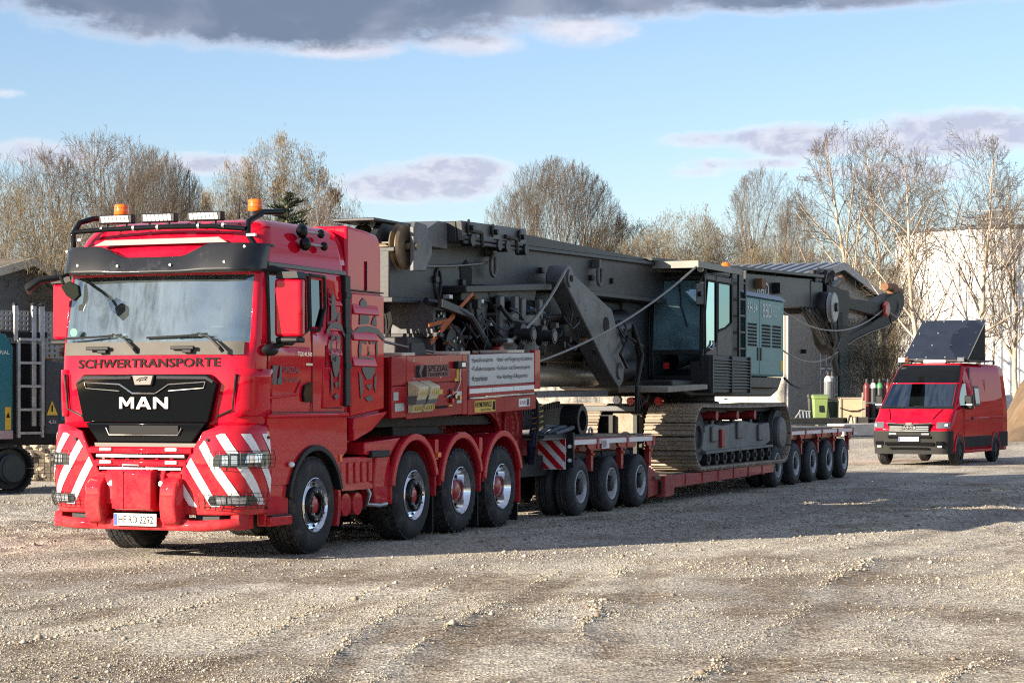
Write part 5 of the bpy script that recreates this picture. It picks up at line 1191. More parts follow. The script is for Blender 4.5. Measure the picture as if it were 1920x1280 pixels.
        for z in (.82, 1.02):
            g = G(); g.lathe([(.028, -.012), (.028, .004), (.001, .004), (.001, -.016)], n=16, ax='x', c=(7.855, vl+.05, z)); part('marker_lamp', g, LAMPON, TL, lb)
    # the low bed between the bogies
    for k in range(24):
        u = 12.0+k*.292; g = G(); g.box(u, u+.28, .02, 2.42, .40, .45); part('bed_plank', g, mat('worn_bed_timber', (.15, .125, .10), .85, var=.3, vscale=3, dirt=(.3, .25, .19), dirt_amt=.4), TL)
    for far in (0, 1):
        Y = (lambda v: 2*VC-v) if far else (lambda v: v)
        a, b = sorted((Y(-.04), Y(.05)))
        g = G(); g.prism([(12.55, .44), (19.0, .47), (19.0, .30), (12.75, .24), (12.6, .26)], a, b); sb = part('bed_side_beam', g, REDT, TL, bevel=.01)
        for k in range(6):
            g = G(); a2, b2 = sorted((Y(-.055), Y(-.041))); u = 13.4+k*.95; g.box(u, u+.12, a2, b2, .28, .45); part('lashing_post', g, REDT, TL, sb)
        g = G(); a2, b2 = sorted((Y(-.05), Y(.2))); g.prism([(12.30, .45), (12.72, .46), (12.80, .36), (12.78, .12), (12.30, .10)], a2, b2); e = part('bed_end', g, REDT, TL, bevel=.012)
    g = G(); g.prism([(11.75, .62), (12.0, .55), (12.35, .46), (12.35, .16), (11.75, .12)], .06, 2.38); rp = part('bed_ramp', g, REDT, TL, bevel=.01)
    for k in range(5):
        g = G(); u = 11.78+k*.11; z = .615-(u-11.75)*.27; g.box(u, u+.07, .08, 2.36, z-.01, z+.025); part('ramp_rung', g, REDT, TL, rp)
    g = G(); g.box(12.26, 12.30, .02, .18, .16, .36); part('end_socket', g, mat('dark_opening', (.006, .006, .007), .8), TL)
    g = G(); g.box(12.8, 19.0, .3, 2.14, .22, .40); part('bed_keel', g, DARKST, TL)
    # pale timber and concrete blocks lying on the rear bogie deck
    g = G(); g.cyl((25.55, -.02, .93), (25.62, -.10, .93), .04, n=12); part('end_lamp', g, LAMPON, TL)
trailer()
# ------------------------------------------------------------------ the drilling rig lying on the trailer
RG = Thing('drilling_rig', 'dark grey crawler drilling rig with folded mast and teal engine box on the trailer', 'drilling rig', TF, (16.9, VC, .45))
RP = mat('rig_grey_paint', (.021, .0235, .026), .5, .0, var=.40, vscale=2.2, dirt=(.085, .082, .075), dirt_amt=.12, dscale=3.2, bump=.08, bscale=20)
RPL = mat('rig_light_grey_paint', (.10, .105, .11), .5, .05, var=.30, vscale=2.4, dirt=(.05, .045, .04), dirt_amt=.30, dscale=3.4)
RPD = mat('rig_black_paint', (.011, .012, .0135), .5, .0, var=.25, vscale=3, dirt=(.15, .13, .1), dirt_amt=.15, dscale=2)
TEAL = mat('teal_paint', (.045, .21, .225), .45, var=.12, vscale=2.5, dirt=(.20, .29, .28), dirt_amt=.10, dscale=3.0)
TAN = mat('dusty_shoe_steel', (.36, .30, .235), .8, .15, var=.2, vscale=3, dirt=(.15, .12, .085), dirt_amt=.40, dscale=5, bump=.4, bscale=30, rnd=.16)
RUST = mat('rusty_steel', (.20, .10, .05), .85, var=.35, vscale=6)
ROPE = mat('steel_rope', (.22, .21, .19), .5, .6, var=.2, vscale=30)
ROPER = mat('greasy_red_rope', (.09, .025, .018), .55, .2, var=.3, vscale=12)
DARKO = mat('dark_opening', (.006, .006, .007), .8)
def rig_tracks():
    r = .52; c0, c1, zc = 14.28, 19.52, 1.045; L = c1-c0; per = 2*L+2*math.pi*r; n = 58; pitch = per/n
    def path(s):
        s %= per
        if s < L: 
            f = s/L; return (c0+s, zc-r, 0.0)
        s -= L
        if s < math.pi*r: a = s/r; return (c1+r*math.sin(a), zc-r*math.cos(a), a)
        s -= math.pi*r
        if s < L: return (c1-s, zc+r-.02*math.sin(math.pi*s/L), math.pi)
        s -= L; a = s/r; return (c0-r*math.sin(a), zc+r*math.cos(a), math.pi+a)
    # one shoe: plate with three grousers; local x along the chain, y across, z outwards = -z
    g = G(); w = .90; p = pitch*.90
    g.prism([(-p/2, -.018), (p/2, -.018), (p/2, .008), (-p/2, .008)], 0, w)
    for x in (-p*.36, 0, p*.36): g.prism([(x-.016, -.017), (x+.016, -.017), (x+.009, -.058), (x-.009, -.058)], .0, w)
    shoe = mesh('track_shoe', g, TAN, 30)
    g = G()
    for y in (w*.36, w*.64):
        g.prism([(-p*.62, .008), (p*.62, .008), (p*.5, .10), (-p*.5, .10)], y-.03, y+.03)
    for y in (w*.30, w*.42, w*.58, w*.70): g.cyl((0, y, -.02), (0, y, -.032), .016, n=8)
    g.cyl((-p*.5, w*.33, .055), (-p*.5, w*.67, .055), .028, n=8)
    link = mesh('chain_link', g, DARKST, 30)
    for far in (0, 1):
        v0 = -.10 if not far else 2*VC+.10-w
        for k in range(n):
            u, z, a = path(k*pitch)
            o = bpy.data.objects.new('track_shoe', shoe); COL.objects.link(o); o.parent = RG.o
            o.matrix_local = T(u-RG.off.x, v0-RG.off.y, z-RG.off.z) @ Matrix.Rotation(-a, 4, 'Y')
            inst('chain_link', link, o, Matrix.Identity(4))
        # side frame, rollers, sprocket, idler
        yv = lambda a: (v0+a) if not far else (v0+w-a)
        pr = lambda g, pts, a, b: g.prism(pts, *sorted((yv(a), yv(b))))
        g = G(); pr(g, [(14.45, .86), (14.75, 1.22), (15.2, 1.26), (15.9, 1.22), (17.1, 1.30), (18.3, 1.22), (18.9, 1.25), (19.0, .90), (18.6, .80), (14.7, .76)], .12, .66); tf = part('track_frame', g, mat('track_frame_grey', (.20, .20, .19), .7, .1, var=.2, vscale=3, dirt=(.33, .28, .21), dirt_amt=.4, dscale=3), RG, bevel=.03)
        for u0, u1, z0, z1 in ((15.0, 15.35, .95, 1.22), (16.6, 16.95, .98, 1.28), (18.0, 18.3, .92, 1.22)):
            g = G(); pr(g, [(u0, z0), (u1, z0), (u1, z1), (u0, z1)], .07, .119); part('frame_cover', g, RPL, RG, tf, bevel=.015)
        g = G(); pr(g, [(15.55, .84), (15.72, .84), (15.72, 1.16), (15.55, 1.16)], .06, .118); part('frame_cover', g, mat('red_service_paint', (.33, .02, .025), .5), RG, tf, bevel=.01)
        g = G(); pr(g, [(14.55, .74), (18.9, .78), (18.9, .83), (14.55, .80)], .05, .20); part('roller_guard', g, RPL, RG, tf, bevel=.01)
        for k in range(9):
            u = 14.85+k*.49; g = G(); a, b = sorted((yv(.09), yv(.75))); g.cyl((u, a, .665), (u, b, .665), .115, n=18); g.cyl((u, a-.03, .665), (u, b+.03, .665), .05, n=12); part('track_roller', g, DARKST, RG)
        for k, u in enumerate((15.45, 16.75, 17.9)):
            g = G(); a, b = sorted((yv(.12), yv(.7))); g.cyl((u, a, 1.40), (u, b, 1.40), .085, n=16); part('carrier_roller', g, MATS['red_service_paint'], RG)
            g = G(); pr(g, [(u-.09, 1.2), (u+.09, 1.2), (u+.06, 1.42), (u-.06, 1.42)], .20, .26); part('roller_bracket', g, RPD, RG)
        for u, nm, m in ((c0, 'idler_wheel', DARKST), (c1, 'drive_sprocket', RPL)):
            g = G(); a = yv(.12); sg = 1 if not far else -1
            g.lathe([(.44, 0), (.44, .10*sg), (.36, .12*sg), (.36, .5*sg), (.44, .52*sg), (.44, .62*sg), (.001, .62*sg), (.001, .03*sg), (.18, .03*sg), (.20, -.02*sg), (.28, -.02*sg), (.30, .03*sg)], n=32, c=(u, a, zc)); o = part(nm, g, m, RG)
            if nm == 'drive_sprocket':
                g = G(); g.lathe([(.001, -.10*sg), (.27, -.10*sg), (.31, -.06*sg), (.31, .02*sg), (.001, .02*sg)], n=28, c=(u, a, zc)); part('final_drive', g, RPL, RG, o)
                g = G()
                for k in range(20):
                    t = 2*math.pi*k/20; g.box(.40, .49, -.035, .035, -.03, .03); 
                    for i in range(len(g.v)-8, len(g.v)): x, y, z = g.v[i]; g.v[i] = (u+x*math.cos(t)-z*math.sin(t), a+.3*sg+y, zc+x*math.sin(t)+z*math.cos(t))
                part('sprocket_teeth', g, RPL, RG, o)['kind'] = 'stuff'
    # car body between the tracks, slewing ring, front jack plates
    g = G(); g.box(15.2, 18.4, .80, 1.64, .78, 1.36); g.cyl((16.8, VC, 1.30), (16.8, VC, 1.62), .78, n=40); part('car_body', g, RPD, RG, bevel=.02)
    g = G(); g.lathe([(.001, 1.55), (.80, 1.55), (.80, 1.64), (.72, 1.66), (.72, 1.76), (.001, 1.76)], ax='z', n=48, c=(16.8, VC, 0)); part('slewing_ring', g, DARKST, RG)
    g = G(); g.prism([(.92, 1.45), (1.45, 1.45), (1.52, 1.20), (1.50, .98), (1.2, .92), (1.0, 1.0), (.92, 1.2)], 14.0, 14.12, 'x'); jp = part('jack_plate', g, TAN, RG, bevel=.015)
    g = G(); g.cyl((13.97, 1.22, 1.05), (14.01, 1.22, 1.05), .09, n=20); part('plate_hole', g, DARKO, RG, jp)
    for v in (.98, 1.42, 1.72):
        g = G(); g.box(13.9, 14.01, v, v+.07, .60, 1.42); part('plate_rib', g, RPD, RG, jp)
    g = G(); g.box(14.13, 15.3, .92, 1.9, .85, 1.45); part('front_frame', g, RPD, RG, bevel=.02)
    g = G(); g.box(13.95, 15.2, .95, 1.95, 1.48, 1.58); part('frame_top', g, RPL, RG, bevel=.02)
    for v, z, m in ((.90, 1.66, REDLENS), (.60, 1.66, REDLENS), (1.1, 1.66, REDLENS), (1.35, 1.68, WHITE)):
        g = G(); g.cyl((13.9, v, z), (14.02, v, z), .07, n=14); g.cyl((14.0, v, z), (14.2, v, z-.1), .02, n=8); part('hose_coupling', g, m, RG)
    # folded auger racks lying on the front bogie
    g = G(); g.prism([(8.3, 1.20), (12.3, 1.28), (12.3, 1.62), (9.6, 1.60), (8.3, 1.32)], 1.35, 1.8); part('support_rack', g, RPD, RG, bevel=.02)
    for k in range(26):
        u = 8.5+k*.10; g = G(); g.box(u, u+.06, 1.30, 1.36, 1.36+k*.008, 1.46+k*.008); part('rack_tooth', g, RPD, RG)
    g = G(); g.lathe([(.24, 0), (.24, .3), (.16, .3), (.16, 0)], n=28, c=(10.6, .75, 1.36)); part('pipe_ring', g, RPD, RG)
    for k in range(3):
        g = G(); g.tube([(8.2+.1*k, .3+.16*k, 1.19), (9.3, .5+.16*k, 1.24+.02*k), (10.6, .9+.1*k, 1.26)], .035, 8); part('spare_hose', g, mat('blue_grey_hose', (.06, .075, .10), .6, var=.3), RG)
rig_tracks()
def rig_upper():
    g = G(); g.prism([(13.6, 2.02), (13.6, 1.88), (14.6, 1.74), (19.9, 1.74), (20.4, 1.86), (20.4, 2.02)], .25, 2.30); part('upper_frame', g, RPD, RG, bevel=.03)
    g = G(); g.prism([(12.55, 1.80), (14.75, 1.86), (14.75, 1.95), (12.55, 1.90)], -.02, .85); part('step_board', g, mat('worn_step_board', (.30, .27, .22), .8, var=.2), RG, bevel=.015)
    # driver's cab
    cb = G(); U0, U1, V0, V1, Z0, Z1 = 14.87, 16.70, .10, 1.08, 2.05, 3.86
    prof = [(U0+.05, Z0), (U0, Z0+.35), (U0+.02, 3.2), (U0+.14, Z1-.05), (U0+.22, Z1), (U1, Z1), (U1, Z0)]
    fr = G(); th = .07
    for v in (V0, V1-th):      # pillars and rails of the cab
        for a, b in (((U0+.05, Z0), (U0+.0, Z0+.5)), ((U0+.0, Z0+.45), (U0+.14, Z1))): fr.obox((a[0]+.03, v+th/2, a[1]), (b[0]+.03, v+th/2, b[1]), th, th, (0, 1, 0))
        for a, b in (((15.68, Z0), (15.68, Z1)), ((U1-.05, Z0), (U1-.05, Z1))): fr.obox((a[0], v+th/2, a[1]), (b[0], v+th/2, b[1]), th, .09, (0, 1, 0))
        for z in (Z0+.04, Z1-.04): fr.box(U0+.1, U1, v, v+th, z-.05, z+.05)
    for z, u in ((Z0+.02, U0+.05), (2.50, U0+.01), (Z1-.05, U0+.16)): fr.box(u, u+.07, V0, V1, z-.04, z+.05)
    cabf = part('rig_cab', fr, RPD, RG, bevel=.012)
    g = G(); g.box(U0+.12, U1, V0+.02, V1-.02, Z1, Z1+.05); part('cab_roof', g, RPD, RG, cabf, bevel=.02)
    g = G(); g.box(U1-.03, U1, V0+.02, V1-.02, Z0, Z1); g.box(U0+.15, U1, V1-.05, V1-.02, Z0, 2.7); g.box(U0+.1, U1, V0+.03, V1-.03, Z0-.05, Z0+.02); part('cab_back', g, RPD, RG, cabf)
    GF = glass('rig_front_glass', (.20, .32, .33), .30, rc=(.55, .80, .88), painted_sheen=(.22, .40, .46, .42))  # teal diffuse layer puts reflected sky into the front pane's colour
    GW = glass('rig_cab_glass', (.14, .24, .24), .30, rc=(.38, .58, .66))
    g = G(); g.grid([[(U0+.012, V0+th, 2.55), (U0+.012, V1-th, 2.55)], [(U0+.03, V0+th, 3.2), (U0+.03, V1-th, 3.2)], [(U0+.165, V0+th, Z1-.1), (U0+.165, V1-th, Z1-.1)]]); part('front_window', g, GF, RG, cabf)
    g = G(); g.grid([[(U0+.05, V0+th, 2.10), (U0+.05, V1-th, 2.10)], [(U0+.02, V0+th, 2.47), (U0+.02, V1-th, 2.47)]]); part('lower_window', g, GW, RG, cabf)
    g = G(); g.box(U0-.004, U0+.006, V0+.62, V0+.72, 2.22, 2.33); o = part('hazard_diamond', g, mat('hazard_red', (.5, .01, .02), .5), RG, cabf)
    # side door: lower panel, two windows
    g = G(); g.prism([(U0+.14, Z0+.06), (15.64, Z0+.06), (15.64, 2.62), (15.42, 2.62), (U0+.12, 2.50)], V0-.012, V0+.03); dr = part('cab_door', g, RP, RG, cabf, bevel=.01)
    g = G(); g.prism([(15.72, Z0+.06), (U1-.1, Z0+.06), (U1-.1, 3.05), (16.25, 2.95), (15.72, 2.88)], V0-.012, V0+.03); part('side_panel', g, RP, RG, cabf, bevel=.01)
    g = G(); g.add([(U0+.14, V0+.005, 2.52), (15.42, V0+.005, 2.64), (15.63, V0+.005, 2.72), (15.63, V0+.005, Z1-.12), (U0+.26, V0+.005, Z1-.12), (U0+.12, V0+.005, 3.2)], [(0, 1, 2, 3, 4, 5)]); part('door_window', g, GW, RG, cabf)
    g = G(); g.add([(15.75, V0+.005, 2.92), (16.22, V0+.005, 2.98), (16.58, V0+.005, 3.10), (16.58, V0+.005, Z1-.12), (15.75, V0+.005, Z1-.12)], [(0, 1, 2, 3, 4)]); part('side_window', g, GW, RG, cabf)
    for lp in ([(15.74, 2.88), (16.22, 2.95), (16.60, 3.07), (16.60, Z1-.10), (15.74, Z1-.10)], [(U0+.12, 2.5), (15.42, 2.61), (15.65, 2.70), (15.65, Z1-.10), (U0+.24, Z1-.10), (U0+.1, 3.2)]):
        l3 = [(u, V0-.005, z) for u, z in lp]; g = G(); g.tube(l3+[l3[0]], .02, 6); part('window_seal', g, BLACK, RG, cabf)
    g = G(); g.tube([(15.05, V0-.03, 2.6), (15.25, V0-.05, 2.55), (15.40, V0-.03, 2.65), (15.40, V0-.02, 2.72)], .02, 6); part('door_handle', g, STEEL, RG, cabf)
    # cab inside: seat, levers, consoles
    g = G(); g.box(15.5, 16.0, .35, .85, 2.1, 2.55); g.prism([(15.95, 2.5), (16.1, 2.5), (16.25, 3.25), (16.1, 3.25)], .36, .84); part('operator_seat', g, mat('dark_green_fabric', (.02, .06, .05), .8), RG, bevel=.04)
    g = G(); g.box(15.1, 15.35, .25, .40, 2.1, 2.75); g.box(15.15, 15.25, .7, .95, 2.9, 3.25); g.cyl((15.2, .5, 2.1), (15.15, .5, 2.7), .02, n=8); part('control_console', g, DASH, RG, bevel=.02)
    # wiper, side mirror, lamp, grab rails
    g = G(); g.tube([(U0+.14, .58, Z1-.06), (U0+.0, .50, 3.3), (U0-.01, .38, 2.95)], .012, 6); part('wiper', g, BLACK, RG)
    g = G(); g.box(14.70, 14.78, .02, .18, 3.30, 3.72); mr = part('side_mirror', g, BLACK, RG, bevel=.02); g = G(); g.box(14.69, 14.699, .035, .165, 3.33, 3.69); part('mirror_glass', g, MATS['mirror_glass'], RG, mr)
    g = G(); g.tube([(14.74, .1, 3.72), (14.85, .12, 3.80), (15.0, .14, 3.82)], .012, 6); part('mirror_arm', g, BLACK, RG)
    g = G(); g.tube([(U0-.05, V1-.02, 2.1), (U0-.08, V1-.02, 2.9), (U0+.02, V1-.02, 3.5)], .014, 6); g.tube([(U0-.04, V0-.02, 2.55), (U0-.06, V0-.02, 3.1)], .014, 6); part('grab_rail', g, BLACK, RG)
    for v in (.16,):
        g = G(); g.lathe([(.001, -.02), (.055, -.02), (.055, .05), (.03, .07), (.001, .07)], n=16, ax='x', c=(14.90, v, 3.95)); part('work_lamp', g, LAMPON, RG)
    # roof guard with beacon
    g = G(); g.box(14.35, 17.05, .04, 1.12, 4.00, 4.035); rg_ = part('roof_guard', g, RP, RG, bevel=.008)
    g = G(); g.box(14.35, 17.05, .02, .05, 3.95, 4.055); g.box(14.33, 14.36, .02, 1.14, 3.94, 4.06); part('guard_edge', g, mat('guard_edge_paint', (.26, .25, .22), .6, var=.15), RG, rg_)
    for u, v in ((15.0, .1), (15.0, 1.0), (16.6, .1), (16.6, 1.0)):
        g = G(); g.cyl((u, v, 3.88), (u, v, 4.0), .025, n=8); part('guard_post', g, RPD, RG, rg_)
    g = G(); g.lathe([(.001, 0), (.085, 0), (.085, .04), (.08, .10), (.05, .135), (.001, .14)], ax='z', n=20, c=(16.75, .25, 4.036)); part('beacon', g, AMBER, RG)
    # ladder behind the cab
    lad = G(); 
    for u in (16.98, 17.40): lad.box(u, u+.06, .06, .10, 2.46, 4.06)
    ld = part('ladder', lad, RP, RG)
    for k in range(5): g = G(); z = 2.60+.30*k; g.box(17.04, 17.40, .065, .095, z, z+.035); part('ladder_rung', g, RP, RG, ld)
    g = G(); g.box(16.75, 17.46, .16, .9, 2.0, 3.9); part('duct_housing', g, RPD, RG, bevel=.02)
    # louvred cooler box under the cab
    g = G(); g.box(14.90, 17.36, -.02, .35, 1.80, 2.46); lb = part('cooler_box', g, RPD, RG, bevel=.015)
    for u0 in (15.0, 16.22):
        for k in range(10):
            z = 1.87+.055*k; g = G(); g.prism([(-.03, z), (-.055, z+.012), (-.05, z+.03), (-.022, z+.022)], u0, u0+1.1, 'x'); part('louvre_slat', g, RPD, RG, lb)
    for u in (14.93, 16.13, 17.30):
        g = G(); g.box(u, u+.06, -.06, -.021, 1.80, 2.46); part('cooler_frame', g, RP, RG, lb)
    # teal engine cabinet
    E0, E1 = 17.52, 20.28
    g = G(); g.box(E0, E1, .12, 1.15, 2.12, 3.60); eb = part('engine_cabinet', g, TEAL, RG, bevel=.02)
    g = G(); g.prism([(.06, 3.60), (1.2, 3.60), (1.2, 3.70), (.18, 3.70)], E0-.04, E1+.04, 'x'); part('cabinet_lid', g, mat('blue_grey_lid', (.10, .13, .17), .35, .2, var=.1), RG, eb, bevel=.015)
    g = G(); g.prism([(E0, 2.11), (E1, 2.11), (E1-.25, 1.90), (E0, 1.90)], .14, 1.1); part('cabinet_base', g, RPD, RG, eb, bevel=.02)
    for i, (a, b) in enumerate(((E0+.03, E0+.92), (E0+.95, E1-.06))):
        g = G(); g.box(a, b, .095, .118, 2.15, 3.57); d = part('cabinet_door', g, TEAL, RG, eb, bevel=.008)
        g = G(); u = b-.13 if i == 0 else a+.05; g.box(u, u+.10, .082, .0945, 2.42, 2.66); part('door_latch', g, BLACK, RG, eb)
        sl = ((a+.12, 5),) if i == 0 else ((a+.16, 5), (a+.92, 5))
        for u0, nn in sl:
            for r_ in range(7):
                for c_ in range(nn):
                    g = G(); g.box(u0+c_*.125, u0+c_*.125+.10, .088, .0945, 2.68+r_*.064, 2.68+r_*.064+.042); part('vent_slot', g, DARKO, RG, eb)
    WT = mat('white_print', (.72, .74, .74), .5)
    text('RH 34', .66, .17, WT, RG, (E0+.11, .092, 3.31), (1, 0, 0), (0, 0, 1), parent=eb, off=.01); text('BBD', .62, .25, WT, RG, (E0+1.16, .092, 3.25), (1, 0, 0), (0, 0, 1), parent=eb, off=-.004)
    for i, s in enumerate(('INTERNATIONAL', 'DRILLING', 'SYSTEMS')): text(s, (.52, .34, .30)[i], .045, WT, RG, (E0+1.86, .092, 3.44-.085*i), (1, 0, 0), (0, 0, 1), parent=eb)
    g = G(); g.box(E1-.32, E1-.12, .088, .094, 2.24, 2.44); part('warning_label', g, YELLOW, RG, eb)
    g = G(); g.box(17.4, 20.4, 1.2, 2.3, 2.02, 3.2); part('engine_house', g, RPD, RG, bevel=.04)
    g = G(); g.box(13.6, 16.8, 1.12, 2.3, 2.02, 3.37); g.box(13.4, 14.8, 1.12, 1.24, 2.0, 2.3); part('hydraulic_house', g, RP, RG, bevel=.04)
    g = G(); g.box(12.3, 14.8, 1.18, 2.25, 2.02, 3.35); g.cyl((11.8, .95, 2.35), (13.4, 1.15, 2.45), .24, n=24); g.cyl((11.9, .95, 2.9), (13.6, 1.15, 3.05), .17, n=20); part('boom_block', g, RPD, RG, bevel=.05)
rig_upper()
def rig_mast():
    MV0, MV1 = .86, 1.60
    # main box of the mast, in plates so that the joints show
    def beam(pts, v0, v1, name, m, b=.015): g = G(); g.prism(pts, v0, v1); return part(name, g, m, RG, bevel=b)
    ms = beam([(3.75, 2.97), (6.6, 3.02), (8.6, 3.36), (14.6, 3.40), (26.0, 3.70), (26.0, 4.34), (14.7, 4.02), (7.8, 3.90), (5.6, 3.78), (3.75, 3.60)], MV0, MV1, 'mast_beam', RP)
    for pts in ([(3.75, 3.58), (5.6, 3.755), (7.8, 3.88), (14.7, 4.0), (20, 4.16), (20, 4.22), (14.7, 4.06), (7.8, 3.94), (5.6, 3.82), (3.75, 3.64)], [(3.7, 2.93), (6.62, 2.98), (8.62, 3.32), (14.6, 3.36), (20, 3.50), (20, 3.56), (14.6, 3.43), (8.6, 3.40), (6.58, 3.06), (3.7, 3.0)]):
        g = G(); g.prism(pts, MV0-.07, MV1+.07); part('mast_flange', g, RP, RG, ms, bevel=.01)
    g = G(); g.prism([(14.0, 4.06), (26.1, 4.38), (26.1, 4.44), (14.0, 4.11)], MV0-.12, MV1+.12); part('mast_rail', g, RPD, RG, ms)
    g = G(); g.prism([(7.7, 3.95), (14.4, 4.065), (14.4, 4.09), (7.7, 4.12)], MV0-.02, MV0+.1); part('mast_rail', g, RPD, RG, ms)
    for u in (9.0, 10.1, 11.2, 12.2, 5.1, 6.0):
        zc = 3.58 if u > 8 else 3.25; g = G(); g.box(u, u+.12, MV0-.05, MV0-.001, zc, zc+.09); part('mast_lug', g, RPD, RG, ms, bevel=.01)
    for u, z in ((6.92, 3.58), (11.35, 3.66)):
        g = G(); g.tube([(u+.09*math.cos(a), MV0-.12, z+.15*math.sin(a)) for a in [k*math.pi/8 for k in range(17)]], .028, 8); g.box(u-.03, u+.03, MV0-.13, MV0, z+.12, z+.26); part('lifting_ring', g, RPL, RG, ms)
    g = G(); g.prism([(6.0, 3.5), (6.22, 3.62), (6.42, 3.50), (6.40, 3.30), (6.22, 3.12), (6.05, 3.28)], MV0-.012, MV0-.002); part('mast_opening', g, DARKO, RG, ms)
    g = G(); g.tube([(5.25+.10*math.cos(a), MV0-.012, 3.24+.20*math.sin(a)) for a in [k*math.pi/10 for k in range(21)]], .022, 6); part('pin_ring', g, RPD, RG, ms)
    text('BBD', .9, .28, mat('white_print', (.72, .74, .74), .5), RG, (21.0, MV0-.004, 3.76), (1, 0, .02), (0, 0, 1), parent=ms, ext=.004)
    # head of the mast above the truck: cheek plates, sheave, bolted box
    for v in (.62, 1.72):
        g = G(); g.prism([(4.05, 3.98), (4.38, 3.96), (4.55, 3.72), (4.55, 3.58), (4.35, 3.36), (3.98, 3.34), (3.98, 3.90)], v, v+.06); part('head_cheek', g, RPL if v < 1 else RP, RG, bevel=.012)
    g = G(); g.lathe([(.27, 0), (.30, .03), (.24, .05), (.24, .09), (.30, .11), (.27, .14), (.08, .14), (.08, 0)], n=36, c=(4.05, .75, 3.66)); part('head_sheave', g, mat('worn_sheave', (.20, .15, .09), .6, .2, var=.2, vscale=6), RG)
    g = G(); g.lathe([(.27, 0), (.30, .03), (.24, .05), (.24, .09), (.30, .11), (.27, .14), (.08, .14), (.08, 0)], n=36, c=(4.05, 1.3, 3.66)); g.cyl((4.05, .6, 3.66), (4.05, 1.8, 3.66), .05, n=14); part('head_sheave', g, MATS['worn_sheave'], RG)
    g = G(); g.box(3.5, 4.9, .95, 1.55, 3.96, 4.0); g.prism([(3.55, 3.7), (3.85, 3.97), (5.2, 4.03), (5.2, 3.8)], 1.0, 1.1); part('head_frame', g, RP, RG, bevel=.01)
    bx_ = G(); bx_.prism([(5.28, 4.08), (7.62, 4.13), (7.62, 3.86), (5.34, 3.82)], .52, .60); hb = part('head_box', bx_, RPL, RG, bevel=.01)
    g = G(); g.prism([(5.28, 4.075), (7.6, 4.125), (7.6, 3.86), (5.3, 3.80)], .605, 1.5); part('head_box_core', g, RP, RG, hb, bevel=.01)
    g = G(); g.prism([(4.55, 3.70), (5.28, 3.70), (5.28, 4.06), (5.0, 4.06), (4.6, 3.92)], .72, 1.5); part('head_nose', g, RPL, RG, hb, bevel=.015)
    for u in (5.5, 6.35, 7.35):
        g = G(); g.cyl((u, .50, 4.02-.03*(u < 5.6)), (u, .53, 4.02-.03*(u < 5.6)), .075, n=18); g.cyl((u+.03, .44, 4.0), (u+.03, .52, 4.0), .04, n=10); g.tube([(u-.06, .49, 3.93), (u-.10, .48, 4.02), (u-.04, .49, 4.10)], .018, 6); part('head_bolt', g, RPD, RG, hb)
    for z in (3.80, 3.86):
        g = G(); g.tube([(5.35, .50, z), (6.5, .48, z+.01), (7.6, .50, z+.03)], .022, 8); part('guide_rod', g, RPL, RG, hb)
    for u in (5.5, 6.45, 6.75, 7.45):
        g = G(); g.cyl((u, .44, 3.83), (u, .60, 3.83), .08, n=16); part('guide_roller', g, RPD, RG, hb)
    for u in (5.78, 7.05):
        g = G(); g.tube([(u-.28, .5, 3.97), (u+.05, .46, 3.95), (u+.08, .46, 3.76)], .03, 6); part('rod_clamp', g, RPD, RG, hb)
    # equipment slung below the mast: winches, motor, fork brackets
    def winch(u, z, r_, v0, v1, m, nm):
        g = G(); g.lathe([(r_*1.28, v0), (r_*1.28, v0+.05), (r_*.9, v0+.05), (r_*.9, v1-.05), (r_*1.28, v1-.05), (r_*1.28, v1), (.001, v1), (.001, v0)], n=36, c=(u, 0, z)); w = part(nm, g, RPD, RG)
        n = int((v1-v0-.1)/.034)
        for k in range(n):
            g = G(); y = v0+.067+k*.034; g.tube([(u+r_*math.cos(a), y, z+r_*math.sin(a)) for a in [i*math.pi/12 for i in range(25)]], .0155, 5); part('rope_turn', g, m, RG, w)
        for k in range(8):
            a = k*math.pi/4; g = G(); g.cyl((u+r_*.6*math.cos(a), v0-.03, z+r_*.6*math.sin(a)), (u+r_*.6*math.cos(a), v0, z+r_*.6*math.sin(a)), .022, n=8); part('flange_bolt', g, STEEL, RG, w)
    winch(5.0, 2.72, .19, .72, 1.42, ROPE, 'upper_winch'); winch(5.15, 2.36, .25, .55, 1.5, ROPER, 'main_winch')
    g = G(); g.prism([(4.65, 2.95), (5.3, 2.95), (5.35, 2.86), (4.62, 2.86)], .62, 1.5); g.box(4.55, 4.62, .6, 1.5, 2.3, 3.0); part('winch_mount', g, RPL, RG, bevel=.012)
    g = G(); g.box(4.5, 5.8, .58, 1.55, 2.50, 2.56); g.box(4.2, 6.2, 1.5, 1.6, 2.2, 3.0); part('winch_frame', g, RPD, RG, bevel=.01)
    g = G(); g.box(3.95, 4.45, .70, 1.3, 2.20, 2.50); part('counter_block', g, RP, RG, bevel=.02)
    for k in range(8):
        a = G(); y = 1.0+.05*k; a.tube([(4.0+.03*(k % 3), y, 2.98), (4.02+.05*math.sin(k), y-.05, 2.7), (4.1, y+.06*math.cos(k*2), 2.5), (4.06, y, 2.30)], .022, 6); part('hydraulic_hose', a, HOSE, RG)
    g = G(); g.tube([(4.35, .62, 2.97), (4.9, .45, 2.90), (5.35, .42, 2.80), (5.75, .42, 2.55), (6.05, .45, 2.42)], .05, 8); part('bent_pipe', g, RP, RG)
    g = G(); g.prism([(4.4, 3.0), (5.25, 2.88), (5.3, 2.78), (4.4, 2.88)], .40, .48); part('pipe_cover', g, RP, RG, bevel=.01)
    # rotary motor and gear column
    g = G(); g.prism([(5.75, 3.05), (6.5, 3.05), (6.42, 2.75), (6.25, 2.50), (6.05, 2.50), (5.85, 2.80)], .62, 1.5); part('gear_column', g, RPD, RG, bevel=.05)
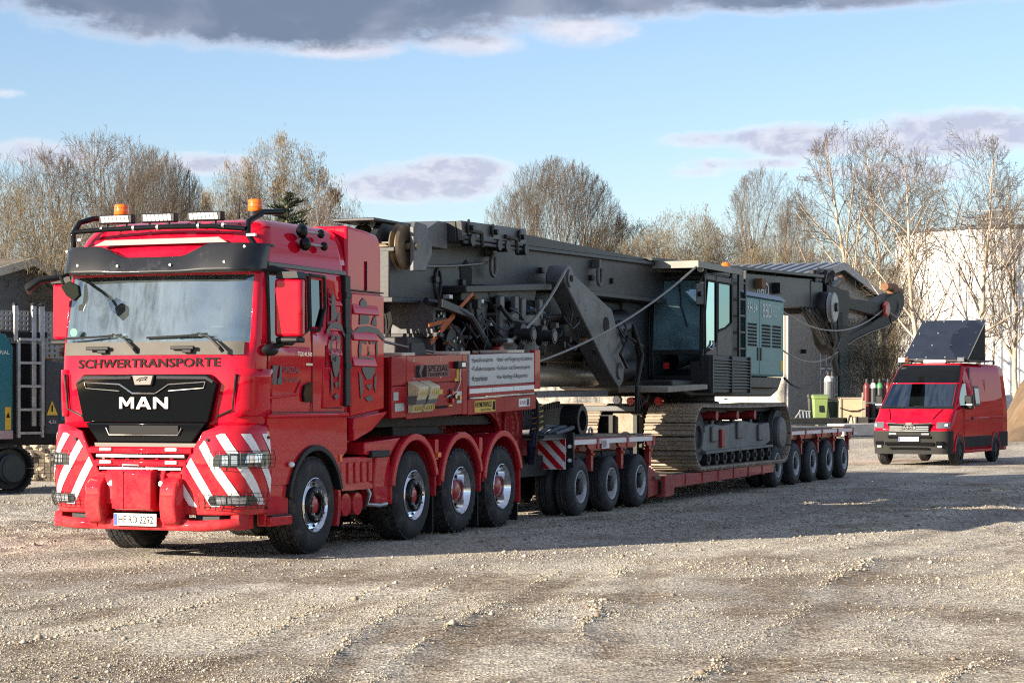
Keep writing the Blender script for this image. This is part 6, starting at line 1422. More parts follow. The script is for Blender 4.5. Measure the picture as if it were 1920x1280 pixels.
    g = G(); g.prism([(5.95, 2.98), (6.28, 2.98), (6.24, 2.72), (6.12, 2.60), (6.02, 2.72)], .585, .62); part('column_cover', g, RP, RG, bevel=.03)
    g = G(); g.prism([(5.4, 3.12), (8.6, 3.30), (8.6, 3.40), (5.4, 3.22)], .5, 1.7); g.prism([(5.5, 3.02), (6.6, 3.04), (8.2, 3.12), (8.3, 3.3), (5.5, 3.15)], .62, 1.6); part('sledge', g, RPD, RG, bevel=.015)
    for u0, u1 in ((6.60, 7.30), (7.42, 8.24)):
        w = u1-u0
        pts = [(u0, 2.95), (u0, 2.55), (u0+.05, 2.42), (u0+w*.4, 2.20), (u0+w*.62, 2.20), (u1, 2.45), (u1, 3.15), (u1-.14, 3.15), (u1-.14, 2.92), (u0+.16, 2.90), (u0+.16, 3.14), (u0, 3.12)]
        g = G(); g.prism(pts, .50, .58); br = part('fork_bracket', g, RPL, RG, bevel=.012)
        g = G(); g.prism([(u0+.02, 2.86), (u1-.02, 2.88), (u1-.05, 2.4), (u0+.3, 2.25), (u0+.05, 2.5)], .585, 1.3); part('bracket_core', g, RPD, RG, br)
        g = G(); g.prism([(u0-.3, 3.28), (u0+.05, 3.28), (u0+.3, 3.10), (u0+.28, 2.95), (u0+.0, 2.95)], .62, 1.4); part('bracket_jaw', g, RPD, RG, br, bevel=.01)
        g = G(); g.cyl((u0+.38, .50, 2.62), (u0+.38, .16, 2.60), .085, n=18); g.cyl((u0+.38, .30, 2.61), (u0+.38, .40, 2.61), .15, n=22); g.lathe([(.09, 0), (.11, .0), (.11, .03), (.09, .03)], n=22, c=(u0+.38, .15, 2.60)); part('hydraulic_motor', g, RPD, RG, br)
        g = G(); g.lathe([(.001, 0), (.075, 0), (.075, .012), (.001, .012)], n=20, c=(u0+.38, .142, 2.60)); part('motor_cap', g, RPL, RG, br)
        for k in range(3):
            g = G(); g.tube([(u0+.28+.08*k, .30, 2.52), (u0+.25+.08*k, .34, 2.38), (u0+.4+.06*k, .38, 2.34), (u0+.5+.05*k, .36, 2.52)], .016, 6); part('hydraulic_hose', g, HOSE, RG, br)
    g = G(); g.tube([(6.5, .46, 2.98), (6.8, .42, 2.80), (7.3, .42, 2.78), (7.9, .40, 2.72), (8.3, .42, 2.66)], .03, 8); part('hydraulic_hose', g, HOSE, RG)
    g = G(); g.prism([(6.4, 3.05), (8.3, 3.38), (10.6, 3.40), (10.6, 2.55), (8.3, 2.5), (6.4, 2.6)], 1.05, 1.6); part('mast_cradle', g, RPD, RG)
    BW = mat('blue_wrap', (.15, .26, .45), .6, var=.4, vscale=14)
    g = G(); g.tube([(8.25, .75, 3.02), (8.6, .78, 2.99), (9.0, .8, 2.97)], .05, 8); part('hose_wrap', g, BW, RG)
    for k in range(5):
        g = G(); g.tube([(8.3, .70+.09*k, 3.0-.06*k), (8.9, .68+.09*k, 2.92-.05*k), (9.8, .7+.08*k, 2.98-.03*k), (10.8, .7+.1*k, 2.9)], .028, 6); part('hydraulic_hose', g, HOSE, RG)
    rr = random.Random(12)      # the tangle of hoses, valves and small fittings under the mast
    for k in range(34):
        u = rr.uniform(4.5, 8.2) if k < 22 else rr.uniform(8.6, 12.0); y = rr.uniform(.40, .60); z = rr.uniform(2.45, 3.0) if k < 22 else rr.uniform(2.5, 2.95)
        du, dz = rr.uniform(.2, .9), rr.uniform(-.35, .3); g = G(); g.tube([(u, y, z), (u+du*.3, y-.05, z-rr.uniform(.02, .2)), (u+du*.7, y-.03, z+dz*.5-rr.uniform(0, .12)), (u+du, y+.08, z+dz)], rr.choice((.009, .012, .016, .02)), 5); part('hydraulic_hose', g, HOSE, RG)
    for k in range(26):
        u = rr.uniform(4.4, 8.2) if k < 18 else rr.uniform(8.6, 11.9); y = rr.uniform(.44, .58); z = rr.uniform(2.4, 3.05); w, h = rr.uniform(.04, .13), rr.uniform(.04, .12)
        g = G(); g.box(u, u+w, y, y+.1, z, z+h); part('valve_block', g, rr.choice((RPD, RPD, RPL, STEEL, RUST)), RG, bevel=.008)
    # red hook block and steel fittings
    g = G(); g.prism([(6.05, 2.40), (6.18, 2.44), (6.75, 2.22), (6.85, 2.12), (6.78, 2.06), (6.2, 2.24)], .30, .42); part('hook_block', g, mat('red_hook_paint', (.30, .02, .02), .4, var=.25, vscale=10), RG, bevel=.02)
    g = G(); g.lathe([(.001, 0), (.13, 0), (.15, .03), (.13, .06), (.001, .06)], n=28, ax='z', c=(6.15, .36, 2.47)); part('rope_pulley', g, RPD, RG)
    g = G(); g.cyl((6.3, .36, 2.49), (6.62, .36, 2.50), .045, n=14); part('rope_socket', g, STEEL, RG); g = G(); g.cyl((6.85, .34, 2.14), (7.0, .34, 2.15), .03, n=12); part('rope_socket', g, STEEL, RG)
    # ropes
    def sag(a, b, s, n=16): return [tuple(a[i]+(b[i]-a[i])*k/n-(s*4*(k/n)*(1-k/n) if i == 2 else 0) for i in range(3)) for k in range(n+1)]
    for a, b, s, r_ in (((6.6, .36, 2.50), (8.95, .42, 3.62), .14, .024), ((7.0, .34, 2.15), (14.6, .05, 4.05), .22, .018), ((20.3, .15, 3.42), (33.5, .85, 4.15), .55, .016), ((20.3, .1, 2.10), (27.0, .6, 3.05), .55, .026), ((20.3, .2, 2.7), (27.2, .7, 2.75), .25, .016), ((1.85, .8, 2.62), (4.3, .3, 2.28), .05, .018), ((28.6, .8, 2.95), (33.0, .8, 3.5), -.06, .010), ((4.6, .80, 3.44), (6.9, .80, 3.62), .02, .016)):
        g = G(); g.tube(sag(a, b, s), r_, 7); part('steel_cable', g, ROPE if r_ < .025 else HOSE, RG)
    # orange lashing straps
    OR = mat('orange_strap', (.45, .12, .035), .7, var=.2, vscale=12)
    for a, b in (((5.62, .50, 3.12), (4.60, .52, 2.62)), ((5.0, .5, 2.80), (4.35, .55, 2.42)), ((4.85, .49, 2.74), (4.4, .6, 2.66))):
        g = G(); g.obox(a, b, .012, .05, (0, 0, 1)); part('lashing_strap', g, OR, RG)
    # A-shaped rocker arm with bosses
    pts = arc(9.12, 3.50, .20, 200, 20, 8)+[(11.05, 3.10), (11.25, 2.85), (11.55, 2.55), (11.68, 2.2)]+arc(11.38, 2.12, .24, 10, -100, 5)+[(10.9, 2.12), (10.55, 2.35)]
    for v in (.42, 1.75):
        g = G(); g.prism(pts, v, v+.30); ra = part('rocker_arm', g, RPL, RG, bevel=.02)
        for au, az in ((9.12, 3.50), (11.38, 2.14)): part('arm_pin', G().cyl((au, v-.03, az), (au, v+.33, az), .13, n=26), RPL, RG, ra)
        g = G(); g.cyl((9.12, v-.045, 3.50), (9.12, v-.03, 3.50), .05, n=14); g.cyl((10.75, v-.012, 2.86), (10.75, v+.01, 2.86), .12, n=24); part('arm_opening', g, DARKO, RG, ra)
    for v, z0, z1, r_ in ((.55, 2.72, 3.05, .11), (1.0, 2.5, 2.9, .13), (1.6, 2.7, 3.0, .11)):
        g = G(); g.cyl((11.0, v, z0), (12.9, v+.25, z0+(z1-z0)*.6), r_, n=18); g.cyl((10.6, v, z0-.05), (11.2, v, z0+.02), r_*.6, n=14); part('lift_cylinder', g, RPD, RG)
    for k in range(4):
        g = G(); g.tube([(11.7+.14*k, .30+.05*k, 2.9-.05*k), (11.95+.2*k, .22+.09*k, 2.4), (11.75+.3*k, .25+.1*k, 1.9), (12.0+.3*k, .35+.06*k, 1.48+.05*k), (12.8+.2*k, .6, 1.60+.05*k)], .03, 7); part('hydraulic_hose', g, HOSE, RG)
    g = G(); g.tube([(11.6, .36, 2.62), (11.2, .34, 2.4), (11.5, .33, 2.2)], .03, 6); g.tube([(11.6, .36, 2.7), (12.2, .3, 2.55)], .025, 6); part('hydraulic_hose', g, HOSE, RG)
    # kelly pipe, boom foot
    g = G(); g.cyl((8.0, 1.15, 2.02), (12.2, 1.15, 2.08), .17, n=28); part('kelly_pipe', g, mat('bare_tan_steel', (.34, .28, .20), .38, .5, var=.15, vscale=3, dirt=(.16, .11, .08), dirt_amt=.2), RG)
    g = G(); g.prism([(8.8, 2.25), (12.4, 2.30), (13.4, 2.1), (13.6, 2.75), (12.2, 2.95), (8.8, 2.75)], 1.35, 2.1); part('boom_foot', g, mat('boom_foot_paint', (.20, .165, .12), .6, .1, var=.15), RG, bevel=.03)
    g = G(); g.prism([(9.0, 1.72), (12.2, 1.74), (12.2, 1.84), (9.0, 1.80)], .9, 1.7); part('boom_cradle', g, RPL, RG)
    g = G(); g.cyl((12.4, 1.1, 2.15), (13.8, 1.1, 2.2), .2, n=20); part('boom_hinge', g, RPD, RG)
    # tail of the mast behind the trailer: wire wheel, hose chain, black fork
    g = G(); g.lathe([(.31, 0), (.33, .02), (.29, .05), (.29, .09), (.33, .12), (.31, .14), (.06, .14), (.06, 0)], n=40, c=(26.15, .50, 3.72)); wp = part('tail_wheel', g, mat('pale_wheel', (.40, .40, .39), .5, var=.1), RG)
    g = G(); g.cyl((26.15, .44, 3.72), (26.15, .50, 3.72), .10, n=18); g.lathe([(.33, .15), (.35, .2), (.35, .34), (.1, .34), (.1, .15)], n=36, c=(26.15, .50, 3.72)); part('wheel_hub', g, RPD, RG, wp)
    g = G(); g.box(25.3, 26.4, .84, 1.65, 3.55, 4.3); part('tail_block', g, RPD, RG, bevel=.04)
    for k in range(8):
        g = G(); x = 25.6+.22*k; g.tube([(x, .85+.06*(k % 4), 4.28), (x+.12, .82, 4.50+.06*math.sin(k*2)), (x+.34, .9, 4.42+.05*math.cos(k)), (x+.5, .95, 4.30)], .05, 6); part('hose_bend', g, RPD, RG)
    g = G(); g.box(25.8, 26.9, .86, 1.5, 4.30, 4.44); g.obox((25.6, .9, 4.48), (27.4, .9, 4.60), .12, .10); part('hose_carrier', g, RPD, RG, bevel=.02)
    for k, (m, dz) in enumerate(((RPL, 0), (RUST, .05))):
        g = G(); g.cyl((27.2+.35*k, .9, 4.18+dz), (28.0+.35*k, .9, 4.42+dz), .09, n=14); part('tail_pipe', g, m, RG)
    FB = mat('fork_black', (.007, .008, .008), .55, 0, var=.25, vscale=2, spec=.15)
    def fk(pts, v0=.78, v1=1.25): g = G(); g.prism(pts, v0, v1); return part('tail_fork', g, FB, RG, bevel=.025)
    fk([(26.5, 4.26), (28.6, 4.20), (28.85, 3.95), (28.55, 3.62), (28.45, 3.40), (28.75, 3.05), (28.35, 2.85), (27.85, 2.70), (27.2, 2.92), (26.9, 3.3), (26.6, 3.6)])
    fk([(28.55, 4.14), (28.9, 4.05), (32.0, 4.06), (33.6, 4.34), (34.7, 4.46), (35.0, 4.36), (34.95, 4.08), (34.2, 3.72), (33.4, 3.62), (33.2, 3.82), (31.8, 3.72), (28.8, 3.78)], .82, 1.2)
    fk([(28.5, 3.28), (28.7, 2.96), (29.5, 3.05), (33.6, 3.60), (33.8, 3.95), (32.9, 3.88), (31.2, 3.52), (29.0, 3.20)], .84, 1.18)
    g = G(); g.prism([(27.5, 3.62), (27.95, 3.68), (27.95, 3.30), (27.7, 3.05), (27.5, 3.2)], .765, .782); part('fork_opening', g, DARKO, RG)
    g = G(); g.prism([(27.85, 2.75), (28.1, 2.80), (28.45, 2.25), (28.40, 2.22), (28.1, 2.45)], .95, 1.05); part('fork_spike', g, FB, RG)
    for z, u in ((4.52, 33.2), (4.44, 33.9)):
        g = G(); g.cyl((u, .95, z), (u+1.3, .98, z+.04), .10, n=16); part('tip_pipe', g, RUST, RG)
    g = G(); g.prism([(32.2, 4.02), (32.6, 4.12), (32.8, 3.95), (32.6, 3.72), (32.2, 3.78)], .70, .80); part('red_shackle', g, mat('red_hook_paint', (.30, .02, .02), .4), RG, bevel=.03)
    g = G(); g.tube([(32.6, .75, 3.9), (33.6, .72, 3.75), (34.2, .78, 3.95), (34.3, .85, 4.4)], .02, 6); part('steel_cable', g, ROPE, RG)
    for k in range(6):       # hoses and rods hanging from the tail
        g = G(); g.tube([(24.3+.3*k, .8, 3.66), (25.0+.33*k+.1*math.sin(k*2), .75-.05*(k % 3), 3.30-.09*math.cos(k*1.7)), (26.0+.22*k, .70+.05*(k % 2), 2.98-.05*(k % 4)), (27.0+.12*k, .85, 2.95-.03*k)], (.018, .03, .014, .024, .035, .016)[k], 6); part('hydraulic_hose', g, HOSE, RG)
    g = G(); g.obox((24.8, .8, 3.62), (26.9, .85, 2.95), .08, .08); g.obox((25.2, 1.0, 3.62), (27.1, 1.0, 2.95), .08, .08); part('tail_strut', g, RPD, RG)
    g = G(); g.lathe([(.001, 0), (.11, 0), (.13, .2), (.001, .2)], n=20, ax='x', c=(20.7, .8, 3.62)); g.box(20.9, 21.2, .72, .86, 3.9, 4.1); part('tail_winch', g, RUST, RG)
    g = G(); g.box(22.2, 22.5, .70, .86, 3.86, 4.08); part('tail_lamp', g, BLACK, RG)
rig_mast()
# ------------------------------------------------------------------ the escort van
VF = Matrix.Translation((11.34, 55.5, 0)) @ Matrix.Rotation(R(90-26.6), 4, 'Z')
VN = Thing('escort_van', 'red high roof panel van with a tilted display board on its roof', 'van', VF, (2.0, 1.0, 0))
def van():
    C = 1.0
    RED = mat('van_red_paint', (.50, .002, .024), .5, coat=.35, var=.05, spec=.0, dust=((.34, .25, .18), .9, .35))
    UFV = [(.30, -.97), (.75, -1.0), (.95, -.99), (1.05, -.95), (1.15, -.88), (1.30, -.66), (1.42, -.47), (1.48, -.38), (2.08, .30), (2.3, .55), (2.5, .80), (2.57, .98), (2.61, 1.3), (2.63, 1.8)]
    HWV = [(.30, .98), (.6, 1.01), (1.2, 1.01), (1.5, .995), (2.08, .93), (2.5, .86), (2.57, .80), (2.61, .70), (2.63, .5)]
    def plan_v(z, off=0.0):
        uf = interp(z, UFV)-off; hw = interp(z, HWV)+off; rv = .34 if z < 1.4 else .20; ru = .38 if z < 1.4 else .22; pts = []
        for u in (4.95, 4.5, 3.2, 1.6, .95, .15): pts.append((max(u, uf+ru+.02*(1+k_(u))), -hw))
        for i in range(7):
            a = math.pi/2*i/6; e = 2/2.3; pts.append((uf+.04+ru*(1-math.sin(a)**e), -hw+rv*(1-math.cos(a)**e)))
        for k in (.6, .3): pts.append((uf+.04*k*k, -(hw-rv)*k))
        return pts+[(uf, 0)]+[(u, -v) for u, v in pts[::-1]]
    def k_(u): return 1 if u > .9 else .5
    ZV = [.30, .6, .8, .95, 1.05, 1.15, 1.30, 1.42, 1.48, 1.7, 1.9, 2.08, 2.2, 2.35, 2.5, 2.57, 2.61, 2.63]
    row = lambda z, off=0.0: [(u, C+v, z) for u, v in plan_v(z, off)]
    rows = [row(z) for z in ZV]; nc = len(rows[0]); i0, i1 = ZV.index(1.48), ZV.index(2.08); a0, a1 = 10, nc-12
    def skip(i, j):
        if i0 <= i < i1 and a0 <= j <= a1: return True
        return i0 <= i < i1 and (j == 4 or nc-2-j == 4)
    g = G(); g.grid(rows, skip); g.add(rows[-1], [tuple(range(nc))]); g.add([rows[0][0], rows[0][-1], rows[-1][-1], rows[-1][0]], [(0, 1, 2, 3)])
    body = part('body', g, RED, VN, smooth=45); body.modifiers.new('t', 'SOLIDIFY').thickness = .02; body.modifiers['t'].offset = -1
    def pane(name, js, z0, z1, m, off=-.008): g = G(); g.grid([[row(z, off)[j] for j in js] for z in ZV if z0 <= z <= z1]); return part(name, g, m, VN)
    pane('windscreen', range(a0, a1+2), 1.48, 2.08, GLASSV)
    for js in ((4, 5), (nc-5, nc-6)): pane('cab_window', js, 1.48, 2.08, GLASSD)
    pane('screen_frame', (9, 10), 1.45, 2.12, BLACK, .006); pane('screen_frame', (nc-11, nc-10), 1.45, 2.12, BLACK, .006)
    g = G(); g.grid([[row(z, .008)[j] for j in range(9, nc-9)] for z in (2.10, 2.2, 2.35, 2.5, 2.56)]); part('roof_cap', g, GLOSSBLK, VN)
    g = G(); g.grid([[row(z, .006)[j] for j in range(9, nc-9)] for z in (1.43, 1.49)]); part('cowl', g, BLACK, VN)
    # grey plastic bumper, skirts
    PL = mat('grey_bumper_plastic', (.035, .035, .034), .75, var=.1, spec=.1)
    g = G(); g.grid([[row(z, .014)[j] for j in range(6, nc-6)] for z in (.30, .6, .8, .88)]); bp = part('front_bumper', g, PL, VN)
    for z0, z1, w, nm in ((.52, .60, .62, 'air_slot'), (.70, .76, .55, 'air_slot'), (.42, .47, .5, 'air_slot')):
        g = G(); g.box(-1.035, -1.015, C-w, C+w, z0, z1); part(nm, g, GLOSSBLK, VN, bp)
    for sg in (-1, 1):
        g = G(); g.box(-.98, -.93, C+sg*.78-.10, C+sg*.78+.10, .52, .62); part('corner_slot', g, GLOSSBLK, VN, bp); g = G(); g.box(-1.0, -.95, C+sg*.78-.05, C+sg*.78+.05, .47, .51); part('fog_light', g, LAMPON, VN, bp)
        g = G(); g.box(-1.04, -1.02, C+sg*.42-.09, C+sg*.42+.09, .79, .82); part('marker_lamp', g, LAMPON, VN, bp)
    # grille with bars, badge, maker name
    g = G(); g.prism([(C-.50, .86), (C+.50, .86), (C+.56, 1.06), (C-.56, 1.06)], -1.03, -.93, 'x'); gr = part('grille', g, GLOSSBLK, VN, bevel=.01)
    for z in (.88, .93, .98): g = G(); g.box(-1.04, -1.03, C-.5, C+.5, z, z+.014); part('grille_bar', g, STEEL, VN, gr)
    g = G(); g.tube([(-1.03, C-.58, 1.075), (-1.04, C-.15, 1.06), (-1.045, C-.08, 1.03), (-1.045, C+.08, 1.03), (-1.04, C+.15, 1.06), (-1.03, C+.58, 1.075)], .016, 6); part('grille_trim', g, CHROME, VN, gr)
    block_man(.36, .085, CHROME, VN, (-1.042, C+.18, .915), 'maker_letter', gr, .014)
    g = G(); g.prism([(C-.07, 1.03), (C+.07, 1.03), (C+.085, 1.09), (C-.085, 1.09)], -1.06, -1.04, 'x'); part('emblem', g, MATS['emblem_plate'], VN, gr)
    for sg in (-1, 1):
        jj = [8, 9, 10, 11, 12]; jj = jj if sg < 0 else [nc-1-j for j in jj]
        g = G(); g.grid([[row(z, .012)[j] for j in jj] for z in (.95, 1.0, 1.06, 1.10)]); h = part('headlight', g, mat('van_headlight', (.14, .15, .16), .15, .3, coat=1), VN)
        g = G(); g.grid([[row(z, .02)[j] for j in jj[1:3]] for z in (1.0, 1.06)]); part('lamp_lens', g, LAMPON, VN, h)
    g = G(); g.box(-1.05, -1.035, C-.26, C+.26, .62, .73); npl = part('number_plate', g, MATS['plate_white'], VN); g = G(); g.box(-1.053, -1.0505, C+.21, C+.255, .625, .725); part('plate_band', g, MATS['plate_blue'], VN, npl)
    text('HF RD 3092', .42, .07, BLKTXT, VN, (-1.051, C+.20, .64), (0, -1, 0), (0, 0, 1), 'plate_lettering', npl, ext=.003)
    # bonnet creases, wipers
    for sg in (-1, 1):
        g = G(); g.tube([(-.86, C+sg*.55, 1.175), (-.64, C+sg*.62, 1.318), (-.47, C+sg*.70, 1.428)], .014, 5); part('bonnet_crease', g, RED, VN)
    for v in (.55, 1.3):
        g = G(); g.tube([(-.44, v, 1.475), (-.40, v+.5, 1.50)], .012, 5); part('wiper', g, BLACK, VN)
    # interior
    g = G(); g.box(-.30, .12, .12, 1.88, 1.2, 1.50); part('dashboard', g, DASH, VN, bevel=.03)
    for v in (.25, .85, 1.3): g = G(); g.prism([(.65, 1.0), (.85, 1.0), (.98, 1.72), (.82, 1.72)], v, v+.48); part('seat', g, SEAT, VN, bevel=.03)
    g = G(); g.box(-.3, 1.3, .09, .10, .6, 1.46); g.box(-.3, 1.3, 1.90, 1.91, .6, 1.46); g.box(.42, 1.3, .12, 1.88, 2.10, 2.12); g.box(-.3, 1.3, .1, 1.9, .58, .6); part('cab_lining', g, SEAT, VN)
    g = G(); g.box(1.3, 1.36, .08, 1.92, .5, 2.5); part('bulkhead', g, mat('bulkhead_grey', (.10, .10, .11), .7), VN)
    g = G(); g.box(.55, .60, .9, 1.5, 1.5, 1.75); part('rear_seat_window', g, mat('pale_inside', (.3, .32, .33), .5), VN)
    for far in (0, 1):
        Y = (lambda v: 2*C-v) if far else (lambda v: v)
        pr = lambda g, pts, a, b: g.prism(pts, *sorted((Y(a), Y(b))))
        # wheels, arches, sill
        for u in (0, 3.64):
            g = G(); pr(g, arc(u, .36, .425, 188, -8, 18), -.022, .05); part('wheel_well', g, DARKST, VN)
            g = G(); pr(g, arc(u, .36, .475, 180, 0, 18)+arc(u, .36, .425, 0, 180, 18), -.034, .02); part('arch_lip', g, RED if u else RED, VN, bevel=.008)
            wheel(VN, 'van', u, Y(-.035), .355, far)
        g = G(); pr(g, [(.44, .44), (3.2, .44), (3.2, .72), (.44, .72)], -.025, .01); part('side_cladding', g, PL, VN, bevel=.008)
        g = G(); pr(g, [(4.08, .40), (4.96, .40), (4.96, .80), (4.10, .80)], -.025, .01); part('side_cladding', g, PL, VN, bevel=.008)
        g = G(); pr(g, [(.44, .30), (3.2, .30), (3.2, .38), (.44, .38)], -.035, .05); part('sill', g, RED, VN, bevel=.01)
        SE = MATS['dark_seam']
        for a, b in (((.46, .75), (.46, 1.45)), ((1.42, .42), (1.42, 2.2)), ((2.75, .42), (2.75, 2.2)), ((.2, 1.12), (4.9, 1.12))):
            dv = lambda z: .012*0+max(0, (z-1.45)*.105); g = G(); g.obox((a[0], Y(-.013+dv(a[1])), a[1]), (b[0], Y(-.013+dv(b[1])), b[1]), .008, .012, (0, 1, 0)); part('shut_line', g, SE, VN)
        g = G(); pr(g, [(.3, 1.14), (4.9, 1.16), (4.9, 1.24), (.5, 1.20)], -.022, .02); part('waist_crease', g, RED, VN, bevel=.02)
        g = G(); g.prism([(Y(-.012), 1.50), (Y(.048), 2.02), (Y(.085), 2.02), (Y(.03), 1.50)], 1.58, 2.10, 'x'); sf = part('side_window_frame', g, BLACK, VN, bevel=.01)
        g = G(); g.prism([(Y(-.014), 1.56), (Y(.032), 1.96), (Y(.06), 1.96), (Y(.02), 1.56)], 1.64, 2.04, 'x'); part('side_window', g, mat('van_side_window', (.34, .38, .38), .25, .0), VN, sf)
        g = G(); pr(g, [(1.18, 1.16), (1.34, 1.16), (1.34, 1.21), (1.18, 1.21)], -.05, -.01); part('door_handle', g, BLACK, VN)
        g = G(); pr(g, [(.28, 1.42), (.46, 1.42), (.46, 1.78), (.28, 1.78)], -.28, -.06); mr = part('door_mirror', g, BLACK, VN, bevel=.04); g = G(); pr(g, [(.25, 1.52), (.29, 1.52), (.29, 1.56), (.25, 1.56)], -.27, -.08); part('mirror_lamp', g, LAMPON, VN, mr)
        g = G(); pr(g, [(.3, 1.45), (.44, 1.45), (.44, 1.52), (.3, 1.52)], -.07, .02); part('mirror_arm', g, BLACK, VN, mr)
        # roof bar
        g = G(); g.tube([(1.1, Y(.22), 2.62), (1.1, Y(.22), 2.70), (4.4, Y(.22), 2.70), (4.4, Y(.22), 2.62)], .025, 6); part('roof_rail', g, BLACK, VN)
    g = G(); g.cyl((0, .2, .36), (0, 1.8, .36), .06); g.cyl((3.64, .2, .36), (3.64, 1.8, .36), .06); g.box(.3, 4.6, .5, 1.5, .28, .4); part('axles', g, DARKST, VN)
    # roof lamps
    for v in (.22, 1.78): g = G(); g.box(.94, 1.0, v-.09, v+.09, 2.64, 2.76); part('roof_lamp', g, LAMPON, VN, bevel=.02)
    g = G(); g.box(1.3, 1.5, .7, 1.3, 2.62, 2.70); part('roof_hatch', g, WHITE, VN, bevel=.02)
    for v in (1.72, .25): g = G(); g.lathe([(.001, 0), (.06, 0), (.06, .1), (.001, .1)], ax='z', n=14, c=(1.15 if v > 1 else 3.1, v, 2.65)); part('beacon', g, AMBER, VN)
    # tilted display board with strut frame and dark side cloth
    BD = mat('display_board', (.012, .016, .026), .25, coat=.5, var=.3, vscale=3)
    A, B, V0, V1 = (1.35, 2.72), (3.25, 3.80), .14, 1.86
    g = G(); g.prism([A, B, (B[0]+.03, B[1]-.045), (A[0]+.03, A[1]-.045)], V0, V1); bd = part('display_board', g, BD, VN, bevel=.008)
    g = G(); g.prism([(A[0]+.05, A[1]-.02), (B[0]-.02, B[1]-.06), (B[0]-.02, A[1]-.02)], V0+.02, V0+.05); part('board_side', g, mat('board_cloth', (.008, .008, .009), .9), VN, bd)
    g = G(); g.prism([(A[0]+.05, A[1]-.02), (B[0]-.02, B[1]-.06), (B[0]-.02, A[1]-.02)], V1-.05, V1-.02); g.box(B[0]-.06, B[0]-.02, V0+.06, V1-.06, A[1], B[1]-.08); part('board_back', g, MATS['board_cloth'], VN, bd)
    g = G(); g.prism([(A[0]-.02, A[1]-.06), (B[0]+.1, A[1]-.06), (B[0]+.1, A[1]-.02), (A[0]-.02, A[1]-.02)], V0-.04, V1+.04); part('board_frame', g, DARKST, VN, bd)
    for i in range(4):
        for j in range(4):
            k = .04+.92*i/3; u, z = A[0]+(B[0]-A[0])*k, A[1]+(B[1]-A[1])*k; v = V0+.1+(V1-V0-.2)*j/3; g = G(); g.sphere((u-.005, v, z+.008), .022, 8, 6); part('board_screw', g, STEEL, VN, bd)
wheel_set('van', [('tyre', tyre(.355, .235, .215, 4), RUBBER), ('rim', G().lathe([(.222, .0), (.218, -.008), (.21, .01), (.2, .03), (.06, .05), (.06, .08), (.21, .08)], n=32), GLOSSBLK), ('hub', G().lathe([(.065, .05), (.06, .02), (.001, .015), (.001, .06)], n=20), STEEL),
                  ('spokes', (lambda g: [g.prism([(.05, -.028), (.21, -.02), (.21, .02), (.05, .028)], .005, .04) or g for _ in (0,)] and g)(G()), STEEL)])
def spoke_fix():
    g = G()
    for k in range(7):
        a = 2*math.pi*k/7; q = [(.05, -.028), (.212, -.02), (.212, .02), (.05, .028)]
        g.prism([(x*math.cos(a)-z*math.sin(a), x*math.sin(a)+z*math.cos(a)) for x, z in q], .006, .04)
    WM['van'][3] = ('spokes', mesh('spokes', g, DARKST, 30))
spoke_fix()
van()
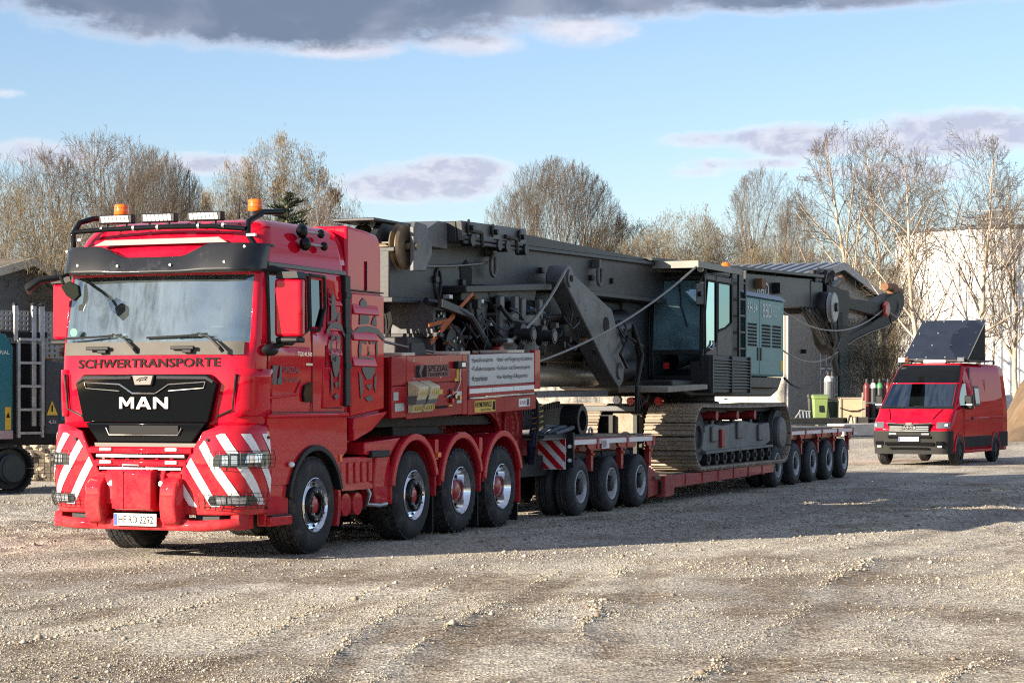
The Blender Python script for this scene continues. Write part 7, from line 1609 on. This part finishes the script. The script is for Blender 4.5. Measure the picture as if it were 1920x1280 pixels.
# ------------------------------------------------------------------ teal excavator at the photo edge
EF = Matrix.Identity(4); EF.col[0][:3] = (.71, .704, 0); EF.col[1][:3] = (-.704, .71, 0); EF.col[3][:3] = (-9.13, 39.0, 0)
def excavator():
    t = Thing('teal_excavator', 'teal and black crawler excavator with ladder and perforated guard, cut by the photo edge', 'excavator', EF, (-2, 1.2, 0))
    TE = mat('bright_teal_paint', (.012, .15, .19), .4, coat=.3, var=.06)
    g = G(); g.prism([(-4.0, 1.10), (.27, 1.10), (.27, 2.62), (.12, 2.86), (-4.0, 2.86)], 0, 2.4); part('body', g, TE, t, bevel=.02)
    text('INTERNATIONAL', .80, .075, WHITE, t, (-.61, -.004, 2.49), (1, 0, 0), (0, 0, 1))
    g = G(); g.box(-4.0, .26, -.012, -.002, 1.10, 1.13); g.box(-4.0, .26, -.014, -.003, .98, 1.10); part('body_strip', g, mat('pale_strip', (.45, .32, .33), .5), t)
    g = G(); g.box(.10, .22, -.012, -.002, 1.14, 1.55); lb = part('warning_label', g, YELLOW, t); g = G(); g.prism([(.12, 1.36), (.20, 1.36), (.16, 1.46)], -.015, -.0125); part('warning_triangle', g, BLKTXT, t, lb)
    g = G(); g.box(-4.0, 1.95, .1, 2.5, .86, 1.08); g.box(.28, 1.05, .25, 2.3, .9, 2.7); part('rear_frame', g, BLACK, t, bevel=.02)
    g = G(); g.prism([(1.0, .95), (2.3, .95), (2.3, 1.95), (1.5, 2.35), (1.0, 2.40)], .1, 2.2); part('counterweight', g, mat('slate_plastic', (.05, .056, .065), .5), t, bevel=.05)
    g = G(); g.box(1.32, 1.9, .085, .098, 1.3, 2.1); part('side_door', g, TE, t)
    g = G(); g.prism([(1.02, 1.40), (1.26, 1.40), (1.14, 1.66)], .085, .097); wt = part('warning_sign', g, mat('amber_sign', (.8, .55, .08), .5), t); g = G(); g.box(1.125, 1.155, .08, .0845, 1.46, 1.58); part('sign_mark', g, BLKTXT, t, wt)
    for i, z in enumerate((1.30,)): text('4,2t', .16, .07, WHITE, t, (1.06, .08, 1.24), (1, 0, 0), (0, 0, 1))
    # ladder and hand posts
    g = G()
    for x in (.31, .80): g.box(x, x+.05, -.10, -.05, 1.0, 2.75)
    ld = part('ladder', g, STEEL, t)
    for k in range(5): g = G(); z = 1.06+.42*k; g.box(.36, .80, -.095, -.055, z, z+.045); part('ladder_rung', g, STEEL, t, ld)
    for x in (.28, .66, .83):
        g = G(); g.box(x, x+.09, -.02, .05, 2.72 if x < .5 else 1.2, 3.38); p = part('hand_post', g, STEEL, t, bevel=.015); g = G(); g.lathe([(.055, 0), (.055, .03), (.02, .05), (.001, .05), (.001, 0)], ax='z', n=14, c=(x+.045, .015, 3.38)); part('post_cap', g, BLACK, t, p)
    # perforated guard plates: real holes
    def perforated(x0, x1, z0, z1, y, nx, nz):
        g = G(); cw, ch = (x1-x0)/nx, (z1-z0)/nz; n = 8
        for i in range(nx):
            for j in range(nz):
                cx, cz = x0+(i+.5)*cw, z0+(j+.5)*ch; sq = [(cx+cw/2*a, y, cz+ch/2*b) for a, b in ((1, 0), (1, 1), (0, 1), (-1, 1), (-1, 0), (-1, -1), (0, -1), (1, -1))]; r_ = min(cw, ch)*.27
                ho = [(cx+r_*math.cos(2*math.pi*k/n), y, cz+r_*1.3*math.sin(2*math.pi*k/n)) for k in range(n)]
                g.add(sq+ho, [(k, (k+1) % n, n+(k+1) % n, n+k) for k in range(n)])
        o = part('perforated_plate', g, mat('perforated_zinc', (.27, .275, .28), .5, .4, var=.12), t); o.modifiers.new('t', 'SOLIDIFY').thickness = .02
    perforated(.0, .64, 2.92, 3.28, .06, 7, 4); perforated(.92, 1.72, 2.43, 3.28, .10, 7, 9)
    g = G(); g.box(.02, 1.0, .02, .3, 2.80, 2.90); part('catwalk', g, BLACK, t)
    g = G(); g.box(1.0, 1.25, .3, .7, 2.40, 2.52); part('catwalk_bracket', g, mat('ochre_paint', (.5, .28, .04), .6), t)
    # crawler track, its end drum towards us
    r_, cx = .40, .22; L = 4.2; pts = []
    n0 = 9
    shoe_g = G(); shoe_g.box(-.085, .085, 0, .55, -.02, .02); shoe_g.prism([(-.02, .02), (.02, .02), (.01, .05), (-.01, .05)], 0, .55)
    sm = mesh('track_shoe', shoe_g, mat('muddy_black_steel', (.03, .03, .03), .8, .2, var=.3, dirt=(.14, .12, .1), dirt_amt=.3), 30)
    per = 2*L+2*math.pi*r_; n = 60
    for k in range(n):
        s = per*k/n
        if s < L: x, z, a = cx-L+s, .44+r_, 0
        elif s < L+math.pi*r_: b = (s-L)/r_; x, z, a = cx+r_*math.sin(b), .44+r_*math.cos(b), b
        elif s < 2*L+math.pi*r_: x, z, a = cx-(s-L-math.pi*r_), .44-r_, math.pi
        else: b = (s-2*L-math.pi*r_)/r_; x, z, a = cx-L-r_*math.sin(b), .44-r_*math.cos(b), math.pi+b
        o = inst('track_shoe', sm, t.o, T(x-t.off.x, -.10-t.off.y, z) @ Matrix.Rotation(a, 4, 'Y'))
    g = G(); g.lathe([(.36, 0), (.36, .4), (.001, .4), (.001, 0), (.26, 0), (.27, -.08), (.22, -.10), (.23, -.16), (.001, -.16), (.001, 0)], n=36, c=(cx, .05, .44)); part('drive_drum', g, mat('drum_green_black', (.035, .05, .05), .5), t)
    g = G(); g.box(-4, 0, .0, .4, .22, .68); part('track_frame', g, BLACK, t)
    g = G(); g.box(-4, .2, -.1, .5, .86, .90); g.cyl((-1.2, 1.2, .7), (-1.2, 1.2, 1.0), .7, n=24); part('track_guard', g, BLACK, t)
excavator()
# rubble, wire basket and stacked sleepers behind it
STONE = mat('pale_rubble_stone', (.42, .36, .27), .9, var=.25, vscale=4)
def rock_mesh(seed, m, nm='stone'):
    r = np.random.default_rng(seed); bm = bmesh.new(); bmesh.ops.create_icosphere(bm, subdivisions=1, radius=1)
    for v in bm.verts: v.co = v.co*float(r.uniform(.7, 1.15))
    me = bpy.data.meshes.new(nm); bm.to_mesh(me); bm.free(); me.materials.append(m); return me
def gabion():
    F = Matrix.Identity(4); F.col[3][:3] = (-9.35, 45.5, 0)
    t = Thing('stone_basket', 'wire basket heaped with pale rubble between the excavator and the truck bumper', 'stone basket', F)
    r = np.random.default_rng(9); rk = [rock_mesh(k, STONE) for k in range(4)]
    for k in range(170):
        x = r.uniform(-1.2, 1.9); top = .72+.75*max(0, min(1, (x+.3)/1.6)); y = r.uniform(-.45, -.1) if k % 3 else r.uniform(-.4, .4); z = r.uniform(.05, 1)*top; s = r.uniform(.05, .13)
        if k % 3 == 0: z = top-r.uniform(0, .1)
        inst('stone', rk[k % 4], t.o, T(x, y, z) @ Matrix.Rotation(r.uniform(0, 6), 4, 'Z') @ Matrix.Diagonal((s*1.2, s, s*.85, 1)))
    g = G(); g.prism([(-1.2, 0), (1.9, 0), (1.9, 1.25), (.9, 1.1), (-.2, .66), (-1.2, .62)], -.32, .4); part('fill', g, mat('rubble_core', (.16, .13, .10), .95, var=.4, vscale=8, bump=1.0, bscale=10), t)
    g = G()
    for k in range(26): x = -1.2+.125*k; g.cyl((x, -.58, 0), (x, -.58, .62), .006, n=4)
    for z in (.08, .3, .52, .62): g.cyl((-1.25, -.58, z), (2.0, -.58, z), .007, n=4)
    part('wire_mesh', g, DARKST, t)
gabion()
def sleepers():
    r = random.Random(3)
    t = Thing('sleeper_stack', 'stack of dark timber sleepers behind the excavator ladder', 'timber stack', Matrix.Translation((-9.6, 46.6, 0)))
    for j in range(7):
        for i in range(3):
            L_ = r.uniform(.5, .9); x = -.5+i*.75+r.uniform(-.06, .06); g = G(); g.box(x, x+L_*.85, -.3+r.uniform(-.05, .05), .3, .02+j*.15, .02+j*.15+.135); part('sleeper', g, mat('dark_sleeper_wood', (.07, .06, .05), .9, var=.4, vscale=6), t, bevel=.01)
sleepers()
# ------------------------------------------------------------------ things standing by the hall
def yard(px_, d): return Matrix.Translation(((px_-960)*d/4100, d, gz(0, d)))
LIME = mat('lime_plastic', (.19, .27, .085), .5, var=.08); DGREEN = mat('dark_green_plastic', (.03, .05, .035), .5)
def wheelie(px_, d, m, lid, label, h=1.1, w=.56):
    t = Thing('wheelie_bin', label, 'wheelie bin', yard(px_, d), group='wheelie bins by the hall gate'); k = h/1.1
    g = G(); g.add([(x*(.78 if z == 0 else 1)*w/2, (y*(.75 if z == 0 else 1))*w*.55, .08+z*k*.9) for z in (0, 1) for x, y in ((-1, -1), (1, -1), (1, 1), (-1, 1))], [(0, 3, 2, 1), (4, 5, 6, 7), (0, 1, 5, 4), (1, 2, 6, 5), (2, 3, 7, 6), (3, 0, 4, 7)]); part('bin_body', g, m, t, bevel=.02)
    g = G(); g.prism([(-w*.6, .96*k), (w*.6, .98*k), (w*.62, 1.06*k), (0, 1.10*k), (-w*.62, 1.02*k)], -w*.54, w*.54, 'x'); part('lid', g, lid, t, bevel=.02)
    for x in (-1, 1):
        g = G(); g.cyl((x*w*.40-.03, w*.42, .1), (x*w*.40+.03, w*.42, .1), .1, n=14); part('wheel', g, BLACK, t)
    g = G(); g.box(-w*.12, w*.2, -w*.56, -w*.54, .55*k, .75*k); part('bin_label', g, BLACK, t)
wheelie(1537, 80, LIME, LIME, 'lime green wheelie bin in front of the hall gate', 1.28, .52)
wheelie(1528, 83, DGREEN, DGREEN, 'dark green wheelie bin behind the lime green one', 1.25, .5)
def container():
    t = Thing('steel_container', 'low dark green steel container between the lime bin and the crate', 'container', yard(1560, 81))
    g = G(); g.box(-.42, .42, -.3, .3, .05, 1.05); part('box', g, DGREEN, t, bevel=.015); g = G(); g.box(-.46, .46, -.34, .34, 1.05, 1.12); part('rim', g, DARKST, t)
    for k in range(3): g = G(); g.box(-.36+.3*k, -.30+.3*k, -.33, -.3, .08, 1.02); part('rib', g, DGREEN, t)
container()
def bottle(x, y, h, r_, m, cap, par, capm=None):
    g = G(); g.lathe([(.001, 0), (r_, .0), (r_, h*.80), (r_*.9, h*.87), (r_*.5, h*.92), (r_*.35, h*.93), (.001, h*.93)], ax='z', n=16, c=(x, y, 0)); return g
def gas(px_, d, h, r_, m, capm, label, dy=0.0, z=0.0):
    t = Thing('gas_cylinder', label, 'gas cylinder', yard(px_, d) @ T(0, dy, z), group='gas cylinders by the hall')
    g = G(); g.lathe([(.001, 0), (r_, .0), (r_, h*.80), (.001, h*.80)], ax='z', n=16); part('body', g, m, t)
    g = G(); g.lathe([(r_, h*.801), (r_*.92, h*.86), (r_*.5, h*.91), (.001, h*.91)], ax='z', n=16); part('shoulder', g, capm, t)
    g = G(); g.lathe([(.001, h*.9), (.055, h*.9), (.06, h*.97), (.04, h), (.001, h)], ax='z', n=10); part('valve_cap', g, DARKST, t)
GREYB = mat('grey_bottle', (.16, .17, .18), .4); MAROON = mat('maroon_bottle', (.13, .02, .022), .4); BLKB = mat('charcoal_bottle', (.035, .04, .045), .4); WCAP = mat('pale_shoulder', (.55, .55, .55), .4); GCAP = mat('green_shoulder', (.05, .25, .09), .4)
gas(1553, 84, 1.95, .17, GREYB, WCAP, 'grey gas cylinder with white shoulder behind the green container', z=.15)
gas(1560.5, 84.3, 1.95, .11, GREYB, GREYB, 'slim grey gas cylinder beside the white shouldered one', z=.15)
for px_, m, c, lb in ((1625, MAROON, MAROON, 'maroon gas cylinder at the gate end of the cylinder rack'), (1637.5, BLKB, WCAP, 'charcoal gas cylinder with white shoulder in the rack'), (1649.5, BLKB, GCAP, 'charcoal gas cylinder with green shoulder in the rack'), (1658, MAROON, MAROON, 'maroon gas cylinder next to the green shouldered one'), (1666, MAROON, MAROON, 'last maroon gas cylinder of the rack, towards the van')):
    gas(px_, 81, 1.72, .125, m, c, lb, z=.12, dy=(.0 if px_ % 2 else .12))
def rack():
    t = Thing('cylinder_rack', 'grey steel rack holding the gas cylinders beside the van', 'rack', yard(1646, 81)); RM = mat('rack_blue_grey', (.10, .12, .14), .5)
    g = G(); g.box(-.55, .55, -.28, .35, .0, .10); part('rack_floor', g, RM, t)
    for x in (-.55, .0, .50): g = G(); g.box(x, x+.06, -.30, -.24, 0, 1.0); part('rack_post', g, RM, t)
    for z in (.35, .92): g = G(); g.box(-.60, .60, -.32, -.27, z, z+.05); part('rack_bar', g, RM, t)
    g = G(); g.box(.02, .42, -.34, -.32, .40, .95); part('rack_plate', g, RM, t)
rack()
def crate():
    t = Thing('board_crate', 'tan board crate on a timber frame with a dark strap', 'crate', yard(1595, 80)); TB = mat('tan_board', (.50, .38, .24), .75, var=.12, vscale=4); FM = mat('frame_timber', (.36, .31, .23), .8, var=.15)
    g = G(); g.box(-.40, .36, -.26, .26, .32, 1.12); part('crate_body', g, TB, t)
    for a in ((-.44, -.38, .2, 1.16), (.34, .40, .2, 1.16), (.40, .50, .05, 1.05)): g = G(); g.box(a[0], a[1], -.30, .28, a[2], a[3]); part('frame_post', g, FM, t, bevel=.008)
    for z in (.26, 1.11): g = G(); g.box(-.44, .40, -.285, .28, z, z+.06); part('frame_rail', g, FM, t)
    g = G(); g.tube([(-.44, -.31, .78), (-.1, -.312, .68), (.2, -.312, .68), (.44, -.31, .76)], .02, 5); part('strap', g, BLACK, t)
    for x in (-.35, .1, .32): g = G(); g.box(x, x+.12, -.25, .25, 0, .24); part('foot_block', g, FM, t)
    g = G(); g.box(.40, .45, -.05, 0, 1.05, 1.35); part('frame_stake', g, FM, t)
crate()
def trestle():
    t = Thing('aluminium_trestle', 'small aluminium step trestle lying by the hall corner', 'trestle', yard(1507, 79) @ T(0, 0, .33)); AL = mat('bare_aluminium', (.7, .7, .68), .3, .8)
    for x in (-.12, .0, .12, .22): g = G(); g.obox((x, 0, 0), (x-.03, .05, .38), .035, .05, (0, 1, 0)); part('rail', g, AL, t)
    g = G(); g.obox((-.15, .02, .40), (.25, .02, .36), .1, .03); part('top_step', g, AL, t); g = G(); g.obox((-.14, 0, .36), (-.4, 0, .0), .035, .05, (0, 1, 0)); part('stay', g, AL, t)
    g = G(); g.box(-.5, .4, -.1, .2, -.33, -.01); part('plinth', g, DARKST, t)
trestle()
def beams():
    a, b = Vector(((1474-960)*76/4100, 76, 0)), Vector(((1603-960)*78/4100, 78, 0)); dd = (b-a).normalized(); nn = Vector((-dd.y, dd.x, 0)); F = Matrix.Identity(4); F.col[0][:3] = dd; F.col[1][:3] = nn; F.col[3][:3] = a+Vector((0, 0, gz(0, 77)))
    L_ = (b-a).length; t = Thing('steel_beam', 'long grey steel beam lying on blocks before the hall', 'beam', F); bm_ = mat('beam_grey', (.16, .16, .145), .6, .2, var=.15)
    for z0, z1, w in ((.30, .34, .15), (.34, .50, .03), (.50, .54, .15)): g = G(); g.box(-.5, L_, -w, w, z0, z1); part('flange' if w > .1 else 'web', g, bm_, t)
    for x in (0, L_*.5, L_*.9): g = G(); g.box(x, x+.25, -.2, .2, 0, .298); part('support_block', g, mat('concrete', (.45, .43, .38), .9), t)
    t2 = Thing('timber_block', 'pale squared timber block at the end of the steel beam', 'timber block', F @ T(L_-.55, -.35, 0)); g = G(); g.box(0, .65, -.2, .2, .24, .56); part('block', g, mat('frame_timber', (.36, .31, .23), .8), t2, bevel=.015); g = G(); g.box(.1, .5, -.15, .15, 0, .238); part('support_block', g, MATS['concrete'], t2); g = G(); g.box(.08, .14, -.215, .215, .23, .575); part('strap', g, BLACK, t2)
    t3 = Thing('crowbar', 'dark bar leaning on the steel beam', 'bar', F @ T(L_-1.0, -.5, 0)); g = G(); g.obox((0, 0, .0), (.35, .1, .62), .05, .05); part('shaft', g, DARKST, t3); g = G(); g.obox((.35, .1, .62), (.42, .1, .60), .05, .04); part('tip', g, DARKST, t3)
    for x, w in ((.2, 2.0), (2.3, 1.3)):
        F2 = F @ T(x, -2.2, -.06); t4 = Thing('concrete_slab', 'pale concrete slab lying behind the rear bogie, %s' % ('longer one' if w > 1.5 else 'shorter pinkish one'), 'slab', F2); g = G(); g.box(0, w, -.4, .4, 0, .42); part('slab', g, mat('slab_pale', (.55, .52, .48), .9, var=.1) if w > 1.5 else mat('slab_pink', (.5, .42, .36), .9, var=.1), t4, bevel=.02)
        for xx in (.2, w-.4): g = G(); g.box(xx, xx+.2, -.41, -.40, .1, .3); part('lifting_recess', g, DARKST, t4)
beams()
# ------------------------------------------------------------------ loose gravel on the yard
def gravel():
    r = np.random.default_rng(4); n = 230000
    # even on the picture, so thinner on the ground with distance
    inv = r.uniform(1/44.0, 1/12.2, n); y = 1/inv; x = r.uniform(-.27, .27, n)*y
    h, amp, rut = ground_relief(x, y)
    rd, ln, dp = tracks(x, y)
    keep = r.random(n) < np.clip(.12+1.6*amp*np.abs(rut)*2+1.3*vnoise(x, y, .45, 31)+.7*vnoise(x, y, 1.4, 32)+.7*rd-.5*ln, .04, 1); x, y, h = x[keep], y[keep], h[keep]; n = len(x)
    s = np.exp(r.normal(-5.35, .50, n))*np.clip(y/17, .9, 1.9); big = r.random(n) < .012; s[big] *= 2.0; s *= 1+.6*rd[keep]
    base = np.array([(1, 0, 0), (0, 1, 0), (-1, 0, 0), (0, -1, 0), (0, 0, .75), (0, 0, -.6)], float)
    V = base[None]*r.uniform(.65, 1.25, (n, 6, 1)); a = r.uniform(0, 6.28, n); c, q = np.cos(a), np.sin(a)
    X = V[:, :, 0]*c[:, None]-V[:, :, 1]*q[:, None]; Y = V[:, :, 0]*q[:, None]+V[:, :, 1]*c[:, None]
    V = np.stack([X*s[:, None]+x[:, None], Y*s[:, None]+y[:, None], V[:, :, 2]*s[:, None]+(h+s*.22)[:, None]], -1).reshape(-1, 3)
    f = np.array([(0, 1, 4), (1, 2, 4), (2, 3, 4), (3, 0, 4), (1, 0, 5), (2, 1, 5), (3, 2, 5), (0, 3, 5)])
    F = (f[None]+(np.arange(n)*6)[:, None, None]).reshape(-1, 3)
    m = bpy.data.materials.new('gravel_stones'); m.use_nodes = True; nt = m.node_tree; p = nt.nodes['Principled BSDF']; g = nt.nodes.new('ShaderNodeNewGeometry'); cr = nt.nodes.new('ShaderNodeValToRGB')
    e = cr.color_ramp.elements; e[0].color = (.20, .165, .125, 1); e[1].color = (.48, .445, .375, 1); k = e.new(.5); k.color = (.335, .30, .24, 1); nt.links.new(g.outputs['Random Per Island'], cr.inputs[0]); nt.links.new(cr.outputs[0], p.inputs['Base Color']); p.inputs['Roughness'].default_value = .95; p.inputs['Specular IOR Level'].default_value = .1
    o = bpy.data.objects.new('gravel', np_mesh('gravel', V, F, m, False)); COL.objects.link(o); o['kind'] = 'stuff'; o['label'] = 'loose pale gravel strewn over the yard'; o['category'] = 'gravel'
gravel()
scene.render.engine = 'CYCLES'
scene.cycles.max_bounces = 6; scene.cycles.diffuse_bounces = 2; scene.cycles.glossy_bounces = 3; scene.cycles.transmission_bounces = 4; scene.cycles.transparent_max_bounces = 8
scene.cycles.caustics_reflective = False; scene.cycles.caustics_refractive = False
scene.cycles.filter_width = 1.15
scene.cycles.use_denoising = False
